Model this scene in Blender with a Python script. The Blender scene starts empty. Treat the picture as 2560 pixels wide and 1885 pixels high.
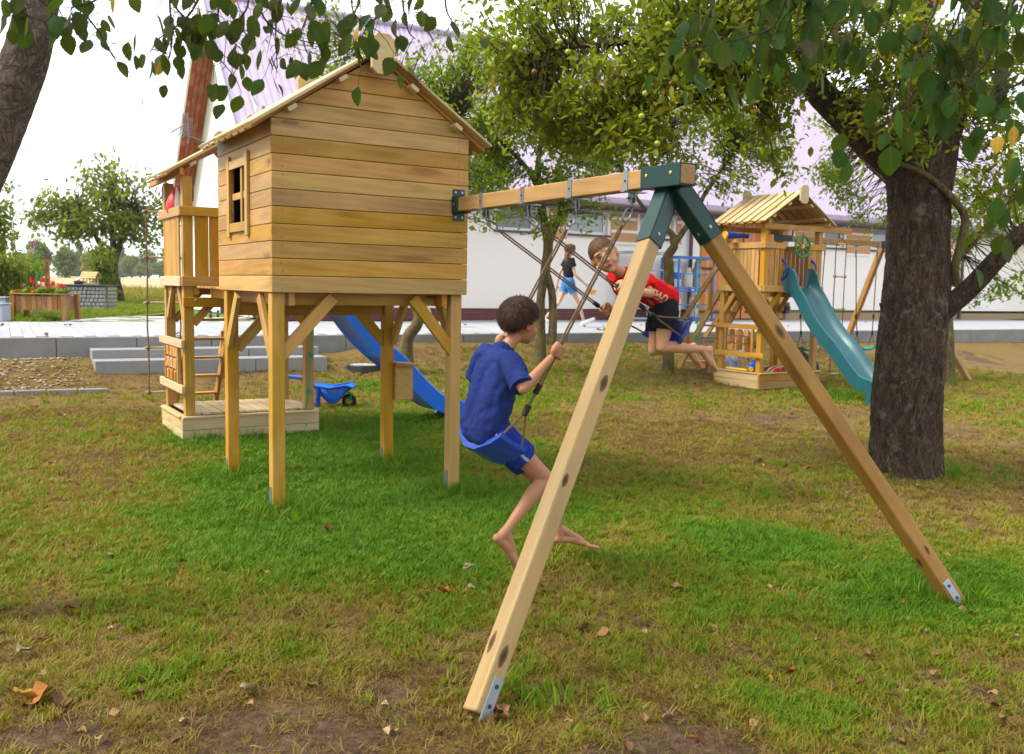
import bpy, bmesh, math, random
import numpy as np
from mathutils import Vector, Matrix, noise as mnoise

SC = bpy.context.scene
COL = SC.collection
random.seed(7)
RNG = np.random.default_rng(11)
R = math.radians

# ------------------------------------------------------------------ camera
CAM_H, FPX, PITCH, ROLL = 1.57, 2322.6, 0.09715, 0.01921
_cp, _sp, _cr, _sr = math.cos(PITCH), math.sin(PITCH), math.cos(ROLL), math.sin(ROLL)
FWD = Vector((0, _cp, -_sp))
_u0 = Vector((0, _sp, _cp))
_r0 = Vector((1, 0, 0))
RIGHT = _r0 * _cr + _u0 * _sr
UP = _u0 * _cr - _r0 * _sr
EYE = Vector((0, 0, CAM_H))
cam_data = bpy.data.cameras.new("camera")
cam = bpy.data.objects.new("camera", cam_data)
COL.objects.link(cam)
mw = Matrix((RIGHT, UP, -FWD)).transposed().to_4x4()
mw.translation = EYE
cam.matrix_world = mw
cam_data.sensor_width = 36.0
cam_data.lens = FPX / 2560 * 36
cam_data.clip_start, cam_data.clip_end = 0.05, 3000
cam_data.dof.use_dof = True
cam_data.dof.focus_distance = 5.4
cam_data.dof.aperture_fstop = 4.5
SC.camera = cam

# ------------------------------------------------------------------ world, sun, exposure
SUN_EL, SUN_AZ = R(48), R(-104)          # azimuth from +Y towards +X
world = bpy.data.worlds.new("World")
SC.world = world
world.use_nodes = True
wn = world.node_tree
wn.nodes.clear()
wo = wn.nodes.new("ShaderNodeOutputWorld")
sky = wn.nodes.new("ShaderNodeTexSky")
sky.sky_type = "NISHITA"
sky.sun_disc = False
sky.sun_elevation = SUN_EL
sky.sun_rotation = SUN_AZ
bg1 = wn.nodes.new("ShaderNodeBackground")
bg1.inputs[1].default_value = 0.10
wn.links.new(sky.outputs[0], bg1.inputs[0])
bg2 = wn.nodes.new("ShaderNodeBackground")       # the thin bright overcast
bg2.inputs[0].default_value = (0.90, 0.955, 1.0, 1)
bg2.inputs[1].default_value = 1.05
tc = wn.nodes.new("ShaderNodeTexCoord")
mp = wn.nodes.new("ShaderNodeMapping")
mp.inputs["Scale"].default_value = (1.0, 1.0, 2.6)
nz = wn.nodes.new("ShaderNodeTexNoise")
nz.inputs["Scale"].default_value = 2.2
nz.inputs["Detail"].default_value = 6
cr = wn.nodes.new("ShaderNodeValToRGB")
cr.color_ramp.elements[0].position, cr.color_ramp.elements[0].color = 0.38, (0.70, 0.70, 0.70, 1)
cr.color_ramp.elements[1].position, cr.color_ramp.elements[1].color = 0.60, (1, 1, 1, 1)
mx = wn.nodes.new("ShaderNodeMixShader")
wn.links.new(tc.outputs["Generated"], mp.inputs[0])
wn.links.new(mp.outputs[0], nz.inputs["Vector"])
wn.links.new(nz.outputs[0], cr.inputs[0])
wn.links.new(cr.outputs[0], mx.inputs[0])
wn.links.new(bg1.outputs[0], mx.inputs[1])
wn.links.new(bg2.outputs[0], mx.inputs[2])
wn.links.new(mx.outputs[0], wo.inputs[0])

sun_d = bpy.data.lights.new("sun", "SUN")
sun_d.energy = 3.0
sun_d.angle = R(18)
sun_d.color = (1.0, 0.93, 0.80)
sun = bpy.data.objects.new("sun", sun_d)
COL.objects.link(sun)
SUN_DIR = Vector((math.sin(SUN_AZ) * math.cos(SUN_EL), math.cos(SUN_AZ) * math.cos(SUN_EL), math.sin(SUN_EL)))
sun.rotation_euler = SUN_DIR.to_track_quat("Z", "Y").to_euler()

SC.view_settings.view_transform = "Standard"
SC.view_settings.look = "None"
SC.view_settings.gamma = 1
SC.view_settings.use_curve_mapping = False
SC.view_settings.exposure = 0.95
SC.render.engine = "CYCLES"
SC.cycles.use_denoising = True
SC.cycles.max_bounces = 8
SC.cycles.transparent_max_bounces = 8

# ------------------------------------------------------------------ geometry of the place
ORG = Vector((-1.6258, 6.2507))                 # near corner of the playhouse
YAW = 0.5498
AC = Vector((math.cos(YAW), math.sin(YAW)))     # along its front wall
AB = Vector((-math.sin(YAW), math.cos(YAW)))    # away from the camera
NN = -AB

def sm(x): x = max(0.0, min(1.0, x)); return x * x * (3 - 2 * x)

def gz(x, y):
    """height of the ground"""
    v = -.5225 * x + .8526 * y
    t = v - 6.85
    if t < 0: z = .035 * max(t, -9)
    else:
        t2 = min(t, 6.55)
        z = .035 * t2 + .038 * max(0, t2 - 3.2) ** 2
    kk = -.4818 * (x + .8) + .8763 * (y - 15.2)          # metres behind the kerb
    aa = .8763 * (x + .8) + .4818 * (y - 15.2)
    if kk < .1: z -= .15 * sm((-1.2 - aa) / 1.2) * sm((kk + 2.8) / 1.6)
    if kk > .1:
        z += (.745 - z) * sm((kk - .1) / .9)
        d = math.hypot(x, y)
        z += 1.15 * sm((d - 40) / 170)
    return z

def ray(px, py):
    return RIGHT * ((px - 1280) / FPX) - UP * ((py - 942.5) / FPX) + FWD

def at(px, py, Y):
    v = ray(px, py)
    return EYE + v * (Y / v.y)

def gnd(px, py):
    v = ray(px, py); t = 1.0; prev = t
    while t < 400:
        P = EYE + v * t
        if P.z < gz(P.x, P.y):
            lo, hi = prev, t
            for _ in range(30):
                m = (lo + hi) / 2; Q = EYE + v * m
                if Q.z < gz(Q.x, Q.y): hi = m
                else: lo = m
            return EYE + v * hi
        prev = t; t *= 1.012
    return EYE + v * 400

def onz(px, py, z):
    v = ray(px, py)
    return EYE + v * ((z - CAM_H) / v.z)

class Frame:
    """a local frame on the lawn: u along the front, v away, z up"""
    def __init__(s, ox, oy, z0=0.0, a=AC, b=AB):
        s.o = Vector((ox, oy)); s.z0 = z0; s.a = a; s.b = b
        s.U = Vector((a.x, a.y, 0)); s.V = Vector((b.x, b.y, 0)); s.Z = Vector((0, 0, 1))
    def __call__(s, u, v, z):
        q = s.o + s.a * u + s.b * v
        return Vector((q.x, q.y, s.z0 + z))

# ------------------------------------------------------------------ object helpers
def tag(o, label=None, cat=None, group=None, kind=None):
    if label: o["label"] = label
    if cat: o["category"] = cat
    if group: o["group"] = group
    if kind: o["kind"] = kind
    return o

def empty(name, loc, label=None, cat=None, group=None, kind=None):
    o = bpy.data.objects.new(name, None)
    o.empty_display_size = 0.1
    o.location = loc
    COL.objects.link(o)
    return tag(o, label, cat, group, kind)

PW = {}
def wmat(o):
    return PW.get(o.name, Matrix.Translation(o.location) if o.parent is None else o.matrix_basis)

def put(name, me, parent=None, M=None, mat=None):
    """links a mesh object at world matrix M under parent"""
    o = bpy.data.objects.new(name, me)
    COL.objects.link(o)
    M = M or Matrix.Identity(4)
    if mat is not None and not me.materials: me.materials.append(mat)
    if parent is not None:
        o.parent = parent
        o.matrix_parent_inverse = Matrix.Identity(4)
        o.matrix_basis = wmat(parent).inverted() @ M
    else:
        o.matrix_basis = M
    PW[o.name] = M.copy()
    return o

class MB:
    """collects simple shapes into one mesh"""
    def __init__(s): s.v = []; s.f = []
    def add(s, vs, fs):
        k = len(s.v); s.v += [tuple(p) for p in vs]; s.f += [tuple(i + k for i in f) for f in fs]
    def box(s, c, size, M=None):
        x, y, z = (q / 2 for q in size)
        vs = [Vector((a, b, d)) for a in (-x, x) for b in (-y, y) for d in (-z, z)]
        if M: vs = [M @ p for p in vs]
        c = Vector(c)
        s.add([p + c for p in vs], [(0, 1, 3, 2), (4, 6, 7, 5), (0, 4, 5, 1), (2, 3, 7, 6), (0, 2, 6, 4), (1, 5, 7, 3)])
    def fbox(s, fr, u0, u1, v0, v1, z0, z1):
        vs = [fr(u, v, z) for u in (u0, u1) for v in (v0, v1) for z in (z0, z1)]
        s.add(vs, [(0, 1, 3, 2), (4, 6, 7, 5), (0, 4, 5, 1), (2, 3, 7, 6), (0, 2, 6, 4), (1, 5, 7, 3)])
    def beam(s, p0, p1, w, h, up=(0, 0, 1)):
        X, Y, Z, L = axes(p0, p1, up)
        c = (Vector(p0) + Vector(p1)) / 2
        s.box(c, (L, w, h), Matrix((X, Y, Z)).transposed())
    def tube(s, pts, rad, n=8, cap=True, close=False):
        pts = [Vector(p) for p in pts]
        if not hasattr(rad, "__len__"): rad = [rad] * len(pts)
        k0 = len(s.v); m = len(pts); ref = None
        for i, p in enumerate(pts):
            if close: t = pts[(i + 1) % m] - pts[i - 1]
            else: t = pts[min(i + 1, m - 1)] - pts[max(i - 1, 0)]
            if t.length < 1e-9: t = Vector((0, 0, 1))
            t.normalize()
            if ref is None:
                ref = t.orthogonal().normalized()
            ref = (ref - t * ref.dot(t))
            if ref.length < 1e-6: ref = t.orthogonal()
            ref.normalize()
            b = t.cross(ref)
            for j in range(n):
                a = 2 * math.pi * j / n
                s.v.append(tuple(p + (ref * math.cos(a) + b * math.sin(a)) * rad[i]))
        for i in range(m if close else m - 1):
            for j in range(n):
                a = k0 + i * n + j; b2 = k0 + i * n + (j + 1) % n
                i2 = (i + 1) % m
                c = k0 + i2 * n + (j + 1) % n; d = k0 + i2 * n + j
                s.f.append((a, b2, c, d))
        if cap and not close:
            s.f.append(tuple(k0 + j for j in range(n))[::-1])
            s.f.append(tuple(k0 + (m - 1) * n + j for j in range(n)))
    def prism(s, poly, d):
        """polygon (list of Vectors) extruded by vector d"""
        n = len(poly); d = Vector(d)
        s.add([Vector(p) for p in poly] + [Vector(p) + d for p in poly],
              [tuple(range(n))[::-1], tuple(range(n, 2 * n))] + [(i, (i + 1) % n, n + (i + 1) % n, n + i) for i in range(n)])
    def sphere(s, c, r, nu=12, nv=8, M=None):
        if not hasattr(r, "__len__"): r = (r, r, r)
        vs = []; c = Vector(c)
        for i in range(nv + 1):
            th = math.pi * i / nv
            for j in range(nu):
                ph = 2 * math.pi * j / nu
                p = Vector((r[0] * math.sin(th) * math.cos(ph), r[1] * math.sin(th) * math.sin(ph), r[2] * math.cos(th)))
                if M: p = M @ p
                vs.append(p + c)
        fs = [(i * nu + j, (i + 1) * nu + j, (i + 1) * nu + (j + 1) % nu, i * nu + (j + 1) % nu) for i in range(nv) for j in range(nu)]
        s.add(vs, fs)
    def lathe(s, p0, axis, prof, n=20):
        """prof: (distance along axis, radius) pairs"""
        ax = Vector(axis).normalized(); a = ax.orthogonal().normalized(); b = ax.cross(a); k0 = len(s.v)
        for d, r in prof:
            for j in range(n):
                t = 2 * math.pi * j / n
                s.v.append(tuple(Vector(p0) + ax * d + (a * math.cos(t) + b * math.sin(t)) * r))
        for i in range(len(prof) - 1):
            for j in range(n):
                s.f.append((k0 + i * n + j, k0 + i * n + (j + 1) % n, k0 + (i + 1) * n + (j + 1) % n, k0 + (i + 1) * n + j))
        s.f.append(tuple(k0 + j for j in range(n))[::-1])
        s.f.append(tuple(k0 + (len(prof) - 1) * n + j for j in range(n)))
    def build(s, name, mat, parent=None, smooth=False, origin=None, bevel=0):
        me = bpy.data.meshes.new(name)
        off = Vector(origin) if origin is not None else Vector((0, 0, 0))
        me.from_pydata([tuple(Vector(p) - off) for p in s.v], [], s.f)
        me.validate()
        bm = bmesh.new(); bm.from_mesh(me); bmesh.ops.recalc_face_normals(bm, faces=bm.faces); bm.to_mesh(me); bm.free()
        if smooth:
            me.shade_smooth()
        me.materials.append(mat)
        o = put(name, me, parent, Matrix.Translation(off))
        if bevel: bevmod(o, bevel)
        if smooth: autosm(o)
        return o

def autosm(o, deg=38):
    try:
        o.data.set_sharp_from_angle(angle=R(deg))
    except Exception:
        pass

def bevmod(o, w, seg=1):
    b = o.modifiers.new("bevel", "BEVEL")
    b.width = w; b.segments = seg; b.limit_method = "ANGLE"; b.angle_limit = R(40)

def axes(p0, p1, up=(0, 0, 1)):
    X = (Vector(p1) - Vector(p0)); L = X.length; X.normalize()
    up = Vector(up)
    Y = up.cross(X)
    if Y.length < 1e-5: Y = Vector((0, 1, 0)).cross(X)
    Y.normalize(); Z = X.cross(Y)
    return X, Y, Z, L

BOXC = {}
def boxmesh(L, w, h, mat):
    key = (round(L, 3), round(w, 3), round(h, 3), mat.name)
    if key in BOXC: return BOXC[key]
    me = bpy.data.meshes.new("timber")
    x, y, z = L / 2, w / 2, h / 2
    vs = [(a, b, d) for a in (-x, x) for b in (-y, y) for d in (-z, z)]
    me.from_pydata(vs, [], [(0, 1, 3, 2), (4, 6, 7, 5), (0, 4, 5, 1), (2, 3, 7, 6), (0, 2, 6, 4), (1, 5, 7, 3)])
    me.materials.append(mat)
    BOXC[key] = me
    return me

def timber(name, p0, p1, w, h, mat, parent=None, up=(0, 0, 1), bev=.004):
    """one sawn piece from p0 to p1: w across, h along up; its own object with the grain along it"""
    X, Y, Z, L = axes(p0, p1, up)
    M = Matrix((X, Y, Z)).transposed().to_4x4()
    M.translation = (Vector(p0) + Vector(p1)) / 2
    o = put(name, boxmesh(L, w, h, mat), parent, M)
    if bev: bevmod(o, bev, 2)
    return o

def meshnp(name, V, F4=None, F3=None, mat=None, attrs=None, smooth=False):
    """fast mesh from numpy arrays"""
    me = bpy.data.meshes.new(name)
    V = np.asarray(V, np.float32).reshape(-1, 3)
    me.vertices.add(len(V)); me.vertices.foreach_set("co", V.ravel())
    loops = []; starts = []; n = 0
    if F4 is not None and len(F4):
        F4 = np.asarray(F4, np.int32); loops.append(F4.ravel()); starts.append(n + 4 * np.arange(len(F4))); n += F4.size
    if F3 is not None and len(F3):
        F3 = np.asarray(F3, np.int32); loops.append(F3.ravel()); starts.append(n + 3 * np.arange(len(F3))); n += F3.size
    loops = np.concatenate(loops).astype(np.int32); starts = np.concatenate(starts).astype(np.int32)
    me.loops.add(len(loops)); me.loops.foreach_set("vertex_index", loops)
    me.polygons.add(len(starts)); me.polygons.foreach_set("loop_start", starts)
    if smooth: me.polygons.foreach_set("use_smooth", np.ones(len(starts), bool))
    me.update(calc_edges=True)
    for k, arr in (attrs or {}).items():
        arr = np.asarray(arr, np.float32)
        if arr.ndim == 1:
            a = me.attributes.new(k, "FLOAT", "POINT"); a.data.foreach_set("value", arr)
        else:
            if arr.shape[1] == 3: arr = np.concatenate([arr, np.ones((len(arr), 1), np.float32)], 1)
            a = me.attributes.new(k, "FLOAT_COLOR", "POINT"); a.data.foreach_set("color", arr.ravel())
    if mat: me.materials.append(mat)
    return me

def vnoise(P, scale, seed=0, octaves=3):
    """smooth value noise in numpy, about -1..1"""
    P = np.asarray(P, float) * scale
    if P.shape[1] == 2: P = np.concatenate([P, np.zeros((len(P), 1))], 1)
    out = np.zeros(len(P)); amp = 1.0; tot = 0
    for o in range(octaves):
        Q = P * 2 ** o + 17.3 * o + seed * 5.71
        I = np.floor(Q).astype(np.int64); f = Q - I; f = f * f * (3 - 2 * f)
        acc = 0
        for dx in (0, 1):
            for dy in (0, 1):
                for dz in (0, 1):
                    h = (I[:, 0] + dx) * 374761393 + (I[:, 1] + dy) * 668265263 + (I[:, 2] + dz) * 2147483647 + seed * 144269
                    h = (h ^ (h >> 13)) * 1274126177
                    h = (h ^ (h >> 16)) & 0xFFFFF
                    val = h / 0xFFFFF * 2 - 1
                    w = (f[:, 0] if dx else 1 - f[:, 0]) * (f[:, 1] if dy else 1 - f[:, 1]) * (f[:, 2] if dz else 1 - f[:, 2])
                    acc = acc + val * w
        out += acc * amp; tot += amp; amp *= .5
    return out / tot * 1.5
# ------------------------------------------------------------------ materials
class NT:
    def __init__(s, name):
        s.m = bpy.data.materials.new(name); s.m.use_nodes = True
        s.t = s.m.node_tree; s.t.nodes.clear()
        s.out = s.t.nodes.new("ShaderNodeOutputMaterial")
    def n(s, typ, ins=None, **kw):
        nd = s.t.nodes.new("ShaderNode" + typ)
        for k, v in kw.items(): setattr(nd, k, v)
        for k, v in (ins or {}).items(): s.set(nd, k, v)
        return nd
    def set(s, nd, k, v):
        sock = nd.inputs[k]
        if isinstance(v, bpy.types.NodeSocket): s.t.links.new(v, sock)
        elif isinstance(v, bpy.types.Node): s.t.links.new(v.outputs[0], sock)
        else:
            if isinstance(v, (tuple, list)) and len(v) == 3 and sock.type == "RGBA": v = (*v, 1)
            sock.default_value = v
    def ramp(s, fac, stops):
        r = s.n("ValToRGB", {0: fac})
        e = r.color_ramp.elements
        while len(e) < len(stops): e.new(0.5)
        for q, (p, c) in zip(e, stops):
            q.position = p; q.color = (*c, 1) if len(c) == 3 else c
        return r.outputs[0]
    def mix(s, fac, a, b, mode="MIX"):
        nd = s.n("Mix", data_type="RGBA", blend_type=mode)
        s.set(nd, 0, fac); s.set(nd, 6, a); s.set(nd, 7, b)
        return nd.outputs[2]
    def math(s, op, a, b=0.0, clamp=False):
        nd = s.n("Math", operation=op, use_clamp=clamp); s.set(nd, 0, a); s.set(nd, 1, b)
        return nd.outputs[0]
    def noise(s, vec, scale, detail=4, rough=.55, dist=0.0):
        return s.n("TexNoise", {"Vector": vec, "Scale": scale, "Detail": detail, "Roughness": rough, "Distortion": dist}).outputs[0]
    def mapping(s, vec, scale=(1, 1, 1), loc=(0, 0, 0)):
        return s.n("Mapping", {"Vector": vec, "Scale": scale, "Location": loc}).outputs[0]
    def bump(s, h, strength=.3, dist=.01):
        return s.n("Bump", {"Height": h, "Strength": strength, "Distance": dist}).outputs[0]
    def bsdf(s, color, rough=.6, spec=.4, metal=0.0, normal=None, **extra):
        b = s.n("BsdfPrincipled", {"Base Color": color, "Roughness": rough, "Metallic": metal, "Specular IOR Level": spec})
        if normal is not None: s.set(b, "Normal", normal)
        for k, v in extra.items(): s.set(b, k.replace("_", " "), v)
        s.t.links.new(b.outputs[0], s.out.inputs[0])
        return b
    @property
    def obj(s): return s.n("TexCoord").outputs["Object"]
    @property
    def rnd(s): return s.n("ObjectInfo").outputs["Random"]

def wood_mat(name, dark, light, knot=(.10, .05, .02), rough=.55, knots=.5, vary=.25, grey=0.0, tintc=(.62, .33, .10), WV=.11):
    N = NT(name)
    oi = N.rnd
    off = N.n("CombineXYZ", {0: N.math("MULTIPLY", oi, 31.0), 1: N.math("MULTIPLY", oi, 17.0), 2: N.math("MULTIPLY", oi, 53.0)}).outputs[0]
    co = N.n("VectorMath", {0: N.obj, 1: off}, operation="ADD").outputs[0]
    # bends the grain round the knots
    vk = N.mapping(co, (2.1, 9.0, 9.0))
    vor = N.n("TexVoronoi", {"Vector": vk, "Scale": 1.0, "Randomness": 1.0})
    kd = vor.outputs["Distance"]; kc = N.n("SeparateColor", {0: vor.outputs["Color"]}).outputs[0]
    has = N.math("GREATER_THAN", kc, 1 - knots * .55)
    kfall = N.math("MULTIPLY", N.n("MapRange", {0: kd, 1: .05, 2: .42, 3: 1.0, 4: 0.0}).outputs[0], has)
    g1 = N.noise(N.mapping(co, (1.1, 26, 26)), 1.0, 5, .6, .3)
    wv = N.n("TexWave", {"Vector": N.mapping(co, (.55, 7.0, 7.0)), "Scale": 1.7, "Distortion": 9.0, "Detail": 3.0, "Detail Scale": .8, "Detail Roughness": .55}, wave_type="BANDS", bands_direction="DIAGONAL").outputs[1]
    big = N.noise(N.mapping(co, (.9, 2.5, 2.5)), 1.3, 3)
    t = N.math("ADD", N.math("MULTIPLY", wv, WV), N.math("MULTIPLY", g1, .42 + (.38 - WV) * .35))
    t = N.math("ADD", t, N.math("MULTIPLY", big, .52))
    t = N.math("SUBTRACT", t, N.math("MULTIPLY", N.noise(co, 170, 2), .10))
    t = N.math("SUBTRACT", t, N.math("MULTIPLY", kfall, .45))
    c = N.ramp(t, [(.22, dark), (.50, tuple(.5 * (a + b) for a, b in zip(dark, light))), (.82, light)])
    kcore = N.math("MULTIPLY", N.math("LESS_THAN", kd, .13), has)
    c = N.mix(N.math("MULTIPLY", kcore, .85), c, knot)
    hs = N.n("HueSaturation", {"Color": c, "Hue": N.n("MapRange", {0: oi, 3: .492, 4: .508}).outputs[0],
              "Saturation": N.n("MapRange", {0: N.math("FRACT", N.math("MULTIPLY", oi, 7.3)), 3: .85, 4: 1.1}).outputs[0],
              "Value": N.n("MapRange", {0: N.math("FRACT", N.math("MULTIPLY", oi, 13.7)), 3: 1 - vary, 4: 1 + vary * .6}).outputs[0]})
    # the green-brown pressure treatment soaks in unevenly
    st = N.ramp(N.noise(N.mapping(co, (1.4, 3, 3)), 1.6, 4), [(.48, (0, 0, 0)), (.66, (.55, .55, .55))])
    c = N.mix(st, hs.outputs[0], N.mix(.6, hs.outputs[0], tintc))
    if grey: c = N.mix(grey, c, (.33, .31, .27))
    h = N.math("ADD", g1, N.math("MULTIPLY", N.noise(co, 90, 2), .4))
    N.bsdf(c, rough, .35, normal=N.bump(h, .18, .004))
    return N.m

def plain(name, col, rough=.5, spec=.4, metal=0.0, vary=.12, nscale=18, bump=0.0, bscale=60, **ex):
    N = NT(name)
    n = N.noise(N.obj, nscale, 4)
    c = N.mix(N.math("MULTIPLY", n, 1.0), tuple(max(0, q * (1 - vary)) for q in col), tuple(min(1, q * (1 + vary)) for q in col))
    nm = N.bump(N.noise(N.obj, bscale, 4), bump, .004) if bump else None
    N.bsdf(c, rough, spec, metal, nm, **ex)
    return N.m

M = {}
M["wood"] = wood_mat("treated_pine", (.28, .120, .014), (.50, .275, .050))
M["post"] = wood_mat("treated_pine_post", (.32, .145, .008), (.49, .265, .026), vary=.13)
M["board"] = wood_mat("wall_board_pine", (.26, .118, .014), (.53, .305, .062), vary=.26, knots=.55)
M["pale"] = wood_mat("pale_planed_pine", (.38, .26, .11), (.60, .45, .235), vary=.12, tintc=(.62, .46, .24))
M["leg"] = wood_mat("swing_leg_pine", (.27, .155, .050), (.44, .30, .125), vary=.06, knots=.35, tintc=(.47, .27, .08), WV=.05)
M["leg_shaded"] = wood_mat("shaded_leg_pine", (.19, .088, .018), (.34, .185, .050), vary=.06, knots=.5, tintc=(.40, .22, .05), WV=.05)  # darker leg pine: the weaker light on the right leg is in the colour
M["beam"] = wood_mat("swing_beam_pine", (.26, .145, .050), (.44, .28, .125), vary=.08, knots=.3)
M["orange"] = wood_mat("orange_stained_wood", (.36, .13, .022), (.56, .24, .05), vary=.12, knots=.2)
M["planter"] = wood_mat("brown_stained_wood", (.17, .065, .018), (.30, .125, .03), vary=.15, knots=.2)
M["door"] = wood_mat("orange_varnished_door", (.44, .13, .018), (.60, .20, .035), vary=.08, knots=.15, rough=.4)
M["soffit"] = wood_mat("red_brown_soffit", (.22, .045, .014), (.33, .075, .022), vary=.06, knots=.1)
M["tile"] = wood_mat("game_tile_wood", (.42, .17, .03), (.60, .28, .06), vary=.12, knots=.1)
M["green_metal"] = plain("dark_green_steel", (.006, .036, .030), .36, .4, .1, bump=.05)
M["zinc"] = plain("zinc_steel", (.30, .34, .39), .42, .5, .8)
M["chain"] = plain("galvanised_hardware", (.17, .18, .19), .38, .5, .85)
M["darkmetal"] = plain("dark_steel", (.05, .055, .06), .45, .5, .6)
M["blue"] = plain("blue_plastic", (.007, .050, .34), .33, .45, 0, .06)
M["blue_dark"] = plain("dark_blue_plastic", (.008, .035, .30), .33, .45, 0, .08)
M["slide_blue"] = plain("blue_slide_plastic", (.006, .14, .72), .30, .5, 0, .08, 4)
M["teal"] = plain("teal_slide_plastic", (.010, .085, .105), .28, .55, 0, .22, 5)
M["green_plastic"] = plain("green_plastic", (.008, .17, .035), .35, .5)
M["seat_green"] = plain("green_seat_plastic", (.01, .22, .13), .35, .5)
M["yellow"] = plain("yellow_plastic", (.72, .40, .02), .4, .5)
M["red"] = plain("red_plastic", (.55, .012, .012), .4, .5)
M["black"] = plain("black_rubber", (.014, .014, .015), .6, .3)
M["rope"] = plain("brown_hemp_rope", (.17, .105, .058), .8, .2, 0, .35, 60, .3, 120)
M["rope_pale"] = plain("pale_hemp_rope", (.36, .27, .17), .8, .2, 0, .3, 60, .3, 120)
M["rope_green"] = plain("green_rope", (.01, .27, .16), .7, .3, 0, .3, 60)
M["skin"] = None
M["concrete"] = plain("concrete", (.33, .325, .31), .85, .2, 0, .2, 6, .25, 90)
M["white_paint"] = plain("white_frame", (.78, .78, .78), .45, .4, 0, .03)
M["brown_metal"] = plain("brown_gutter", (.075, .034, .026), .4, .5)
M["grey_plastic"] = plain("grey_plastic", (.30, .33, .38), .5, .4)
M["shade_backing"] = plain("interior_shade_brown", (.060, .030, .016), .8, .2)  # for sheets behind gaps and openings; their shade is put into the colour
M["sand"] = plain("sand", (.42, .31, .19), .95, .1, 0, .25, 30, .5, 140)
M["blue_frame"] = plain("blue_painted_steel", (.02, .11, .42), .4, .5)
M["cyl"] = plain("pale_gas_bottle", (.55, .62, .68), .4, .5)
M["cyl_grey"] = plain("grey_gas_bottle", (.24, .30, .33), .4, .5)
M["cream"] = plain("cream_gas_bottle", (.62, .54, .42), .45, .5)

def wall_mat():
    N = NT("white_render_wall")
    g = N.n("TexCoord").outputs["Object"]
    n1 = N.noise(g, .5, 3); n2 = N.noise(g, 7, 4)
    c = N.mix(n1, (.77, .705, .65), (.82, .755, .705))
    c = N.mix(N.math("MULTIPLY", n2, .25), c, (.70, .635, .58))
    N.bsdf(c, .9, .15, normal=N.bump(N.noise(g, 160, 3), .25, .004))
    return N.m
M["wall"] = wall_mat()
M["tan"] = plain("tan_render_panel", (.50, .27, .135), .85, .2, 0, .08, 5, .15, 120)
M["plinth"] = plain("plum_brick_plinth", (.115, .042, .040), .75, .25, 0, .3, 9, .3, 60)

def roof_mat():
    N = NT("lilac_sheet_metal")
    g = N.obj
    c = N.mix(N.noise(g, .7, 4), (.38, .305, .41), (.44, .36, .475))
    c = N.mix(N.math("MULTIPLY", N.noise(g, 11, 5), .2), c, (.29, .225, .32))
    N.bsdf(c, .42, .5, 0.15)
    return N.m
M["roof"] = roof_mat()

def glass_mat(name, col):
    N = NT(name)
    N.bsdf(N.mix(N.noise(N.obj, 1.2, 3), tuple(q * .7 for q in col), tuple(min(1, q * 1.3) for q in col)), .08, .8)
    return N.m
M["pane"] = glass_mat("window_glass", (.11, .12, .14))
M["pane_light"] = glass_mat("window_glass_bright", (.30, .33, .35))

def bark_mat(name, dark, light, sc=(9, 9, 1.6), green=0.0):
    N = NT(name)
    g = N.obj
    m = N.mapping(g, sc)
    n = N.noise(m, 2.2, 8, .65, .6)
    n2 = N.noise(g, 3, 4)
    v2 = N.n("TexVoronoi", {"Vector": N.n("VectorMath", {0: m, 1: N.n("TexNoise", {"Vector": m, "Scale": 3.0, "Detail": 3.0}).outputs[1]}, operation="ADD").outputs[0], "Scale": 4.5, "Randomness": 1.0}, feature="DISTANCE_TO_EDGE").outputs[0]
    f = N.math("ADD", N.math("MULTIPLY", n, .82), N.math("MULTIPLY", N.math("MINIMUM", v2, .22), .9))
    c = N.ramp(f, [(.25, tuple(q * .35 for q in dark)), (.45, dark), (.72, light)])
    lich = N.ramp(N.noise(g, 9, 5), [(.60, (0, 0, 0)), (.70, (1, 1, 1))])
    c = N.mix(N.math("MULTIPLY", lich, .35), c, (.30, .28, .24))
    if green:
        c = N.mix(N.math("MULTIPLY", N.ramp(n2, [(.4, (0, 0, 0)), (.65, (1, 1, 1))]), green), c, (.20, .17, .045))
    N.bsdf(c, .9, .15, normal=N.bump(f, .9, .03))
    return N.m
M["bark"] = bark_mat("rough_grey_brown_bark", (.044, .029, .020), (.118, .084, .060), (9, 9, 2.6))
M["bark_lichen"] = bark_mat("lichen_covered_bark", (.085, .058, .03), (.21, .155, .085), (10, 10, 3), .55)
M["bark_smooth"] = bark_mat("smooth_hazel_bark", (.085, .065, .052), (.17, .135, .11), (4, 4, 3))
M["twig"] = plain("dark_twig", (.05, .034, .022), .8, .2)

def leaf_mat(name, stops, trans=.45, rough=.5, spec=.16):
    """leaf colour runs along the attribute tint"""
    N = NT(name)
    a = N.n("Attribute", attribute_name="tint", attribute_type="GEOMETRY")
    oi = N.rnd
    c = N.ramp(a.outputs["Fac"], stops)
    c = N.mix(N.math("MULTIPLY", N.noise(N.obj, 25, 3), .35), c, N.mix(.5, c, (.02, .035, .004)))
    b = N.bsdf(c, rough, spec)
    tr = N.n("BsdfTranslucent", {"Color": N.mix(.5, c, (.30, .42, .03), "MIX")})
    mxs = N.n("MixShader", {0: trans})
    N.t.links.new(b.outputs[0], mxs.inputs[1]); N.t.links.new(tr.outputs[0], mxs.inputs[2])
    N.t.links.new(mxs.outputs[0], N.out.inputs[0])
    return N.m
M["apple_leaf"] = leaf_mat("apple_leaves", [(0, (.065, .095, .005)), (.4, (.170, .195, .008)), (.72, (.29, .275, .012)), (.9, (.40, .28, .014)), (1, (.32, .13, .012))], .58)
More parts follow.
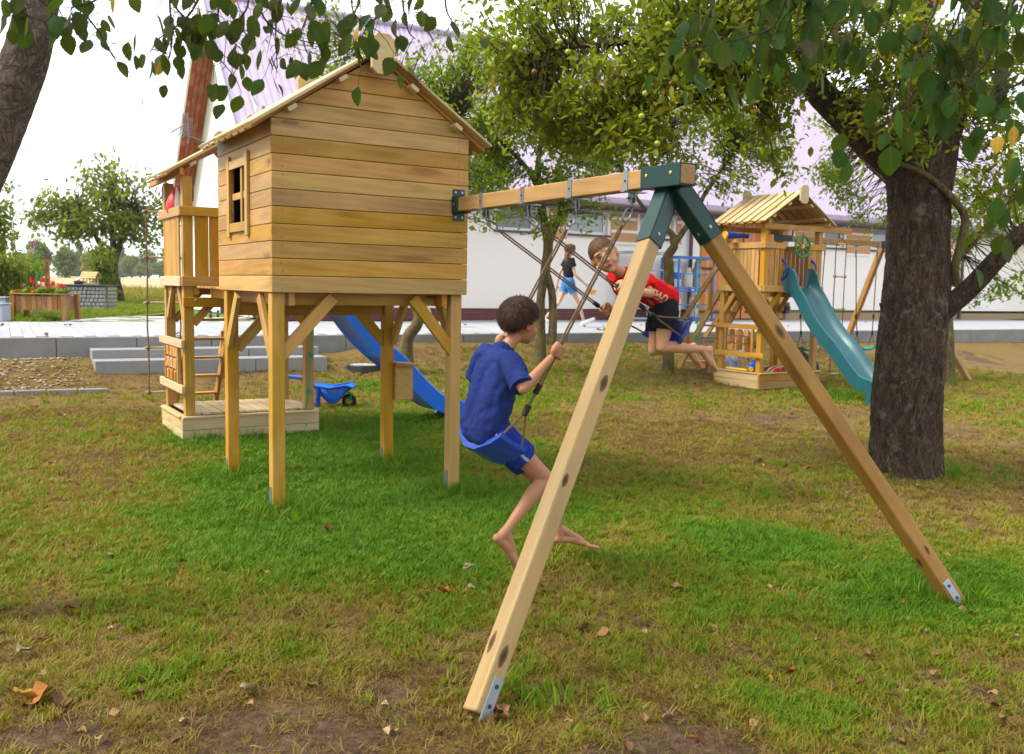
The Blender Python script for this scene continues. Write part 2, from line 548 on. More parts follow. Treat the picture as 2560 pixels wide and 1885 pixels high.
M["bright_leaf"] = leaf_mat("bright_green_leaves", [(0, (.080, .150, .005)), (.45, (.190, .280, .008)), (.82, (.33, .36, .012)), (1, (.50, .30, .014))], .62)
M["garden_leaf"] = leaf_mat("garden_tree_leaves", [(0, (.075, .105, .014)), (.5, (.175, .205, .030)), (.85, (.30, .30, .05)), (1, (.38, .26, .05))], .55)
M["far_leaf"] = leaf_mat("far_green_leaves", [(0, (.14, .185, .075)), (.6, (.21, .26, .10)), (1, (.28, .31, .12))], .4, .7, .1)  # all three far foliage colours lightened to stand in for distance haze
M["far_yellow"] = leaf_mat("far_yellow_leaves", [(0, (.30, .25, .07)), (.6, (.38, .30, .08)), (1, (.44, .33, .09))], .4, .7, .1)
M["far_dark"] = leaf_mat("far_dark_needles", [(0, (.09, .125, .09)), (.6, (.13, .165, .12)), (1, (.16, .185, .125))], .3, .7, .1)

def big_leaf_mat(name, base, edge, spot=(.10, .055, .02)):
    """large hazel leaf with veins, worn edges and insect spots; object space is the leaf"""
    N = NT(name)
    g = N.obj
    oi = N.rnd
    off = N.n("VectorMath", {0: g, 1: N.n("CombineXYZ", {0: N.math("MULTIPLY", oi, 9.0), 1: N.math("MULTIPLY", oi, 5.0)}).outputs[0]}, operation="ADD").outputs[0]
    s = N.n("SeparateXYZ", {0: g})
    ax = N.math("ABSOLUTE", s.outputs[0])
    vein = N.n("TexWave", {"Vector": N.n("CombineXYZ", {0: N.math("SUBTRACT", s.outputs[1], N.math("MULTIPLY", ax, .8)), 1: 0.0, 2: 0.0}).outputs[0], "Scale": 26.0, "Distortion": .3}, wave_type="BANDS", bands_direction="X").outputs[1]
    c = N.mix(N.noise(off, 16, 3), base, tuple(q * 1.7 for q in base))
    c = N.mix(N.math("MULTIPLY", vein, .28), c, tuple(q * 2.0 for q in base))
    c = N.mix(N.math("MULTIPLY", N.math("LESS_THAN", ax, .0012), .7), c, tuple(min(1, q * 2.6) for q in base))
    c = N.mix(N.ramp(N.noise(off, 30, 4), [(.60, (0, 0, 0)), (.72, (.85, .85, .85))]), c, edge)
    c = N.mix(N.ramp(N.noise(off, 60, 4), [(.66, (0, 0, 0)), (.72, (.9, .9, .9))]), c, spot)
    hs = N.n("HueSaturation", {"Color": c, "Value": N.n("MapRange", {0: oi, 3: .65, 4: 1.35}).outputs[0]})
    c = hs.outputs[0]
    b = N.bsdf(c, .6, .14, normal=N.bump(vein, .25, .002))
    tr = N.n("BsdfTranslucent", {"Color": N.mix(.6, c, (.22, .30, .02))})
    mxs = N.n("MixShader", {0: .27})
    N.t.links.new(b.outputs[0], mxs.inputs[1]); N.t.links.new(tr.outputs[0], mxs.inputs[2])
    N.t.links.new(mxs.outputs[0], N.out.inputs[0])
    return N.m
M["hazel"] = big_leaf_mat("hazel_leaf_green", (.021, .034, .004), (.075, .066, .009))
M["hazel_deep"] = big_leaf_mat("hazel_leaf_deep_green", (.011, .037, .005), (.036, .056, .008))
M["hazel_yellow"] = big_leaf_mat("hazel_leaf_yellow", (.34, .20, .025), (.26, .12, .02))
M["hazel_brown"] = big_leaf_mat("hazel_leaf_underside", (.055, .050, .030), (.13, .09, .03))

def attr_mat(name, rough=.55, spec=.35, sss=0.0, bump=0.0, bscale=200, fabric=False):
    """takes its colour from the point attribute col"""
    N = NT(name)
    a = N.n("Attribute", attribute_name="col", attribute_type="GEOMETRY").outputs["Color"]
    c = N.mix(N.math("MULTIPLY", N.noise(N.obj, 40, 4), .25), a, N.mix(.35, a, (.0, .0, .0)))
    ex = {}
    b = N.bsdf(c, rough, spec, normal=N.bump(N.noise(N.obj, bscale, 3), bump, .002) if bump else None)
    if sss:
        b.inputs["Subsurface Weight"].default_value = sss
        b.inputs["Subsurface Radius"].default_value = (.012, .005, .003)
        b.inputs["Subsurface Scale"].default_value = 1.0
    return N.m
M["skin"] = attr_mat("skin", .5, .35, .12)
M["cloth"] = attr_mat("cotton_cloth", .85, .15, 0, .35, 420)
M["hair"] = attr_mat("hair", .6, .18)

def knot_mat():
    """a knot that fades into the sawn timber round it"""
    N = NT("dark_wood_knot")
    g = N.n("TexCoord").outputs["Object"]
    n = N.noise(g, 60, 5, .65, 1.0)
    a = N.math("ADD", N.n("Attribute", attribute_name="core").outputs["Fac"], N.math("MULTIPLY", N.math("SUBTRACT", n, .5), .9))
    c = N.ramp(a, [(.15, (.24, .13, .045)), (.55, (.13, .065, .022)), (.9, (.055, .027, .010))])
    b = N.bsdf(c, .6, .25)
    t = N.n("BsdfTransparent"); ms = N.n("MixShader", {0: N.ramp(a, [(.02, (0, 0, 0)), (.45, (.92, .92, .92))])})
    N.t.links.new(t.outputs[0], ms.inputs[1]); N.t.links.new(b.outputs[0], ms.inputs[2]); N.t.links.new(ms.outputs[0], N.out.inputs[0])
    return N.m
M["knot"] = knot_mat()
# ------------------------------------------------------------------ sky is the world; ground
GREEN = [  # lush spots of the lawn: pixel of the photo's ground, radius in metres, strength
    (705, 1290, .55, 1.0), (580, 1195, .45, .7), (960, 1160, .55, 1.0), (1130, 1240, .45, 1.1), (830, 1120, .7, .65), (1000, 1060, .8, .6),
    (640, 1090, .5, .8), (800, 1260, .6, .6), (950, 1330, .5, .6), (1040, 1400, .45, .6), (1180, 1390, .45, .5), (1230, 1300, .4, .5),
    (1880, 1350, .30, 1.0), (1960, 1370, .30, .8), (1800, 1355, .3, .6), (2110, 985, .55, 1.0), (2060, 1000, .6, .5), (2440, 1480, .4, .8), (2220, 1500, .3, .8), (1400, 1290, .45, .4),
    (1290, 1745, .10, .5), (1350, 1690, .15, .25), (480, 1110, .4, .7), (1420, 1120, .5, .35), (1500, 930, .9, .3), (900, 960, .8, .35), (720, 905, .6, .5), (1300, 1000, .8, .3),
    (1560, 880, .9, .45), (2300, 980, 1.2, .3), (700, 1390, .4, .5), (390, 1720, .2, .5), (1520, 1780, .2, .5), (2000, 1770, .25, .45), (1750, 1560, .3, .4), (1120, 1560, .3, .35)]
SOIL = [(1160, 1565, .12), (760, 1850, .22), (600, 1800, .16), (1190, 1640, .12), (1500, 1850, .2), (1700, 1870, .2), (2080, 1440, .22), (2150, 1465, .2), (2010, 1490, .15), (400, 1720, .18), (930, 1420, .12), (300, 1560, .2), (1480, 1540, .14), (1900, 1700, .2), (2400, 1720, .25), (1000, 1760, .14), (150, 1840, .2), (2250, 1830, .2)]
SOILW = [(gnd(a, b), r) for a, b, r in SOIL]
GREENW = [(gnd(a, b), r, s) for a, b, r, s in GREEN]

def lawn(P):
    """greenness and cover (both 0..1) at points of the lawn"""
    P = np.asarray(P, float)[:, :2]
    n1 = vnoise(P, .55, 3, 3); n2 = vnoise(P, 1.9, 5, 3); n3 = vnoise(P, 6.0, 8, 2)
    v = -.5225 * P[:, 0] + .8526 * P[:, 1]
    g = .35 + .30 * n1 + .22 * n2 + .20 * n3
    for c, r, s in GREENW:
        d2 = ((P[:, 0] - c.x) ** 2 + (P[:, 1] - c.y) ** 2) / (r * r)
        g = g + s * np.exp(-d2) * .8
    g -= .20 * np.clip((4.6 - P[:, 1]) / 1.5, 0, 1)
    g -= .10 * np.clip((P[:, 0] - .6) / 1.0, 0, 1) * np.clip((P[:, 1] - 5.5) / 1.5, 0, 1)
    g -= .22 * np.clip((-P[:, 0] - 2.2) / 1.2, 0, 1) * np.clip(1 - (P[:, 1] - 8) / 8, 0, 1)
    g -= .30 * np.clip((v - 11.4) / 1.2, 0, 1)
    cov = .72 + .34 * n2 + .22 * n3 + .20 * n1
    cov -= .16 * np.clip((4.6 - P[:, 1]) / 1.6, 0, 1)
    cov -= .20 * np.clip((v - 12.4) / .8, 0, 1)
    for c, r in SOILW:
        cov -= .38 * np.exp(-((P[:, 0] - c.x) ** 2 + (P[:, 1] - c.y) ** 2) / (r * r))
    for c, r, s in GREENW:
        cov += s * .5 * np.exp(-((P[:, 0] - c.x) ** 2 + (P[:, 1] - c.y) ** 2) / (r * r))
    return np.clip(g, 0, 1.25), np.clip(cov, 0, 1.15)

def lines(lo, hi, step, far):
    a = list(np.arange(lo, hi + 1e-6, step)); s = step; q = a[-1]
    while q < far: s *= 1.25; q += s; a.append(q)
    s = step; q = a[0]; b = []
    while q > -far * .8: s *= 1.25; q -= s; b.append(q)
    return np.array(b[::-1] + a)

gx = lines(-9, 13, .11, 900); gy = lines(1.2, 19, .11, 1100)
gy = gy[gy > -60]
GX, GY = np.meshgrid(gx, gy)
GP = np.stack([GX.ravel(), GY.ravel()], 1)
GZ = np.array([gz(x, y) for x, y in GP])
near = (np.hypot(GP[:, 0], GP[:, 1]) < 25)
gl, gc = lawn(GP)
GZ = GZ + np.where(near, .012 * vnoise(GP, 3.2, 9, 3) + .006 * vnoise(GP, 11, 4, 2), 0)
far_grass = np.hypot(GP[:, 0], GP[:, 1]) > 24
nx, ny = len(gx), len(gy)
ii, jj = np.meshgrid(np.arange(nx - 1), np.arange(ny - 1))
k = (jj * nx + ii).ravel()
F4 = np.stack([k, k + 1, k + nx + 1, k + nx], 1)

def ground_mat():
    N = NT("lawn_soil")
    g = N.n("TexCoord").outputs["Object"]
    gr = N.n("Attribute", attribute_name="green").outputs["Fac"]
    cv = N.n("Attribute", attribute_name="cover").outputs["Fac"]
    fld = N.n("Attribute", attribute_name="field").outputs["Fac"]
    n = N.noise(g, 22, 6, .65); n2 = N.noise(g, 75, 4, .6); n3 = N.noise(g, 4, 4)
    soil = N.ramp(n, [(.3, (.045, .026, .016)), (.55, (.105, .065, .040)), (.75, (.175, .118, .080))])
    dry = N.ramp(n2, [(.30, (.060, .038, .014)), (.5, (.150, .098, .032)), (.70, (.27, .185, .070))])
    grn = N.ramp(n2, [(.30, (.022, .036, .003)), (.5, (.070, .100, .006)), (.70, (.14, .18, .010))])
    gf = N.math("ADD", gr, N.math("MULTIPLY", N.math("SUBTRACT", n, .5), .9), True)
    c = N.mix(N.ramp(gf, [(.34, (0, 0, 0)), (.72, (1, 1, 1))]), dry, grn)
    cf = N.math("ADD", cv, N.math("MULTIPLY", N.math("SUBTRACT", n3, .5), .9))
    c = N.mix(N.ramp(cf, [(.28, (1, 1, 1)), (.52, (0, 0, 0))]), c, soil)
    # beyond the garden: a lit green strip, then dry grass and a stubble field
    fn = N.noise(g, 1.3, 6, .6)
    fg = N.ramp(fn, [(.3, (.075, .12, .012)), (.55, (.12, .165, .02)), (.8, (.22, .22, .055))])
    fs = N.ramp(fn, [(.3, (.30, .23, .12)), (.7, (.46, .37, .22))])
    c = N.mix(N.ramp(fld, [(.05, (0, 0, 0)), (.15, (1, 1, 1))]), c, fg)
    c = N.mix(N.ramp(fld, [(.40, (0, 0, 0)), (.55, (1, 1, 1))]), c, fs)
    N.bsdf(c, .95, .1, normal=N.bump(N.math("ADD", n, N.math("MULTIPLY", n2, .5)), .7, .02))
    return N.m
dist = np.hypot(GP[:, 0], GP[:, 1])
vv = -.5225 * GP[:, 0] + .8526 * GP[:, 1]
field = np.where(vv > 14.2, .25, 0.0) + np.clip((dist - 38) / 60, 0, 1) * np.where(vv > 14.2, .75, 0)
me = meshnp("ground", np.stack([GP[:, 0], GP[:, 1], GZ], 1), F4, None, ground_mat(), {"green": gl, "cover": gc, "field": field}, True)
ground = put("ground", me); tag(ground, "patchy lawn of green and dry grass with bare brown soil", kind="structure")

# ------------------------------------------------------------------ grass blades (instanced tufts)
def tuft_mesh(name, nb, hgt, spread, lean, seed, mat, wide=.0035):
    r = np.random.default_rng(seed); V = []; F4 = []; F3 = []; T = []
    for b in range(nb):
        a = r.uniform(0, 6.283); d = np.array([math.cos(a), math.sin(a)]); s = np.array([-d[1], d[0]])
        p = r.normal(0, spread, 2); h = hgt * r.uniform(.5, 1.15); ln = lean * r.uniform(.3, 1.3) * h; w = wide * r.uniform(.7, 1.3)
        k = len(V)
        for q, (f, ww) in enumerate(((0, 1), (.5, .85))):
            c = p + d * ln * f * f
            V += [(*(c - s * w * ww), h * (f - .1 * f * f)), (*(c + s * w * ww), h * (f - .1 * f * f))]
        V.append((*(p + d * ln), h * .9))
        F4.append((k, k + 1, k + 3, k + 2)); F3.append((k + 2, k + 3, k + 4))
    return meshnp(name, V, F4, F3, mat, None, True)

def blade_mat(name, stops):
    N = NT(name)
    a = N.n("Attribute", attribute_name="tint", attribute_type="INSTANCER").outputs["Fac"]
    c = N.ramp(a, stops)
    b = N.bsdf(c, .55, .25)
    tr = N.n("BsdfTranslucent", {"Color": c})
    ms = N.n("MixShader", {0: .35})
    N.t.links.new(b.outputs[0], ms.inputs[1]); N.t.links.new(tr.outputs[0], ms.inputs[2])
    N.t.links.new(ms.outputs[0], N.out.inputs[0])
    return N.m
BL = blade_mat("grass_blade", [(0, (.15, .082, .022)), (.2, (.29, .195, .045)), (.36, (.30, .235, .026)), (.52, (.225, .235, .012)), (.8, (.145, .255, .006)), (1, (.075, .195, .005))])

def scatter(name, pts, rot, scl, tint, src_mesh, label):
    src = bpy.data.objects.new(name + "_source", src_mesh)
    ng = bpy.data.node_groups.new(name + "_scatter", "GeometryNodeTree")
    ng.interface.new_socket("Geometry", in_out="INPUT", socket_type="NodeSocketGeometry")
    ng.interface.new_socket("Geometry", in_out="OUTPUT", socket_type="NodeSocketGeometry")
    gi = ng.nodes.new("NodeGroupInput"); go = ng.nodes.new("NodeGroupOutput")
    ip = ng.nodes.new("GeometryNodeInstanceOnPoints"); ob = ng.nodes.new("GeometryNodeObjectInfo")
    ob.inputs["Object"].default_value = src
    a1 = ng.nodes.new("GeometryNodeInputNamedAttribute"); a1.data_type = "FLOAT_VECTOR"; a1.inputs["Name"].default_value = "rot"
    a2 = ng.nodes.new("GeometryNodeInputNamedAttribute"); a2.data_type = "FLOAT"; a2.inputs["Name"].default_value = "scl"
    ng.links.new(gi.outputs[0], ip.inputs["Points"]); ng.links.new(ob.outputs["Geometry"], ip.inputs["Instance"])
    ng.links.new(a1.outputs[0], ip.inputs["Rotation"]); ng.links.new(a2.outputs[0], ip.inputs["Scale"])
    ng.links.new(ip.outputs[0], go.inputs[0])
    me = bpy.data.meshes.new(name)
    me.vertices.add(len(pts)); me.vertices.foreach_set("co", np.asarray(pts, np.float32).ravel())
    a = me.attributes.new("rot", "FLOAT_VECTOR", "POINT"); a.data.foreach_set("vector", np.asarray(rot, np.float32).ravel())
    a = me.attributes.new("scl", "FLOAT", "POINT"); a.data.foreach_set("value", np.asarray(scl, np.float32))
    a = me.attributes.new("tint", "FLOAT", "POINT"); a.data.foreach_set("value", np.asarray(tint, np.float32))
    o = put(name, me)
    md = o.modifiers.new("scatter", "NODES"); md.node_group = ng
    tag(o, label, "grass", kind="stuff")
    return o

def lawn_points(n, dmin, dmax):
    """points of the lawn inside the picture, even in area between two distances"""
    d = np.sqrt(RNG.uniform(dmin ** 2, dmax ** 2, n)); a = RNG.uniform(-.60, .60, n)
    P = np.stack([np.sin(a) * d, np.cos(a) * d], 1)
    v = -.5225 * P[:, 0] + .8526 * P[:, 1]
    return P[v < 13.2]

GG = []
for n, d0, d1 in ((30000, 2.3, 4.2), (50000, 4.2, 7.0), (66000, 7.0, 11.0), (60000, 11.0, 20.0)):
    P = lawn_points(n, d0, d1)
    g, cv = lawn(P)
    keep = RNG.uniform(0, 1, len(P)) < np.clip((cv - .10) * 1.25, .14, 1)
    P, g, cv = P[keep], g[keep], cv[keep]
    t = np.clip(g + RNG.normal(0, .17, len(P)), 0, .93)
    GG.append((P, t, cv))
P = np.concatenate([q[0] for q in GG]); T = np.concatenate([q[1] for q in GG]); CV = np.concatenate([q[2] for q in GG])
Z = np.array([gz(x, y) for x, y in P]) + .012 * vnoise(P, 3.2, 9, 3) - .002
P3 = np.column_stack([P, Z])
dd = np.hypot(P[:, 0], P[:, 1])
rot = np.column_stack([RNG.normal(0, .22, len(P)), RNG.normal(0, .22, len(P)), RNG.uniform(0, 6.28, len(P))])
scl = (.55 + .5 * np.clip(T, 0, 1)) * RNG.uniform(.6, 1.25, len(P)) * (1 + np.clip((dd - 6) / 14, 0, 1) * .7)
isg = T > .42
scatter("green_grass", P3[isg], rot[isg], scl[isg], T[isg], tuft_mesh("tuft_green", 12, .050, .016, .85, 1, BL), "short green grass tufts growing across the lawn")
scatter("dry_grass", P3[~isg], rot[~isg], scl[~isg] * 1.05, T[~isg], tuft_mesh("tuft_dry", 10, .040, .030, 1.7, 2, BL, .0030), "dry straw coloured grass lying on the lawn")
# long tufts left standing by the mower round the playhouse posts and the swing leg
LP, LT, LS = [], [], []
for (a, b, r, n) in ((705, 1290, .17, 70), (690, 1300, .1, 30), (1110, 1232, .13, 80), (1160, 1240, .12, 50), (960, 1160, .17, 80), (580, 1195, .12, 40), (1300, 1740, .10, 12), (2370, 1500, .10, 16),
                     (640, 1092, .3, 60), (520, 1100, .18, 40), (800, 1075, .2, 30), (2240, 1500, .10, 20), (2360, 1185, .3, 50)):
    c = gnd(a, b)
    for q in range(n):
        x, y = c.x + random.gauss(0, r), c.y + random.gauss(0, r * .8)
        LP.append((x, y, gz(x, y))); LT.append(random.uniform(.72, 1.0)); LS.append(random.uniform(.5, 1.25))
LR = np.column_stack([RNG.normal(0, .25, len(LP)), RNG.normal(0, .25, len(LP)), RNG.uniform(0, 6.28, len(LP))])
scatter("long_grass", LP, LR, LS, LT, tuft_mesh("tuft_long", 12, .12, .020, .9, 3, BL, .0036), "long dark green grass tufts left round the playhouse posts")

# ------------------------------------------------------------------ fallen leaves
def dry_leaf_mesh(name, seed, mat, size=.055):
    r = np.random.default_rng(seed); V = []; F = []
    nu, nv = 5, 7
    c1, c2 = r.uniform(.5, 1.5), r.uniform(-1.2, 1.2)
    for j in range(nv):
        f = j / (nv - 1); w = .42 * math.sin(math.pi * (.06 + .94 * f) ** .8) + .02
        for i in range(nu):
            s = (i / (nu - 1)) * 2 - 1
            x = s * w * (1 + .18 * math.sin(7 * f + 3 * seed)); y = f - .5
            z = .30 * c1 * s * s * w * 2 + c2 * .35 * (f - .5) ** 2 + .10 * math.sin(5 * s + 8 * f + seed)
            V.append((x * size, y * size, z * size + .15 * size))
    for j in range(nv - 1):
        for i in range(nu - 1):
            k = j * nu + i; F.append((k, k + 1, k + nu + 1, k + nu))
    return meshnp(name, V, F, None, mat, None, True)
DL = []
for nm, col in (("tan", (.28, .15, .06)), ("brown", (.14, .062, .025)), ("yellow", (.42, .24, .03)), ("pale", (.38, .27, .16)), ("orange", (.30, .11, .02))):
    mt = plain("dry_leaf_" + nm, col, .7, .25, 0, .35, 40)
    DL.append((nm, [dry_leaf_mesh("dry_leaf", s + 5 * len(DL), mt) for s in range(4)]))
BIG = [(105, 1755, .125, "orange"), (140, 1770, .10, "brown"), (55, 1755, .09, "yellow"), (1110, 1490, .075, "orange"), (2410, 1545, .085, "tan"), (1690, 1480, .08, "tan"), (1380, 1130, .11, "tan"), (1390, 1133, .07, "yellow"),
       (1260, 1790, .07, "tan"), (1255, 1815, .07, "brown"), (620, 1740, .07, "pale"), (1510, 1600, .075, "tan"), (1460, 1585, .08, "brown"), (2260, 1520, .075, "tan"), (1980, 1690, .06, "orange"), (1170, 1430, .07, "pale"),
       (810, 1275, .07, "pale"), (820, 1335, .10, "brown"), (1000, 1265, .06, "yellow"), (1900, 1160, .09, "tan"), (2020, 1180, .08, "orange"), (60, 1640, .07, "pale"), (185, 1530, .08, "brown"), (330, 1560, .06, "tan")]
LEAFLAB = {"tan": "small dry tan leaf lying on the lawn", "brown": "small dark brown leaf lying on the lawn", "yellow": "small yellow leaf lying on the lawn", "pale": "small pale bleached leaf lying on the lawn", "orange": "small orange leaf lying on the lawn"}
BIGLAB = ["large curled orange-brown leaf lying in the near left corner of the lawn", "large brown leaf just right of the curled orange-brown one, near left corner", "yellow leaf left of the curled orange-brown one in the near left corner",
          "orange leaf alone on the grass left of the near swing leg", "tan leaf on the grass just below the right swing leg's foot", "tan leaf lying right of the boy's bare feet", "large tan leaf on the grass right of the seated boy", "yellow leaf touching the large tan one right of the seated boy",
          "tan leaf beside the steel plate of the near swing leg", "brown leaf below the steel plate of the near swing leg"]
def drop_leaf(px, py, size, kind, lab=None):
    c = gnd(px, py)
    meshes = dict(DL)[kind]
    o = bpy.data.objects.new("fallen_leaf", random.choice(meshes))
    COL.objects.link(o)
    o.location = (c.x, c.y, gz(c.x, c.y) + .016)
    o.rotation_euler = (random.gauss(0, .35), random.gauss(0, .35), random.uniform(0, 6.28))
    s = size / .055
    o.scale = (s, s, s)
    if lab: tag(o, lab, "leaf")
    else: tag(o, LEAFLAB[kind], "leaf", kind + " leaves fallen on the lawn")
for i, q in enumerate(BIG): drop_leaf(*q, BIGLAB[i] if i < len(BIGLAB) else None)
kinds = ["tan"] * 10 + ["brown"] * 8 + ["yellow"] * 1 + ["pale"] * 4 + ["orange"] * 2
for q in range(225):
    px, py = random.uniform(0, 2560), 880 + 1000 * random.random() ** 1.15
    if 1130 < px < 1400 and py > 1820: continue
    drop_leaf(px, py, random.uniform(.024, .052) * (1.0 if py > 1100 else 1.25), random.choice(kinds))
# ------------------------------------------------------------------ terrace, kerb, steps
KD = Vector((math.cos(R(28.8)), math.sin(R(28.8)))); KN = Vector((-KD.y, KD.x)); K0 = Vector((-.8, 15.2))
TZ = .77
KF = Frame(K0.x, K0.y, 0, KD, KN)
def pave_mat():
    N = NT("pale_concrete_paving")
    g = N.n("TexCoord").outputs["Object"]
    oi = N.rnd
    c = N.mix(N.noise(g, 6, 5, .65), (.30, .30, .32), (.40, .40, .425))
    c = N.n("HueSaturation", {"Color": c, "Value": N.n("MapRange", {0: oi, 3: .86, 4: 1.08}).outputs[0]}).outputs[0]
    N.bsdf(c, .8, .25, normal=N.bump(N.noise(g, 90, 3), .2, .003))
    return N.m
M["pave"] = pave_mat()
m = MB()
poly = [KF(-13, .16, 0), KF(24, .16, 0), KF(24, 9.2, 0), KF(-5.2, 9.2, 0), (-8.8, 22.6, 0), (-9.25, 16.9, 0), KF(-13, 4.6, 0)]
m.prism([Vector((p[0], p[1], .2)) for p in poly], (0, 0, TZ - .024 - .2))
terrace = m.build("terrace", M["pave"]); tag(terrace, "pale paved terrace running along the white building", kind="structure")
pm = None
for row in range(4):
    for col in range(70):
        a0 = -8.4 + col * .15; b0 = .165 + row * 1.24 + (.31 if col % 2 else 0)
        L = 1.232
        if row == 3 and col % 2: L -= .31
        p0, p1 = KF(a0, b0, TZ - .012), KF(a0, b0 + L, TZ - .012 + random.uniform(-.002, .003))
        if p0.x < -9.0 and p0.y > 16.2: continue
        timber("paver", p0, p1, .145, .026, M["pave"], terrace, bev=0)
m = MB()
for c in range(70, 210):                       # beyond the pavers one can pick apart: strips of the same paving
    a0 = -8.4 + c * .15
    for b0, b1 in ((.165, 3.1), (3.11, 6.1)):
        p = [KF(a0 + .002, b0, TZ - .024), KF(a0 + .147, b0, TZ - .024), KF(a0 + .147, b1, TZ - .024), KF(a0 + .002, b1, TZ - .024)]
        m.prism(p, (0, 0, .022 + (c % 3) * .0015))
tag(m.build("paving_strips", M["pave"], terrace), kind="stuff")
kerb = empty("kerb", KF(0, .08, .6), "concrete kerb of long blocks edging the terrace above the lawn", kind="structure")
M["kerb"] = plain("kerb_concrete", (.22, .215, .205), .9, .15, 0, .25, 5, .3, 60)
for q in range(37):
    a0 = -13 + q
    timber("kerb_block", KF(a0 + .004, .08, TZ - .19), KF(a0 + .996, .08, TZ - .19), .15, .40, M["kerb"], kerb, bev=.01)
st = empty("garden_steps", KF(-4.0, -.5, .45), "two wide grey concrete steps leading up to the terrace behind the ladder", "steps")
M["step"] = plain("step_concrete", (.25, .245, .24), .85, .2, 0, .18, 6, .25, 80)
ca, cb = -5.6, -2.55
for q, (b0, b1, z1) in enumerate(((-.42, -.01, .635), (-.82, -.43, .52))):
    for k in range(3):
        a0 = ca + (cb - ca) * k / 3; a1 = ca + (cb - ca) * (k + 1) / 3 - .008
        timber("step_block", KF(a0, (b0 + b1) / 2, z1 - .11), KF(a1, (b0 + b1) / 2, z1 - .11), b1 - b0, .22, M["step"], st, bev=.008)
# rubble of wood chips and stones at the foot of the kerb on the left
V = []; F = []
for q in range(1100):
    a = random.uniform(-10, -5.7); b = random.uniform(-1.5, -.05)
    p = KF(a, b, 0); z = gz(p.x, p.y) + .01
    r = Matrix.Rotation(random.uniform(0, 6.3), 3, "Z") @ Matrix.Rotation(random.gauss(0, .4), 3, "X")
    sx, sy, sz = random.uniform(.008, .028), random.uniform(.005, .013), random.uniform(.003, .008)
    k = len(V)
    for dx in (-sx, sx):
        for dy in (-sy, sy):
            for dz in (-sz, sz):
                w = r @ Vector((dx, dy, dz)); V.append((p.x + w.x, p.y + w.y, z + w.z))
    F += [(k, k + 1, k + 3, k + 2), (k + 4, k + 6, k + 7, k + 5), (k, k + 4, k + 5, k + 1), (k + 2, k + 3, k + 7, k + 6), (k, k + 2, k + 6, k + 4), (k + 1, k + 5, k + 7, k + 3)]
o = put("wood_chips", meshnp("wood_chips", V, F, None, plain("wood_chips", (.36, .275, .19), .9, .1, 0, .5, 14)))
tag(o, "pale wood chips and stones along the foot of the terrace kerb", "gravel", kind="stuff")
edge = empty("edging_stones", KF(-8, -1.55, gz(*KF(-8, -1.55, 0)[:2])), "low grey stone edging between the chips and the lawn", "edging")
for q in range(14):
    a0 = -10.2 + q * .335
    p0, p1 = KF(a0, -1.6, 0), KF(a0 + .32, -1.6 + random.uniform(-.02, .02), 0)
    p0.z = gz(p0.x, p0.y) + .015; p1.z = gz(p1.x, p1.y) + .015
    timber("stone", p0, p1, .09, .07, M["kerb"], edge, bev=.012)

# ------------------------------------------------------------------ the white building
E = Vector((.866, .5)); G = Vector((-.5, .866))
BF = Frame(-1.2, 21.5, TZ, E, G)          # u along the long wall, v into the building, z from the terrace
T0, T1, DEP, WTOP, RIDGE = -4.40, 24.0, 8.0, 2.98, 7.45
def onwall(px, py, v=0.0):
    """(u, z) of a pixel on the long wall"""
    r = ray(px, py)
    q = BF.o + G * v
    n = G
    t = (q.dot(n)) / (r.x * n.x + r.y * n.y)
    P = EYE + r * t
    return (Vector((P.x, P.y)) - BF.o).dot(E), P.z - TZ
bld = empty("white_building", BF((T0 + T1) / 2, DEP / 2, 0), "long white rendered building with steep lilac sheet metal roof", "building")
W = M["wall"]
def wallpiece(u0, u1, z0, z1, v0=0, v1=.25, name="wall", mat=None, fr=BF):
    m = MB(); m.fbox(fr, u0, u1, v0, v1, z0, z1); return m.build(name, mat or W, bld)
DU0, DZ1 = onwall(1752, 545)[0], 2.75
DU1 = onwall(1975, 545)[0]
wins = []
for x0, x1 in ((1240, 1339), (1425, 1520), (1600, 1684)):
    y = 590 - (1470 - x0) * .06
    wins.append((onwall(x0, 560)[0], onwall(x1, 560)[0]))
uA, uB = onwall(2062, 590)[0], onwall(2112, 590)[0]
wins.append((uA, uB)); wins.append((onwall(2182, 590)[0], onwall(2230, 590)[0]))
WZ0, WZ1 = 2.12, 2.84
# long wall, cut for windows and door
cuts = sorted([(a, b, WZ0, WZ1) for a, b in wins] + [(DU0, DU1, 0, DZ1)])
x = T0
for a, b, z0, z1 in cuts:
    wallpiece(x, a, .28, WTOP)
    if z0 > 0: wallpiece(a, b, .28, z0)
    wallpiece(a, b, z1, WTOP)
    x = b
wallpiece(x, T1, .28, WTOP)
wallpiece(T0 - .004, DU0, 0, .278, -.03, .25, "plinth", M["plinth"])
wallpiece(DU1, T1, 0, .20, -.02, .25, "plinth", plain("ochre_plinth", (.30, .20, .11), .85))
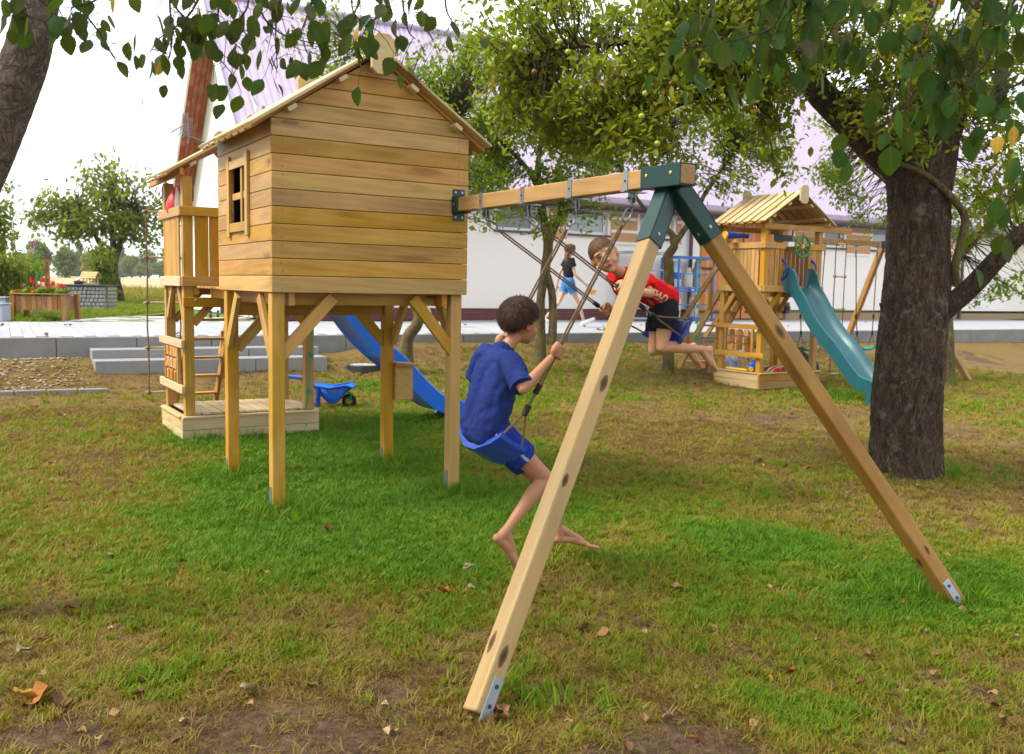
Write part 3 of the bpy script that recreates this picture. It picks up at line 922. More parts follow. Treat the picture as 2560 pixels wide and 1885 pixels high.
# plinth brick joints
m = MB()
for r_ in range(1, 3):
    m.fbox(BF, T0, DU0, -.034, -.031, r_ * .093 - .004, r_ * .093 + .004)
o = m.build("brick_joint", plain("plum_mortar", (.20, .10, .095), .9), bld); tag(o, kind="stuff")
for i, (a, b) in enumerate(wins):
    m = MB()
    for q in ((a, b, WZ0, WZ0 + .07), (a, b, WZ1 - .07, WZ1), (a, a + .07, WZ0 + .07, WZ1 - .07), (b - .07, b, WZ0 + .07, WZ1 - .07)):
        m.fbox(BF, q[0] + .002, q[1] - .002, .10, .16, q[2] + .002, q[3] - .002)
    wf = m.build("window", M["white_paint"], bld)
    m = MB(); m.fbox(BF, a + .07, b - .07, .125, .135, WZ0 + .07, WZ1 - .07)
    m.build("pane", M["pane"] if i in (0, 3) else M["pane_light"], wf)
    m = MB(); m.fbox(BF, a - .06, b + .06, -.07, .10, WZ0 - .055, WZ0 - .003); m.build("sill", M["brown_metal"], wf)
# tan render panels with white stripes between the windows
def panel(u0, u1):
    m = MB(); m.fbox(BF, u0, u1, -.018, -.001, 1.98, WTOP - .02); p = m.build("render_panel", M["tan"], bld)
    for z in (2.20, 2.52):
        m = MB(); m.fbox(BF, u0 + .01, u1 - .01, -.026, -.019, z, z + .07); m.build("stripe", W, p)
    m = MB(); m.fbox(BF, u0, u1, -.03, -.002, 1.90, 1.978); m.build("ledge", W, p)
panel(onwall(1373, 560)[0], wins[1][0] - .09); panel(wins[1][1] + .09, wins[2][0] - .09); panel(wins[2][1] + .09, DU0 - .65)
panel(DU1 + .25, wins[3][0] - .09); panel(wins[3][1] + .09, wins[4][0] - .09); panel(wins[4][1] + .09, wins[4][1] + 3)
# far walls and gable wall
wallpiece(T0, T1, 0, WTOP, DEP - .25, DEP)
wallpiece(T1 - .25, T1, 0, WTOP, .252, DEP - .252)
gm = MB()
GU = T0
gw0, gw1, gwz0, gwz1 = 1.15, 1.95, 3.35, 4.55       # gable window
def zr(v): return WTOP + .1 + (RIDGE - WTOP - .1) * (v / (DEP / 2) if v < DEP / 2 else (DEP - v) / (DEP / 2))
def gpoly(pts): gm.prism([BF(GU, a, b) for a, b in pts], (BF(GU + .25, 0, 0) - BF(GU, 0, 0)))
gpoly([(.252, 0), (gw0, 0), (gw0, zr(gw0)), (.252, zr(.252))])
gpoly([(gw0, 0), (gw1, 0), (gw1, gwz0), (gw0, gwz0)])
gpoly([(gw0, gwz1), (gw1, gwz1), (gw1, zr(gw1)), (gw0, zr(gw0))])
gpoly([(gw1, 0), (DEP / 2, 0), (DEP / 2, zr(DEP / 2)), (gw1, zr(gw1))])
gpoly([(DEP / 2, 0), (DEP - .252, 0), (DEP - .252, zr(DEP - .252)), (DEP / 2, zr(DEP / 2))])
gm.build("gable_wall", W, bld)
m = MB(); m.fbox(BF, GU + .14, GU + .20, gw0, gw1, gwz0, gwz1); gwf = m.build("window", M["grey_plastic"], bld)
m = MB(); m.fbox(BF, GU + .125, GU + .138, gw0 + .06, gw1 - .06, gwz0 + .06, gwz1 - .06); m.build("pane", M["pane"], gwf)
# corrugated roof: trapezoid ribs running down the slope
OVG, OVE = .55, .45
def slope(name, sgn):
    us = []; zs = []
    u = T0 - OVG
    while u < T1 + .3:
        for du, h in ((0, 0), (.10, 0), (.122, .022), (.148, .022), (.17, 0)):
            us.append(u + du); zs.append(h)
        u += .17
    us, zs = np.array(us), np.array(zs)
    sl = (RIDGE - WTOP - .1) / (DEP / 2)
    V = []
    for v in (-OVE, .9, 2.2, DEP / 2):
        for a, h in zip(us, zs):
            vv_ = v if sgn > 0 else DEP - v
            p = BF(a, vv_, WTOP + .16 + sl * v + h + (.0 if v != 2.2 else -.004)); V.append(tuple(p))
    n = len(us); F = [(r * n + i, r * n + i + 1, (r + 1) * n + i + 1, (r + 1) * n + i) for r in range(3) for i in range(n - 1)]
    return put(name, meshnp(name, V, F, None, M["roof"]), bld)
rf = slope("roof", 1); slope("roof", -1)
m = MB(); sl = (RIDGE - WTOP - .1) / (DEP / 2)
m.tube([BF(T0 - OVG, DEP / 2, RIDGE + .08), BF(T1 + .3, DEP / 2, RIDGE + .08)], .09, 8)
m.build("ridge_cap", M["roof"], rf)
# eave: fascia, gutter, soffit, downpipes
m = MB(); m.fbox(BF, T0 - OVG, T1 + .3, -OVE - .02, -OVE + .0, WTOP - .22, WTOP + .04); m.build("fascia", M["roof"], bld)
m = MB(); m.fbox(BF, T0 - OVG, T1 + .3, -OVE + .002, -.002, WTOP - .14, WTOP - .11); m.build("soffit", plain("beige_soffit", (.42, .30, .24), .8), bld)
m = MB(); m.tube([BF(T0 - OVG, -OVE - .09, WTOP - .17), BF(T1, -OVE - .09, WTOP - .17)], .075, 10); m.build("gutter", M["brown_metal"], bld)
for px in (1719, 2398):
    u = onwall(px, 700)[0]
    m = MB(); m.tube([BF(u, -OVE - .05, WTOP - .22), BF(u, -.09, WTOP - .5), BF(u, -.09, .02)], .05, 10); m.build("downpipe", M["brown_metal"], bld, True)
# gable overhang: red-brown boarded soffit with a white metal verge
VS = Vector((BF.V.x, BF.V.y, 0))
for side in (0, 1):
    f = (lambda v: v) if side == 0 else (lambda v: DEP - v)
    for k in range(4):
        a0 = T0 - OVG + .03 + k * (OVG - .03) / 4; a1 = a0 + (OVG - .03) / 4 - .012
        m = MB()
        m.prism([BF(a0, f(-OVE), WTOP + .02 - sl * OVE), BF(a1, f(-OVE), WTOP + .02 - sl * OVE), BF(a1, f(DEP / 2), WTOP + .02 + sl * DEP / 2), BF(a0, f(DEP / 2), WTOP + .02 + sl * DEP / 2)], (0, 0, .03))
        m.build("soffit_board", M["soffit"], bld)
    m = MB()
    m.prism([BF(T0 - OVG - .03, f(-OVE - .02), WTOP - .06 - sl * OVE), BF(T0 - OVG + .02, f(-OVE - .02), WTOP - .06 - sl * OVE), BF(T0 - OVG + .02, f(DEP / 2), WTOP - .06 + sl * DEP / 2), BF(T0 - OVG - .03, f(DEP / 2), WTOP - .06 + sl * DEP / 2)], (0, 0, .30))
    m.build("verge_trim", M["white_paint"], bld)
# orange double door of vertical boards with iron straps
door = empty("door", BF((DU0 + DU1) / 2, .1, 0)); PW[door.name] = Matrix.Translation(door.location)
door.parent = bld; door.matrix_basis = wmat(bld).inverted() @ PW[door.name]
nb = 22; w = (DU1 - DU0) / nb
for q in range(nb):
    a = DU0 + (q + .5) * w + (.02 if q >= nb // 2 else -.02) * (1 if q in (nb // 2, nb // 2 - 1) else 0)
    timber("plank", BF(a, .10, .03), BF(a, .10, DZ1 - .02), w - .010, .04, M["door"], door, up=BF.V, bev=.006)
m = MB(); m.fbox(BF, DU0, DU1, .13, .16, 0, DZ1); m.build("door_back", M["shade_backing"], door)
for z in (.22, 1.38):
    for a, b in ((DU0 - .05, (DU0 + DU1) / 2 - .15), ((DU0 + DU1) / 2 + .15, DU1 + .05)):
        m = MB(); m.fbox(BF, a, b, .055, .075, z - .035, z + .035)
        for k in range(5): m.sphere(BF(a + (b - a) * (k + .5) / 5, .05, z), .014, 6, 4)
        m.build("hinge_strap", M["darkmetal"], door)
m = MB(); m.fbox(BF, DU1 - .02, DU1 + .12, -.03, .05, .18, .5); m.sphere(BF(DU1 + .05, -.05, .34), .07); m.build("latch", M["darkmetal"], door)
# lamp and sensor by the door
m = MB(); u, z = onwall(1977, 570); m.sphere(BF(u, -.10, z), .07); m.tube([BF(u, -.1, z - .05), BF(u + .02, -.06, z - .22)], .025, 6); m.build("wall_lamp", M["darkmetal"], bld, True)
m = MB(); u, z = onwall(2452, 750); m.fbox(BF, u - .15, u + .15, -.03, -.002, z - .25, z + .25); m.build("meter_box", M["white_paint"], bld)
# tv aerial on an arm from the gable
m = MB()
def gp(px, py, Y=21.5): return at(px, py, Y)
bm_ = [gp(432, 343), gp(458, 336), gp(476, 340)]
m.tube([BF(T0 + .01, 3.2, 3.75), gp(480, 343), gp(455, 337)], .02, 6)
m.tube([gp(428, 330), gp(458, 312)], .016, 6)
for k in range(7):
    f = k / 6; a = gp(428, 330).lerp(gp(458, 312), f); d = Vector((.1, .05, .28 + .1 * (1 - f)))
    m.tube([a - d, a + d], .008, 4)
for k in range(9):
    a = gp(470, 297 + k * 5.5); m.tube([a - Vector((.11, .0, 0)), a + Vector((.11, 0, .0))], .008, 4)
m.tube([gp(458, 285), gp(458, 345)], .014, 5); m.tube([gp(470, 290), gp(470, 358)], .012, 5)
o = m.build("tv_aerial", M["chain"]); tag(o, "metal television aerial with grid reflector on the brown gable edge", "aerial")

# ------------------------------------------------------------------ gas bottle racks against the wall
def rack(name, px0, px1, z1, mat, label, group, shelves=(.04, .82)):
    u0, u1 = onwall(px0, 700)[0], onwall(px1, 700)[0]
    root = empty(name, BF((u0 + u1) / 2, -.5, 0), label, "rack", group)
    v0, v1 = -.85, -.18
    for u in (u0, u1):
        for v in (v0, v1):
            m = MB(); m.fbox(BF, u - .022, u + .022, v - .022, v + .022, 0, z1); m.build("post", mat, root)
    for z in shelves:
        m = MB()
        m.fbox(BF, u0 + .024, u1 - .024, v0 - .01, v0 + .01, z, z + .04); m.fbox(BF, u0 + .024, u1 - .024, v1 - .01, v1 + .01, z, z + .04)
        for k in range(9):
            uu = u0 + (u1 - u0) * (k + .5) / 9; m.fbox(BF, uu - .012, uu + .012, v0 + .012, v1 - .012, z + .01, z + .03)
        m.build("shelf", mat, root)
    m = MB()
    for z in (z1 - .03, z1 - .42, z1 - .85, .42):
        m.fbox(BF, u0 + .024, u1 - .024, v0 - .012, v0 + .012, z - .014, z + .014)
        for u in (u0, u1): m.fbox(BF, u - .012, u + .012, v0 + .024, v1 - .024, z - .014, z + .014)
    um = (u0 + u1) / 2
    m.fbox(BF, um - .012, um + .012, v0 + .014, v0 + .03, .06, z1 - .05)
    m.fbox(BF, u0, u1, v0, v1, z1 + .001, z1 + .03)
    m.build("cage_bars", mat, root)
    return u0, u1
u0, u1 = rack("gas_rack", 1643, 1729, 1.62, M["blue_frame"], "blue steel gas bottle rack standing against the white wall", None)
def bottle(u, z, h, r, mat, label):
    root = empty("gas_bottle", BF(u, -.5, z), label, "gas bottle", "gas bottles in the blue rack")
    p = BF(u, -.5, z)
    m = MB(); m.lathe(p, (0, 0, 1), [(0, r * .9), (.02, r), (h * .66, r), (h * .76, r * .86), (h * .82, r * .45), (h * .83, .05)]); m.build("body", mat, root, True)
    m = MB(); m.lathe(p, (0, 0, 1), [(h * .80, r * .62), (h, r * .62), (h, r * .56), (h * .80, r * .56)]); m.build("collar", mat, root, True)
    m = MB(); m.tube([p + Vector((0, 0, h * .8)), p + Vector((0, 0, h * .95))], .03, 8); m.build("valve", M["chain"], root)
    m = MB(); m.lathe(p, (0, 0, 1), [(h * .30, r + .003), (h * .56, r + .003)]); m.build("label_band", M["blue_frame"] if mat is M["cyl"] else mat, root, True)
du = (u1 - u0) / 4
bottle(u0 + du * .75, .87, .66, du * .42, M["cyl"], "pale blue gas bottle on upper shelf, left end of the rack")
bottle(u0 + du * 2.05, .87, .50, du * .46, M["cream"], "wide cream gas bottle on the upper shelf behind the tree trunk")
bottle(u0 + du * 3.1, .87, .66, du * .40, M["cyl_grey"], "grey gas bottle with blue band on upper shelf, right end")
bottle(u0 + du * .8, .09, .66, du * .44, M["cream"], "cream gas bottle on the lower shelf, left end of the rack")
bottle(u0 + du * 2.9, .09, .68, du * .46, M["cream"], "cream gas bottle on the lower shelf, right end of the rack")
rack("wire_rack", 1532, 1610, 1.70, M["grey_plastic"], "grey wire shelf rack left of the blue gas bottle rack", None, (.05, .45, .9))
# ------------------------------------------------------------------ playground timber
def wchild(name, fr, a, b, w, h, root, mat=None, up=(0, 0, 1), bev=.004):
    return timber(name, fr(*a), fr(*b), w, h, mat or M["wood"], root, up, bev)

def roof_slats(fr, root, um, half, z_e, z_r, v0, v1, n, plates=True):
    """two layers of slats on each slope, purlins and octagonal ridge plates"""
    rise = (z_r - z_e) / half
    nrm = {}
    pitch = (v1 - v0) / (n - .30)
    for sg in (-1, 1):
        d = Vector((fr.U.x * sg, fr.U.y * sg, -rise)); d.normalize()
        up = fr.V.cross(d) * (1 if sg > 0 else -1)
        if up.z < 0: up = -up
        for lay in (0, 1):
            for k in range(n - lay):
                v = v0 + pitch * (k + .35 + .5 * lay); w = pitch * .70
                off = .012 if lay == 0 else -.010
                a = fr(um + sg * .004, v, z_r + off * 1.15); b = fr(um + sg * (half + (0 if lay == 0 else -.012)), v, z_e + off * 1.15)
                timber("roof_slat", a, b, w, .018, M["pale"] if lay == 0 else M["wood"], root, up, .003)
        for f, ww in ((.30, .07), (.70, .07)):
            a = fr(um + sg * half * f, v0 + .02, z_r - rise * half * f - .045); b = fr(um + sg * half * f, v1 - .02, z_r - rise * half * f - .045)
            timber("purlin", a, b, ww, .032, M["pale"], root, up, .006)
    wchild("ridge_beam", fr, (um, v0 + .01, z_r - .055), (um, v1 - .01, z_r - .055), .04, .07, root)
    if plates:
        for v in (v0 - .019, v1 + .019):
            hw, hh, c = .085, .138, .04; zc = z_r - .035
            pts = [(-hw, -hh + c), (-hw + c, -hh), (hw - c, -hh), (hw, -hh + c), (hw, hh - c), (hw - c, hh), (-hw + c, hh), (-hw, hh - c)]
            m = MB(); m.prism([fr(um + a, v - .018, zc + b) for a, b in pts], fr.V * .036)
            c0 = fr(um, v, zc)
            # lay the grain upright
            me_o = m.build("ridge_plate", M["pale"], root, origin=c0, bevel=.004)

PF = Frame(ORG.x, ORG.y, 0)
CW, CD = 1.4826, 1.359
house = empty("playhouse", PF(CW / 2, CD / 2, 0), "wooden playhouse with boarded walls standing on four tall posts", "playhouse")
PO = M["post"]
for u0, v0, zb in ((.012, .025, .015), (.012, 1.19, -.01), (1.375, .025, -.01), (1.345, 1.19, -.02)):
    wchild("post", PF, (u0 + .045, v0 + .045, zb), (u0 + .045, v0 + .045, 1.50), .09, .09, house, PO, up=PF.V, bev=.007)
    m = MB(); m.fbox(PF, u0 - .004, u0 - .0005, v0 + .02, v0 + .07, -.08, .16); m.build("ground_anchor", M["zinc"], house)
# joists, floor and braces
for u in (.153, 1.322):
    wchild("joist", PF, (u, .03, 1.455), (u, 1.33, 1.455), .045, .09, house, M["orange"])
for v in (.16, 1.165):
    wchild("joist", PF, (.18, v, 1.456), (1.295, v, 1.456), .04, .088, house)
wchild("beam", PF, (.105, 1.235, 1.345), (1.34, 1.235, 1.345), .045, .088, house)
for k in range(11):
    wchild("floor_board", PF, (.02, .07 + k * .122, 1.511), (1.46, .07 + k * .122, 1.511), .115, .02, house)
BR = [((.075, .055, 1.06), (.455, .055, 1.47)), ((1.415, .055, 1.06), (1.07, .055, 1.47)), ((.10, 1.235, 1.04), (.45, 1.235, 1.42)), ((1.37, 1.235, 1.06), (1.03, 1.235, 1.44))]
for a, b in BR: wchild("brace", PF, a, b, .04, .085, house, PO, up=PF.V.cross(PF(*b) - PF(*a)))
for u in (.03, 1.43):
    for a, b in (((u, .09, 1.07), (u, .36, 1.47)), ((u, 1.21, 1.07), (u, .93, 1.47))):
        wchild("brace", PF, a, b, .035, .085, house, PO, up=PF.U.cross(PF(*b) - PF(*a)))
# walls: one board after another
P_ = .115; ZB = 1.50
RZ = lambda u: 2.555 + min(u + .142, CW + .142 - u) * .651      # underside of the roof
def wall_board(fr_pts, ext, name="board", grain=None):
    m = MB(); m.prism(fr_pts, ext); c = sum((Vector(p) for p in fr_pts), Vector()) / len(fr_pts)
    o = m.build(name, M["board"], house, origin=c)
    return o
def gable(v, thick):
    """boards across the gable, cut to the slope of the roof; object x runs along the board"""
    n = 0; z = ZB
    rot = Matrix((PF.U, PF.V, PF.Z)).transposed().to_4x4()
    while True:
        z1 = z + P_ - .0035
        def lim(zz):
            a = max(0.0, (zz - 2.555) / .651 - .142)
            return a, CW - a
        a0, b0 = lim(z); a1, b1 = lim(z1)
        if b0 - a0 < .02: break
        if b1 - a1 < .0:
            um = CW / 2; pts = [(a0, z), (b0, z), (um, RZ(um))]
        else:
            pts = [(a0, z), (b0, z), (b1, z1), (a1, z1)]
            ze = 2.555 + .142 * .651
            if z < ze < z1: pts = [(a0, z), (b0, z), (b0, ze), (b1, z1), (a1, z1), (a0, ze)]
        uc = CW / 2; zc = (z + z1) / 2
        k = len(pts)
        # slightly sawn-off top edge: the shadow line of the shiplap
        vs = [Vector((u - uc, -thick if v <= 0 else thick, q - zc)) for u, q in pts] + [Vector((u - uc, 0, q - zc)) for u, q in pts]
        fs = [tuple(range(k)), tuple(range(k, 2 * k))[::-1]] + [(i, i + k, (i + 1) % k + k, (i + 1) % k) for i in range(k)]
        me = bpy.data.meshes.new("board"); me.from_pydata(vs, [], fs); me.materials.append(M["board"])
        Mx = rot.copy(); Mx.translation = PF(uc, v, zc)
        o = put("board", me, house, Mx); bevmod(o, .004, 2)
        z += P_; n += 1
        if z > RZ(CW / 2) - .01: break
gable(0.0, .020)
gable(CD, .020)
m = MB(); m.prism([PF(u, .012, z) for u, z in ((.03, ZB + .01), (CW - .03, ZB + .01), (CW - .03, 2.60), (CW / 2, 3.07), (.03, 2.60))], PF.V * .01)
m.build("gap_shade_sheet", M["shade_backing"], house)  # sheet added behind the gaps to block light and paint their shade
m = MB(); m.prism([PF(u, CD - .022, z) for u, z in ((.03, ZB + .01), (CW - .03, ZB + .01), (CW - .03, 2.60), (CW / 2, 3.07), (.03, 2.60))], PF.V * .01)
m.build("gap_shade_sheet", M["shade_backing"], house)
# side walls, the left one with a window
V0, V1, WZa, WZb = .552, .965, 2.0, 2.40
def side(u, sgn, win):
    z = ZB
    for n in range(10):
        z1 = z + P_ - .0035; zc = (z + z1) / 2
        spans = [(.001, CD - .001)]
        if win:
            if z >= WZa - .05 and z1 <= WZb + .03: spans = [(.001, V0 - .01), (V1 + .01, CD - .001)]
        h = min(z1, 2.645) - z
        if h < .03: break
        for a, b in spans:
            wchild("board", PF, (u + sgn * .0095, a, z + h / 2), (u + sgn * .0095, b, z + h / 2), .019, h, house, M["board"], bev=.004)
        z += P_
side(0, 1, True); side(CW, -1, False)
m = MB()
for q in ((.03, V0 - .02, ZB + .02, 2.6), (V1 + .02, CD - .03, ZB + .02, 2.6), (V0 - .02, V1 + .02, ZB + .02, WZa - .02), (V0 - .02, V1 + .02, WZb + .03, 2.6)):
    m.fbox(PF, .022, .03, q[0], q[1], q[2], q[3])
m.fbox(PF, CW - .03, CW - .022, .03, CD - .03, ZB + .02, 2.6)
m.build("gap_shade_sheet", M["shade_backing"], house)  # the same added dark sheets behind the side walls
win = empty("window", PF(-.02, (V0 + V1) / 2, 2.2)); PW[win.name] = Matrix.Translation(win.location)
win.parent = house; win.matrix_basis = wmat(house).inverted() @ PW[win.name]
for v in (.519, 1.008):
    wchild("side_trim", PF, (-.0115, v, 1.895), (-.0115, v, 2.493), .065, .022, win, M["board"], up=PF.U)
wchild("sill", PF, (-.010, .554, 1.965), (-.010, .973, 1.965), .018, .068, win, M["board"])
wchild("head_trim", PF, (-.010, .554, 2.424), (-.010, .973, 2.424), .018, .062, win, M["board"])
wchild("window_bar", PF, (.004, .695, 2.0), (.004, .695, 2.392), .040, .018, win, M["board"], up=PF.U)
wchild("window_bar", PF, (.012, .554, 2.195), (.012, .973, 2.195), .014, .05, win, M["board"])
m = MB(); m.fbox(PF, .30, .31, .3, 1.25, 1.6, 2.6); m.build("interior_shade_sheet", M["shade_backing"], house)  # dark sheet that paints the shade inside the window opening
roof_slats(PF, house, CW / 2, CW / 2 + .142, 2.585, 3.165, -.115, CD + .03, 9)
# screws
m = MB()
for n in range(14):
    for dz in (.026, .086):
        z = ZB + P_ * n + dz
        for u in (.072, .47, .98, 1.395):
            if z < RZ(u) - .05:
                r = .0042 if u in (.072, 1.395) else .0026
                m.lathe(PF(u + random.gauss(0, .004), -.0185, z + random.gauss(0, .004)), -PF.V, [(0, r), (.0016, r)], 8)
        if n < 10:
            for v in (.05, 1.30): m.lathe(PF(-.0, v, z), -PF.U, [(0, .0032), (.0012, .0032)], 6)
for u0, v0 in ((.012, .025), (.012, 1.19)): pass
tag(m.build("screw_heads", M["darkmetal"], house), kind="stuff")
# letter box on the far post
box = empty("letter_box", PF(1.49, 1.23, .60), "small wooden box with sloping lid fixed to the back playhouse post", "box")
m = MB(); m.fbox(PF, 1.437, 1.60, 1.15, 1.29, .57, .86); m.build("body", M["post"], box, bevel=.004)
m = MB(); m.prism([PF(1.43, 1.11, .862), PF(1.64, 1.11, .862), PF(1.64, 1.11, .882), PF(1.43, 1.11, .90)], PF.V * .21); m.build("lid", M["wood"], box, bevel=.003)

# ------------------------------------------------------------------ the two identical climbing towers
TW, TD = 1.24, .89
def tower(name, fr, label, kit):
    root = empty(name, fr(TW / 2, TD / 2, 0), label, "climbing tower")
    c = lambda nm, a, b, w, h, mat=None, up=(0, 0, 1): wchild(nm, fr, a, b, w, h, root, mat, up)
    # sandbox of two boards a side
    for k in (0, 1):
        z = .045 + .117 * k + .012
        c("sandbox_board", (-.035, -.018, z), (TW + .035, -.018, z), .034, .113, M["pale"] if kit == 1 else None)
        c("sandbox_board", (-.035, TD + .018, z), (TW + .035, TD + .018, z), .034, .113)
        c("sandbox_board", (-.018, .0, z), (-.018, TD, z), .034, .113, M["pale"])
        c("sandbox_board", (TW + .018, .0, z), (TW + .018, TD, z), .034, .113)
    for a, b in (((-.03, -.02, .236), (TW + .03, -.02, .236)), ((-.03, TD + .02, .236), (TW + .03, TD + .02, .236))):
        c("sandbox_rim", a, b, .07, .018, M["pale"])
    for u in (-.02, TW + .02): c("sandbox_rim", (u, .018, .2365), (u, TD - .018, .2365), .07, .018, M["pale"])
    if kit == 1:
        for k in range(11):
            u = .10 + k * .104
            if .0 < u < TW: c("lid_board", (u, .02, .258), (u, TD - .02, .258), .088, .022, M["pale"])
    else:
        m = MB(); m.fbox(fr, .0, TW, .0, TD, .0, .16); m.build("sand", M["sand"], root)
    # posts
    for u in (.047, TW - .047):
        for v in (.047, TD - .047):
            c("post", (u, v, .247 if kit == 1 else .247), (u, v, 2.44), .088, .088, PO, fr.V)
    # platform
    z = 1.49
    for a, b in (((-.018, -.017, z), (TW + .018, -.017, z)), ((-.018, TD + .017, z), (TW + .018, TD + .017, z))): c("platform_beam", a, b, .034, .09)
    for u in (-.017, TW + .017): c("platform_beam", (u, .001, z), (u, TD - .001, z), .034, .09, M["pale"] if u < 0 and kit == 1 else None)
    for v in (.12, TD - .12): c("joist", (.02, v, 1.405), (TW - .02, v, 1.405), .045, .075)
    c("joist", (.12, .0, 1.405), (.12, .09, 1.405), .05, .075, M["orange"])
    for k in range(8): c("floor_board", (.0, .06 + k * .11, 1.525), (TW, .06 + k * .11, 1.525), .10, .02)
    c("lower_beam", (-.01, -.018, 1.30), (TW + .01, -.018, 1.30), .034, .09) if kit == 1 else None
    # braces
    for u, s in ((.09, 1), (TW - .09, -1)):
        for v in (.03, TD - .03):
            a, b = (u, v, 1.10), (u + s * .30, v, 1.44); c("brace", a, b, .035, .07, PO, fr.V.cross(fr(*b) - fr(*a)))
    for v, s in ((.09, 1), (TD - .09, -1)):
        for u in (.025, TW - .025):
            a, b = (u, v, 1.14), (u, v + s * .22, 1.44); c("brace", a, b, .035, .07, PO, fr.U.cross(fr(*b) - fr(*a)))
    # rails and slats
    RZ_ = 2.125
    def rail(a, b): c("rail", (*a, RZ_), (*b, RZ_), .034, .085)
    def slats(p0, p1, n, w, gap_at=()):
        for k in range(n):
            f = (k + .5) / n
            u, v = p0[0] + (p1[0] - p0[0]) * f, p0[1] + (p1[1] - p0[1]) * f
            d = fr.U * (p1[0] - p0[0]) + fr.V * (p1[1] - p0[1])
            timber("slat", fr(u, v, 1.53), fr(u, v, 2.085), w, .018, M["wood"], root, d.cross(Vector((0, 0, 1))))
    rail((-.018, -.002), (-.018, TD + .034)); slats((-.006, .10), (-.006, TD - .10), 9, .070)
    if kit == 1:
        rail((-.035, -.019), (TW + .035, -.019)); slats((.10, -.006), (TW - .1, -.006), 8, .124)
    else:
        rail((-.035, -.019), (.40, -.019)); rail((.92, -.019), (TW + .035, -.019))
        slats((.09, -.006), (.40, -.006), 3, .088); slats((.92, -.006), (TW - .08, -.006), 3, .085)
        rail((TW + .018, -.002), (TW + .018, TD + .034)); slats((TW + .006, .10), (TW + .006, TD - .10), 8, .072)
        slats((.42, TD + .004), (.90, TD + .004), 5, .075)
    # tic-tac-toe panel on the left face
    for z in (.50, .92):
        a, b = ((-.033, -.10, z), (-.033, TD + .03, z)); c("panel_rail", a, b, .03, .075, M["pale"] if kit == 1 else None)
    for v in (.15, .70): c("panel_post", (-.02, v, .54), (-.02, v, .88), .04, .035, None, fr.U)
    for i in range(3):
        v = .27 + i * .16
        m = MB(); m.tube([fr(-.02, v, .53), fr(-.02, v, .89)], .008, 6); m.build("tile_rod", M["zinc"], root)
        for j in range(3):
            z = .60 + j * .113
            ang = random.uniform(-.15, .15) if kit == 1 else random.choice((.35, -.4, 1.1, .1, 1.45, -.2))
            Mx = (Matrix.Rotation(ang, 4, "Z"))
            ax = Matrix((fr.V, -fr.U, fr.Z)).transposed().to_4x4()
            m = MB(); m.box((0, 0, 0), (.112, .032, .090))
            for sd in (-1, 1):
                if (i + j) % 2:
                    m.tube([Vector((.034 * math.cos(q), sd * .0165, .034 * math.sin(q))) for q in np.linspace(0, 6.283, 17)[:-1]], .0035, 5, close=True)
                else:
                    m.tube([(-.03, sd * .0165, -.03), (.03, sd * .0165, .03)], .0035, 5); m.tube([(-.03, sd * .0165, .03), (.03, sd * .0165, -.03)], .0035, 5)
            o = m.build("game_tile", M["tile"], root, bevel=.003)
            o.matrix_basis = wmat(root).inverted() @ (Matrix.Translation(fr(-.02, v, z)) @ Mx @ ax)
    # roof on gable beams
    roof_slats(fr, root, TW / 2, TW / 2 + .15, 2.45, 2.92, -.115, TD + .10, 7)
    if kit == 2: c("gable_beam", (-.05, .047 - .06, 2.40), (TW + .62, .047 - .06, 2.40), .034, .08)
    if kit == 2: c("gable_beam", (-.50, TD + .012, 2.40), (TW + .05, TD + .012, 2.40), .034, .08)
    for u in (-.02, TW + .02): c("eave_beam", (u, -.10, 2.468), (u, TD + .10 + (.35 if kit == 1 and u < 0 else 0), 2.468), .032, .06)
    # stair ladder with a handrail at the back
    lad = empty("ladder", fr(.60, 1.4, .7)); PW[lad.name] = Matrix.Translation(lad.location); lad.parent = root; lad.matrix_basis = wmat(root).inverted() @ PW[lad.name]
    foot, dz = 1.88, (.10 if kit == 2 else .08)
    for u in ((.05, .62) if kit == 2 else (.29, .72)):
        a, b = (u, foot, dz - .02), (u, TD + .05, 1.47); timber("stringer", fr(*a), fr(*b), .035, .10, M["wood"], lad, fr.U.cross(fr(*b) - fr(*a)))
    for k in range(6):
        f = (k + .8) / 6.6; v = foot + (TD + .05 - foot) * f; zz = dz + (1.47 - dz) * f
        timber("tread", fr(.07 if kit == 2 else .31, v, zz), fr(.60 if kit == 2 else .70, v, zz), .11, .026, M["wood"], lad)
    for u in ((.005, .665) if kit == 2 else (.765,)):
        timber("handrail_post", fr(u, foot - .28, .42), fr(u, foot - .28, .95), .035, .07, M["wood"], lad, fr.U)
        timber("handrail_post", fr(u, TD + .22, 1.15), fr(u, TD + .22, 1.75), .035, .07, M["wood"], lad, fr.U)
        a, b = (u + (.036 if u > .4 else -.036), foot + .05, .66), (u + (.036 if u > .4 else -.036), TD - .05, 1.93); timber("handrail", fr(*a), fr(*b), .034, .08, M["wood"], lad, fr.U.cross(fr(*b) - fr(*a)))
    m = MB()
    for u in (.047, TW - .047):
        for z in (1.47, 1.51, 2.11, 2.14): m.lathe(fr(u, -.034, z), -fr.V, [(0, .005), (.002, .005)], 8)
    for z in (1.32,): m.lathe(fr(.10, -.036, z), -fr.V, [(0, .014), (.006, .012), (.012, .004)], 10)
    tag(m.build("screw_heads", M["zinc"], root), kind="stuff")
    return root
q = PF(0, 2.66, 0); TF1 = Frame(q.x, q.y, .07)
TF2 = Frame(3.66, 13.70, .12)
t1 = tower("climbing_tower", TF1, "wooden climbing tower with closed sandbox lid behind the playhouse", 1)
t2 = tower("climbing_tower", TF2, "wooden climbing tower with green steering wheel and open sandbox", 2)
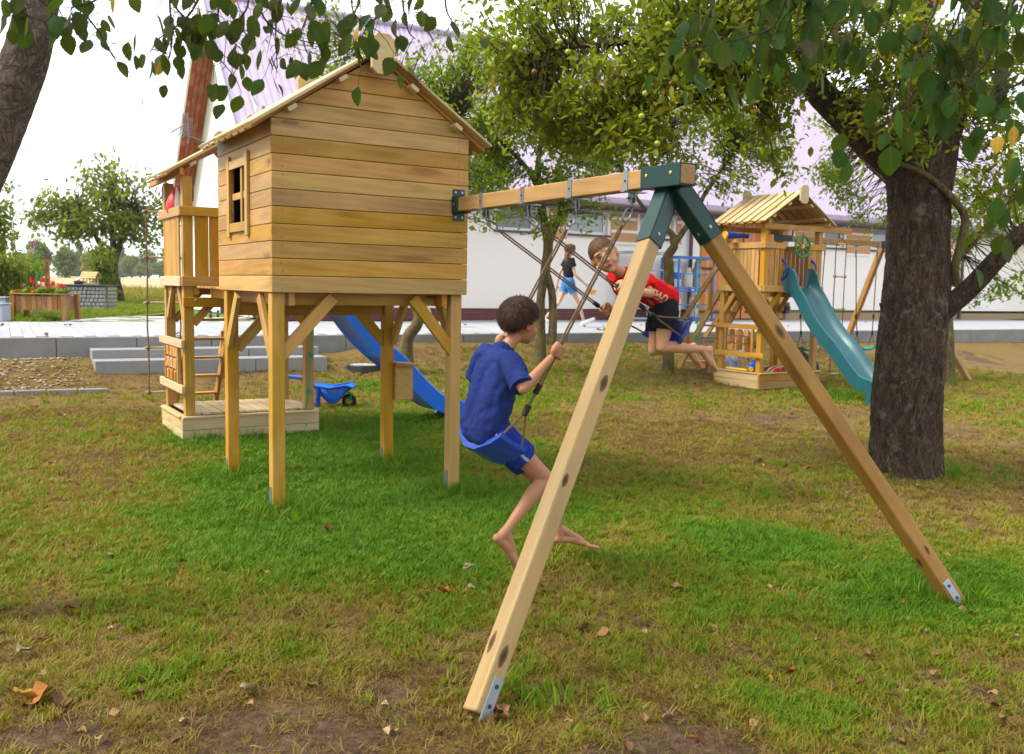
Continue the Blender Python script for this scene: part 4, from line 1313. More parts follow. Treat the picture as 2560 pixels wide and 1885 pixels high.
# the bridge deck that joins playhouse and tower
br = empty("bridge", PF(.7, 2.0, 1.5), "short wooden bridge deck between the playhouse and its tower", "bridge")
for u in (.25, 1.05): wchild("bridge_joist", PF, (u, 1.382, 1.455), (u, 2.60, 1.455), .045, .085, br)
for k in range(9): wchild("bridge_board", PF, (.10, 1.44 + k * .135, 1.51), (1.18, 1.44 + k * .135, 1.51), .12, .02, br)
# steering wheel, handles, telescope
def wheel(fr, u, v, z):
    root = empty("steering_wheel", fr(u, v, z), "green plastic steering wheel with six handles on the tower rail", "steering wheel")
    nd = (-fr.V).normalized(); a, b = fr.U, fr.Z
    c = fr(u, v, z)
    m = MB(); m.tube([c + a * .155 * math.cos(t) + b * .155 * math.sin(t) for t in np.linspace(0, 6.283, 33)[:-1]], .016, 8, close=True); m.build("rim", M["green_plastic"], root, True)
    for k in range(6):
        t = k * math.pi / 3 + math.pi / 6; d = a * math.cos(t) + b * math.sin(t)
        m = MB(); m.tube([c + d * .03, c + d * .15, c + d * .19], [.014, .012, .015], 8); m.build("spoke", M["green_plastic"], root, True)
    m = MB(); m.lathe(c - nd * .05, nd, [(0, .03), (.06, .035), (.075, .02)], 14); m.build("hub", M["yellow"], root, True)
wheel(TF2, .68, -.10, 2.12)
for i, u in enumerate((.365, 1.0)):
    root = empty("grab_handle", TF2(u, -.05, 1.78), ("blue grab handle left of the teal slide on the tower boards", "blue grab handle right of the teal slide on the tower boards")[i], "handle", "blue grab handles beside the teal slide")
    zc = 1.78
    m = MB(); m.tube([TF2(u, -.02, zc + .13), TF2(u + .015, -.055, zc + .10), TF2(u + .022, -.075, zc + .04), TF2(u + .022, -.075, zc - .04), TF2(u + .015, -.055, zc - .10), TF2(u, -.02, zc - .13)], [.02, .016, .014, .014, .016, .02], 8); m.build("grip", M["blue_dark"], root, True)
    for s in (-1, 1):
        m = MB(); m.lathe(TF2(u, -.012, zc + s * .14), -TF2.V, [(0, .026), (.014, .026), (.02, .018)], 12); m.build("foot_plate", M["blue_dark"], root, True)
tel = empty("telescope", TF2(-.02, .55, 2.25), "blue toy telescope with yellow rim on the left tower rail", "telescope")
c = TF2(-.07, .47, 2.265); d = (TF2(-.02, .62, 2.27) - TF2(-.14, .50, 2.26)); d = (TF2.U * .82 + TF2.V * -.25).normalized()
c = TF2(-.22, .60, 2.275)
m = MB(); m.lathe(c, d, [(0, .052), (.13, .050), (.135, .042), (.24, .040), (.245, .033), (.33, .030), (.36, .036), (.38, .036)], 18); m.build("tube", M["blue_dark"], tel, True)
m = MB(); m.lathe(c - d * .012, d, [(0, .060), (.03, .060), (.03, .045), (.004, .045)], 18); m.build("rim", M["yellow"], tel, True)
m = MB(); m.lathe(c + d * .16 - Vector((0, 0, .095)), (0, 0, 1), [(0, .055), (.03, .045), (.05, .03)], 12); m.build("mount", M["yellow"], tel, True)

# ------------------------------------------------------------------ slides
def slide(name, path, width, side, mat, label, wall=.13, foot=None):
    """path: world points down the middle of the bed; side: unit vector across"""
    root = empty(name, path[-1], label, "slide")
    # dense smooth path
    P = []
    n = len(path)
    for i in range(n - 1):
        p0, p1, p2, p3 = path[max(i - 1, 0)], path[i], path[i + 1], path[min(i + 2, n - 1)]
        for k in range(8):
            t = k / 8
            P.append(.5 * ((2 * p1) + (p2 - p0) * t + (2 * p0 - 5 * p1 + 4 * p2 - p3) * t * t + (3 * p1 - p0 - 3 * p2 + p3) * t ** 3))
    P.append(path[-1])
    h = width / 2
    V = []; F = []
    for i, p in enumerate(P):
        t = (P[min(i + 1, len(P) - 1)] - P[max(i - 1, 0)]).normalized(); nrm = side.cross(t)
        if nrm.z < 0: nrm = -nrm
        f = i / (len(P) - 1)
        w = wall * (1 + 1.1 * math.exp(-((f - .07) / .055) ** 2)) * (1 if f > .03 else .45 + .55 * f / .03) * (1 - .55 * max(0, (f - .90) / .10))
        fl = .05 * math.exp(-(f / .05) ** 2)
        sec = [(-h - .035 - fl, -.05), (-h - .045 - fl, w - .012), (-h - .030 - fl, w), (-h - .012 - fl, w - .004), (-h + .02, .03), (-h + .06, 0), (0, -.004), (h - .06, 0), (h - .02, .03), (h + .012 + fl, w - .004), (h + .030 + fl, w), (h + .045 + fl, w - .012), (h + .035 + fl, -.05), (h + .01, -.045), (0, -.022), (-h - .01, -.045)]
        for a, b in sec: V.append(tuple(p + side * a + nrm * b))
    k = len(sec)
    for i in range(len(P) - 1):
        for j in range(k):
            F.append((i * k + j, i * k + (j + 1) % k, (i + 1) * k + (j + 1) % k, (i + 1) * k + j))
    F.append(tuple(range(k))[::-1]); F.append(tuple((len(P) - 1) * k + j for j in range(k)))
    me = meshnp("chute", V, None, None if False else None, mat) if False else bpy.data.meshes.new("chute")
    me.from_pydata(V, [], F); me.validate(); me.shade_smooth(); me.materials.append(mat)
    o = put("chute", me, root); autosm(o, 50)
    bm2 = bmesh.new(); bm2.from_mesh(me); bmesh.ops.recalc_face_normals(bm2, faces=bm2.faces); bm2.to_mesh(me); bm2.free()
    # moulded wave line along the near wall
    m = MB()
    if foot is not None:
        for s in (-1, 1):
            a = foot + side * s * (h + .012); zt = a.z - .035
            m.prism([a + Vector((0, 0, -.03)), a + path_dir(path) * .13 + Vector((0, 0, -.045)), Vector((*(a + path_dir(path) * .07).xy, gz(a.x, a.y) - .03)), Vector((*(a - path_dir(path) * .07).xy, gz(a.x, a.y) - .03))], side * s * .03)
        m.build("foot", mat, root)
    return root, P
def path_dir(path):
    d = path[-1] - path[-2]; d.z = 0
    return d.normalized()
prof = [(0, 1.50), (.10, 1.49), (.26, 1.34), (.50, 1.02), (.72, .80), (.95, .61), (1.20, .36), (1.40, .20), (1.62, .135), (1.80, .12)]
s1 = [TF1(TW + .02 + a, .30, z) for a, z in prof]
slide("slide", s1, .40, TF1.V, M["slide_blue"], "bright blue plastic slide running down from the tower behind the playhouse", .13, s1[-2])
s2 = [TF2(.66, -.02 - a * .96, z) for a, z in prof]
slide("slide", s2, .40, TF2.U, M["teal"], "teal green wavy plastic slide on the far climbing tower", .145, s2[-2])

# ------------------------------------------------------------------ ropes
def rope_mesh(m, pts, r=.006, strands=3, pitch=.045, n=5):
    """twisted rope through the points"""
    P = [Vector(p) for p in pts]
    seg = []; L = 0
    for a, b in zip(P[:-1], P[1:]): seg.append((L, a, b)); L += (b - a).length
    steps = max(4, int(L / (pitch / 7)))
    ref = (P[1] - P[0]).orthogonal().normalized()
    tr = [[] for _ in range(strands)]
    si = 0
    for k in range(steps + 1):
        d = L * k / steps
        while si < len(seg) - 1 and d > seg[si][0] + (seg[si][2] - seg[si][1]).length: si += 1
        a, b = seg[si][1], seg[si][2]; t = (b - a).normalized()
        c = a + t * (d - seg[si][0])
        ref = (ref - t * ref.dot(t)).normalized(); bb = t.cross(ref)
        for s in range(strands):
            an = 2 * math.pi * (d / pitch + s / strands)
            tr[s].append(c + (ref * math.cos(an) + bb * math.sin(an)) * r * .52)
    for s in range(strands): m.tube(tr[s], r * .56, n)

def knot_rope(name, fr_pts, label, kn, r=.008, mat=None, parent=None):
    root = empty(name, fr_pts[0], label, "rope")
    m = MB(); m.tube(fr_pts, r, 7); m.build("cord", mat or M["rope_green"], root, True)
    for k in kn:
        m = MB()
        c = Vector(k); t = [c + Vector((.016 * math.cos(a * 2.0), .016 * math.sin(a * 2.0), .022 * math.sin(a) * 1.0)) for a in np.linspace(0, 6.283, 20)]
        m.tube(t, r * 1.3, 6); m.sphere(c, .017, 8, 6); m.build("knot", mat or M["rope_green"], root, True)
    return root
xs = at(780, 780, 8.75)
top = TF1(1.22, -.06, 1.46)
rp = []
for (px, py) in ((782, 740), (781, 800), (779, 860), (775, 915), (770, 975), (764, 1020), (762, 1055)): rp.append(at(px, py, top.y))
g0 = gnd(768, 1074); gend = [g0 + Vector((0, 0, .015)), gnd(786, 1089) + Vector((0, 0, .012)), gnd(814, 1096) + Vector((0, 0, .01))]
rp = [top] + rp[1:] + gend
knot_rope("knotted_rope", rp, "green knotted climbing rope trailing on the grass beside the sandbox", [at(781, 795, top.y), at(778, 888, top.y), at(772, 978, top.y), at(764, 1062, top.y)])
tp = TF2(-.42, TD + .012, 2.36)
knot_rope("knotted_rope", [tp, tp + Vector((.0, 0, -.8)), tp + Vector((-.01, 0, -1.75))], "thin green knotted rope hanging in front of the orange door", [tp + Vector((-.004 * k, 0, -.22 - .235 * k)) for k in range(7)], .007)
def rope_ladder(name, a, b, z0, z1, fr, n, label, zf=None):
    root = empty(name, fr(*a, z1), label, "rope ladder")
    mid = ((a[0] + b[0]) / 2, (a[1] + b[1]) / 2)
    m = MB(); m.tube([fr(*mid, z1 + .12) + Vector((.028 * math.cos(t), 0, .028 * math.sin(t))) for t in np.linspace(0, 6.283, 15)[:-1]], .005, 6, close=True)
    m.tube([fr(*mid, z1 + .15), fr(*mid, z1 + .26)], .006, 6); m.build("ring", M["chain"], root, True)
    for p in (a, b):
        pts = [fr(*mid, z1 + .09), fr(*p, z1)]
        for k in range(1, 9): pts.append(fr(p[0] + random.gauss(0, .004), p[1] + random.gauss(0, .004), z1 + (z0 - z1) * k / 8))
        m = MB(); m.tube(pts, .008, 6); m.build("side_rope", M["rope"], root, True)
    for k in range(n):
        z = z1 + (z0 - z1) * k / (n - 1) + .004
        ex = .06
        d = Vector((b[0] - a[0], b[1] - a[1])).normalized() * .035
        m = MB(); m.tube([fr(a[0] - d.x, a[1] - d.y, z), fr(b[0] + d.x, b[1] + d.y, z)], .013, 8)
        m.build("rung", M["pale"], root, True)
        m = MB()
        for p in (a, b): m.sphere(fr(*p, z), (.022, .022, .024), 8, 6)
        m.build("knot", M["rope"], root, True)
    return root
rope_ladder("rope_ladder", (-.10, 1.20), (.22, 1.20), .34, 2.18, TF1, 5, "rope ladder with wooden rungs hanging at the left end of the near tower")
rope_ladder("rope_ladder", (1.53, -.013), (1.76, -.013), .18, 2.20, TF2, 5, "rope ladder hanging from the far tower beam beside the teal slide")
# ------------------------------------------------------------------ big swing beside the playhouse
BW = Vector((-.43109, 6.98285))                 # where the beam meets the wall
SF = Frame(BW.x, BW.y, 0, AC, NN)               # u across the beam, v along it towards the camera
BZ = 2.160
def onS(px, py, s):
    """pixel on the plane across the swing beam at s metres from the wall"""
    r = ray(px, py); q = BW.dot(NN) + s
    t = q / (r.x * NN.x + r.y * NN.y)
    return EYE + r * t

swf = empty("swing_set", SF(0, 1.25, 0), "wooden swing beam on two splayed legs with dark green steel corner", "swing frame")
wchild("beam", SF, (0, .012, BZ), (0, 2.515, BZ), .095, .100, swf, M["beam"], bev=.006)
m = MB()   # wall bracket
m.fbox(SF, -.050, .050, -.0205 + .022, .026, BZ + .055, BZ + .115); m.fbox(SF, -.050, .050, .0015, .026, BZ - .115, BZ - .055)
m.fbox(SF, -.058, -.049, .003, .11, BZ - .055, BZ + .054); m.fbox(SF, .049, .058, .003, .11, BZ - .055, BZ + .054)
m.fbox(SF, -.058, .058, .003, .11, BZ - .060, BZ - .052); m.fbox(SF, -.058, .058, .003, .11, BZ + .052, BZ + .060)
wb = m.build("wall_bracket", M["green_metal"], swf, bevel=.003)
m = MB()
for u in (-.028, .028):
    for z in (-.09, .09): m.lathe(SF(u, .025, BZ + z), SF.V, [(0, .011), (.004, .011), (.006, .006)], 10)
m.lathe(SF(-.058, .06, BZ), -SF.U, [(0, .009), (.004, .009)], 8)
m.build("bolt", M["zinc"], wb)
HV = (.443, .986, 1.524, 2.062)
for v in HV:
    cl = empty("clamp", SF(0, v, BZ)); PW[cl.name] = Matrix.Translation(cl.location); cl.parent = swf; cl.matrix_basis = wmat(swf).inverted() @ PW[cl.name]
    m = MB()
    m.fbox(SF, -.0525, -.048, v - .02, v + .02, BZ - .056, BZ + .055); m.fbox(SF, .048, .0525, v - .02, v + .02, BZ - .056, BZ + .055)
    m.fbox(SF, -.0525, .0525, v - .02, v + .02, BZ + .0505, BZ + .055); m.fbox(SF, -.07, .09, v - .02, v + .02, BZ - .060, BZ - .052)
    m.build("strap", M["zinc"], cl, bevel=.001)
    m = MB(); m.lathe(SF(-.0525, v, BZ), -SF.U, [(0, .007), (.003, .007)], 8); m.build("bolt", M["darkmetal"], cl)
    m = MB()
    m.fbox(SF, -.018, -.010, v - .014, v + .014, BZ - .115, BZ - .06); m.fbox(SF, .010, .018, v - .014, v + .014, BZ - .115, BZ - .06)
    m.tube([SF(-.035, v, BZ - .092), SF(.03, v, BZ - .092)], .006, 8); m.tube([SF(0, v, BZ - .09), SF(0, v, BZ - .135)], .008, 8)
    m.build("hanger", M["chain"], cl)
# corner bracket
cb = empty("corner_bracket", SF(0, 2.35, BZ)); PW[cb.name] = Matrix.Translation(cb.location); cb.parent = swf; cb.matrix_basis = wmat(swf).inverted() @ PW[cb.name]
m = MB()
v0, v1 = 2.195, 2.512
m.fbox(SF, -.0545, -.048, v0, v1, BZ - .057, BZ + .057); m.fbox(SF, .048, .0545, v0, v1, BZ - .057, BZ + .057)
m.fbox(SF, -.0545, .0545, v0, v1, BZ + .051, BZ + .0575); m.fbox(SF, -.0545, .0545, v0, v1, BZ - .0575, BZ - .051)
m.build("sleeve", M["green_metal"], cb, bevel=.002)
m = MB()
for v in (2.245, 2.44): m.lathe(SF(-.0545, v, BZ + .01), -SF.U, [(0, .010), (.003, .010), (.005, .005)], 10)
m.build("bolt", M["brass"] if "brass" in M else plain("brass_bolt", (.55, .42, .18), .4, .5, .8), cb)
F1 = gnd(1186, 1797); F2 = gnd(2392, 1512)
tops = (onS(1660, 506, 2.335), SF(.085, 2.36, BZ - .075))
for i, (tp, ft) in enumerate(zip(tops, (F1, F2))):
    d = (ft - tp).normalized()
    up = SF.V
    a = tp - d * (.06 if i == 0 else -.02); b = ft - d * .02
    LEG = timber("leg", a, b, .088, .088, M["leg"] if i == 0 else M["leg_shaded"], swf, up, .010)
    X, Y, Z, L = axes(a, b, up)
    m = MB()
    Mx = Matrix((X, Y, Z)).transposed()
    ln = .33 + (.13 if i == 0 else 0)
    for c, s in (((0, .0475, 0), (ln, .006, .101)), ((0, -.0475, 0), (ln, .006, .101)), ((0, 0, .0475), (ln, .088, .006))):
        m.box(tp + d * (ln / 2 - .03 - (.13 if i == 0 else 0)) + Mx @ Vector(c), s, Mx)
    m.build("leg_sleeve", M["green_metal"] if i else M["green_metal"], cb, bevel=.003)
    m = MB(); m.lathe(tp + d * .24 + Mx @ Vector((0, .0505 if i == 0 else -.0505, 0)), (Mx @ Vector((0, 1 if i == 0 else -1, 0))), [(0, .010), (.003, .010), (.005, .004)], 10)
    m.lathe(tp + d * .24 + Mx @ Vector((0, 0, .0505)), Z, [(0, .010), (.003, .010), (.005, .004)], 10)
    m.build("bolt", M["zinc"], cb)
    # ground anchor plate
    m = MB()
    m.box(b - d * .075 + Mx @ Vector((.02, .012 if i == 0 else -.01, .0465)), (.20, .052, .004), Mx)
    ga = m.build("ground_anchor", M["zinc"], swf, bevel=.002)
    m = MB()
    for q in (-.05, .03): m.lathe(b + d * (q - .07) + Mx @ Vector((0, .012 if i == 0 else -.01, .0485)), Z, [(0, .009), (.004, .009)], 8)
    m.build("bolt", M["darkmetal"], ga)
    # the big dark knots of the sawn timber
    yl = Y if Y.dot(SF.U) < 0 else -Y
    KN_ = (((1560, 985, Z, .085, .040, .0), (1415, 1212, Z, .062, .030, .018), (1255, 1645, Z, .085, .036, .006), (1236, 1610, yl, .085, .030, .010)) if i == 0 else
           ((1938, 832, Z, .080, .040, .0), (2300, 1376, Z, .055, .022, -.004), (2290, 1405, yl, .06, .026, .008)))
    for px, py, nrm, rl, rs, off in KN_:
        r_ = ray(px, py); w0 = EYE - a; A_, B_, D_, E_ = r_.dot(r_), r_.dot(d), r_.dot(w0), d.dot(w0)
        t_ = (A_ * E_ - B_ * D_) / (A_ - B_ * B_)
        if not 0 < t_ < L: continue
        sd = d.cross(nrm); c_ = a + d * t_ + nrm * .0452 + sd * off
        V = [tuple(c_)]; F3 = []; F4 = []; K = [1.0]
        for ri, f_ in enumerate((.35, .7, 1.0)):
            for q in np.linspace(0, 2 * math.pi, 21)[:-1]:
                V.append(tuple(c_ + d * .62 * rl * f_ * math.cos(q) * (1 + .2 * math.sin(2 * q + 1)) + sd * max(-.0335 - off, min(.0335 - off, .66 * rs * f_ * math.sin(q))))); K.append((.8, .42, -.25)[ri])
        F3 = [(0, 1 + j, 1 + (j + 1) % 20) for j in range(20)]
        F4 = [(1 + k * 20 + j, 1 + (k + 1) * 20 + j, 1 + (k + 1) * 20 + (j + 1) % 20, 1 + k * 20 + (j + 1) % 20) for k in (0, 1) for j in range(20)]
        put("knot", meshnp("knot", V, F4, F3, M["knot"], {"core": K}), LEG)

# ------------------------------------------------------------------ swings
def carabiner(m, a, b, w=.025, r=.0058):
    """oval snap hook between two points"""
    a, b = Vector(a), Vector(b); t = (b - a); L = t.length; t.normalize(); s = t.cross(SF.V).normalized()
    pts = []
    for q in np.linspace(0, 2 * math.pi, 25)[:-1]:
        f = .5 - .5 * math.cos(q); ww = w * math.sin(q) * (.75 + .25 * f)
        pts.append(a + t * L * f + s * ww)
    m.tube(pts, r, 6, close=True)
def ring(m, c, t, r=.014, w=.003):
    c = Vector(c); t = Vector(t).normalized(); s = SF.V.cross(t).normalized()
    m.tube([c + t * r * math.cos(q) * 1.3 + s * r * math.sin(q) for q in np.linspace(0, 6.283, 17)[:-1]], w, 5, close=True)
def seat_mesh(m, c, dv, up, fr, L=.45, D=.205, sag=.108, thick=.022, ribs=True):
    """sling seat: c centre, dv depth direction, up its normal; length along the beam"""
    lv = fr.V if fr is SF else fr.U
    nu, nv = 17, 9
    grid = {}
    k0 = len(m.v)
    for side in (0, 1):
        for i in range(nu):
            f = (i / (nu - 1)) * 2 - 1
            for j in range(nv):
                g = (j / (nv - 1)) * 2 - 1
                # rounded ends
                ln = L / 2 * f; dp = D / 2 * g * (1 - .10 * f * f)
                z = sag * (f * f) * 1.0 + .012 * g * g * (1 if side == 0 else .3) - (thick if side else 0)
                if side == 1 and ribs and i % 4 == 2: z -= .006
                m.v.append(tuple(c + lv * ln + dv * dp + up * z))
    n = nu * nv
    for i in range(nu - 1):
        for j in range(nv - 1):
            a = k0 + i * nv + j; m.f.append((a, a + nv, a + nv + 1, a + 1)); a += n; m.f.append((a, a + 1, a + nv + 1, a + nv))
    for i in range(nu - 1):
        for j in (0, nv - 1):
            a = k0 + i * nv + j; m.f.append((a, a + nv, a + nv + n, a + n))
    for j in range(nv - 1):
        for i in (0, nu - 1):
            a = k0 + i * nv + j; m.f.append((a, a + 1, a + 1 + n, a + n))
def coupler(m, c, t, L=.05, r=.017):
    c, t = Vector(c), Vector(t).normalized()
    prof = []
    for k in range(4):
        d = L * k / 4; prof += [(d, r), (d + L / 8, r), (d + L / 8, r * .7), (d + L / 4, r * .7)]
    m.lathe(c - t * L / 2, t, prof, 10)
SEATS = {}
def big_swing(va, vb, knot, hand, seat_c, dv, up, splits, mat, label, mat_rope="rope"):
    root = empty("swing", SF(0, (va + vb) / 2, 1.95), label, "swing", "rope swings hanging from the wooden beam")
    for v, side in ((va, -1), (vb, 1)):
        top = SF(0, v, BZ - .135)
        kn = SF(knot[0], v, knot[1]); d = (kn - top).normalized()
        c0, c1 = top + d * .005, top + d * .10
        m = MB(); carabiner(m, c0, c1); ring(m, top + d * .112, d); m.build("carabiner", M["chain"], root, True)
        r0 = top + d * .125
        hd = SF(hand[0], v, hand[1])
        offs = SF.V.cross(d).normalized() * .0085
        L = (kn - r0).length
        cp = r0 + d * (L - .13)
        m = MB()
        rope_mesh(m, [r0 + offs * .5, r0 + d * .05 + offs, cp + offs], .0062); rope_mesh(m, [r0 - offs * .5, r0 + d * .05 - offs, cp - offs], .0062)
        rope_mesh(m, [cp - d * .02, kn], .0072)
        e = [seat_c + SF.V * (side * .205) + dv * q * .075 + up * .102 for q in (-1, 1)]
        rope_mesh(m, [kn, e[0]], .0068); rope_mesh(m, [kn, e[1]], .0068)
        m.build("rope", M[mat_rope], root, True)
        m = MB(); coupler(m, cp, d, .055, .018); m.build("coupler", M["black"], root)
        m = MB(); coupler(m, kn, d, .06, .018); m.build("coupler", M["black"], root)
    m = MB(); seat_mesh(m, seat_c, dv, up, SF); m.build("seat", mat, root, True)
    return root
# the nearer swing carries the boy in blue; its ropes lean to the left
dr = Vector((SF.U * .595 + SF.Z * 1.008)).normalized()
dvB = (SF.U * 1.008 - SF.Z * .595).normalized()
seatB = SF(-.765, 1.793, .655)
big_swing(HV[2], HV[3], (-.665, .917), (-.471, 1.224), seatB, dvB, dr, None, M["blue"], "rope swing with curved blue seat carrying the boy in blue")
# the farther swing flies the other way under the boy in red
tr_ = Vector((1.092 - .0, 0, 1.377 - 2.02)); 
drR = (SF.U * -(1.092) + SF.Z * (2.02 - 1.377)).normalized()
dvR = (SF.U * .50 + SF.Z * .86).normalized(); upR = (SF.U * -.86 + SF.Z * .50).normalized()
_p = onS(1716, 820, .93); seatR = SF((_p.xy - BW).dot(AC), .715, _p.z) - upR * .10
big_swing(HV[0], HV[1], (1.092, 1.377), (1.0, 1.54), seatR, dvR, upR, None, M["blue_dark"], "rope swing with dark blue seat behind the boy in red")

# ------------------------------------------------------------------ swing of the far tower
FS = Frame(TF2.o.x, TF2.o.y, .12)
sf2 = empty("swing_set", FS(2.6, .8, 0), "wooden swing beam reaching right from the far tower behind the big trunk", "swing frame")
wchild("beam", FS, (TW + .02, .80, 2.30), (3.95, .80, 2.30), .09, .09, sf2, M["wood"])
m = MB(); m.fbox(FS, TW - .16, TW + .16, .75, .85, 2.25, 2.35); m.build("wall_bracket", M["green_metal"], sf2)
m = MB(); m.fbox(FS, 3.62, 3.955, .747, .853, 2.247, 2.353); m.build("corner_bracket", M["green_metal"], sf2)
for ft, s in (((4.75, -.33), -1), ((4.25, 2.05), 1)):
    p = FS(ft[0], ft[1], 0); p.z = gz(p.x, p.y) - .03
    timber("leg", FS(3.80, .80 + s * .07, 2.28), p, .088, .088, M["wood"], sf2, FS.U)
for hi, (us, lab) in enumerate((((1.68, 2.24), "green seated swing left of the pair on the far beam"), ((3.02, 3.58), "green seated swing partly hidden by the big trunk"))):
    root = empty("swing", FS(sum(us) / 2, .8, 2.2), lab, "swing", "green seated swings on the far beam")
    z0 = .50 if hi == 0 else .48
    um = sum(us) / 2 + (.0 if hi == 0 else .06)
    for i, u in enumerate(us):
        m = MB(); m.fbox(FS, u - .02, u + .02, .75, .85, 2.24, 2.36); m.tube([FS(u, .80, 2.25), FS(u, .80, 2.18)], .01, 6); m.build("clamp", M["zinc"], root)
        e = um + (-.2 if i == 0 else .2)
        m = MB(); m.tube([FS(u, .80, 2.17), FS(u * .5 + e * .5, .80, 1.3), FS(e, .80, z0 + .26)], [.009, .009, .009], 6)
        for q in (-.07, .07): m.tube([FS(e, .80, z0 + .26), FS(e, .80 + q, z0 + .05)], .008, 6)
        m.build("rope", M["rope"], root, True)
        m = MB(); m.tube([FS(u, .8, 2.18), FS(u, .8, 2.06)], .013, 6); m.build("carabiner", M["chain"], root)
        m = MB(); coupler(m, FS(e, .80, z0 + .28), (0, 0, 1), .07, .02); coupler(m, FS(u * .4 + e * .6, .80, 1.05), (0, 0, 1), .07, .02); m.build("coupler", M["black"], root)
    m = MB(); seat_mesh(m, FS(um, .80, z0), FS.V, Vector((0, 0, 1)), FS, .44, .17, .06); m.build("seat", M["seat_green"], root, True)
# ------------------------------------------------------------------ people
DG = None
def remesh(mb, vox, smooth=3, factor=.5):
    """union of the overlapping closed shapes as one smooth surface (numpy verts, quads)"""
    me = bpy.data.meshes.new("tmp"); me.from_pydata(mb.v, [], mb.f); me.update()
    o = bpy.data.objects.new("tmp", me); COL.objects.link(o)
    r = o.modifiers.new("r", "REMESH"); r.mode = "VOXEL"; r.voxel_size = vox
    if smooth:
        s = o.modifiers.new("s", "SMOOTH"); s.factor = factor; s.iterations = smooth
    dg = bpy.context.evaluated_depsgraph_get()
    ev = o.evaluated_get(dg); m2 = ev.to_mesh()
    V = np.empty(len(m2.vertices) * 3, np.float32); m2.vertices.foreach_get("co", V)
    NV = np.empty(len(m2.vertices) * 3, np.float32); m2.vertices.foreach_get("normal", NV)
    F = [tuple(p.vertices) for p in m2.polygons]
    ev.to_mesh_clear()
    bpy.data.objects.remove(o); bpy.data.meshes.remove(me)
    return V.reshape(-1, 3), NV.reshape(-1, 3), F

def rc(m, p0, p1, r0, r1, nu=14):
    """round cone"""
    p0, p1 = Vector(p0), Vector(p1)
    if (p1 - p0).length > 1e-5: m.tube([p0, p1], [r0, r1], nu)
    m.sphere(p0, r0, nu, 8); m.sphere(p1, r1, nu, 8)
def limb(m, p0, p1, prof):
    """prof: (fraction, radius, sideways offset vector)"""
    p0, p1 = Vector(p0), Vector(p1)
    pts = [(p0.lerp(p1, f) + (Vector(o) if o is not None else Vector()), r) for f, r, o in prof]
    for (a, ra), (b, rb) in zip(pts[:-1], pts[1:]): rc(m, a, b, ra, rb)

def colour_mesh(name, V, F, cols, mat, parent, smooth=True):
    me = bpy.data.meshes.new(name); me.from_pydata([tuple(map(float, v)) for v in V], [], F)
    if smooth: me.shade_smooth()
    a = me.attributes.new("col", "FLOAT_COLOR", "POINT")
    c = np.concatenate([np.asarray(cols, np.float32), np.ones((len(V), 1), np.float32)], 1); a.data.foreach_set("color", c.ravel())
    me.materials.append(mat)
    return put(name, me, parent)

class Head:
    def __init__(s, c, fwd, up, h):
        s.c = Vector(c); s.h = h; k = h / .22; s.k = k
        s.z = Vector(up).normalized(); f = Vector(fwd); s.y = (f - s.z * f.dot(s.z)).normalized(); s.x = s.y.cross(s.z)
        s.R = Matrix((s.x, s.y, s.z)).transposed()
    def __call__(s, x, y, z): return s.c + s.R @ (Vector((x, y, z)) * s.k)
    def loc(s, V):
        Rn = np.array(s.R)
        return (np.asarray(V) - np.array(s.c)) @ Rn / s.k
def head_parts(m, H, child=True):
    k = H.k
    E_ = lambda c, r: m.sphere(H(*c), tuple(q * k for q in r), 16, 10, H.R)
    E_((0, -.012, .030), (.076, .095, .082))
    E_((0, .012, .0), (.070, .078, .080))
    E_((0, .026, -.045), (.056, .058, .058))
    E_((0, .052, -.085), (.026, .026, .022))
    for sx in (-1, 1):
        E_((sx * .036, .052, -.038), (.028, .026, .030))
        E_((sx * .030, .074, .030), (.030, .014, .014))
        E_((sx * .078, -.008, -.010), (.010, .022, .034)); E_((sx * .083, -.014, .005), (.008, .016, .018))
        E_((sx * .010, .093, -.026), (.010, .009, .008))
    rc(m, H(0, .086, .012), H(0, .100, -.020), .0075 * k, .011 * k, 10)
    E_((0, .078, -.054), (.022, .010, .006)); E_((0, .076, -.064), (.019, .010, .007))
def head_paint(H, V, C, brow=(.03, .018, .012), lip=(.42, .13, .11), open_mouth=False, eyes=True):
    L = H.loc(V); x, y, z = L.T
    face = (y > .03)
    def blob(cx, cz, rx, rz, col, a=1.0):
        w = np.exp(-(((np.abs(x) - cx) / rx) ** 2 + ((z - cz) / rz) ** 2) ** 2) * face * a
        C[:] = C * (1 - w[:, None]) + np.array(col) * w[:, None]
    blob(.034, -.034, .026, .022, (.60, .23, .15), .35)
    if eyes:
        blob(.030, .008, .017, .010, (.32, .16, .10), .7)
        blob(.030, .008, .013, .0055, (.05, .028, .02), 1)
    blob(.032, .031, .020, .006, brow, .9)
    blob(0, -.058, .022, .010, lip, .9)
    if open_mouth: blob(0, -.059, .015, .0045, (.07, .02, .018), 1)
    ears = (np.abs(x) > .074) & (np.abs(y + .01) < .03) & (np.abs(z + .005) < .04)
    C[ears] = C[ears] * np.array((1.08, .86, .82))
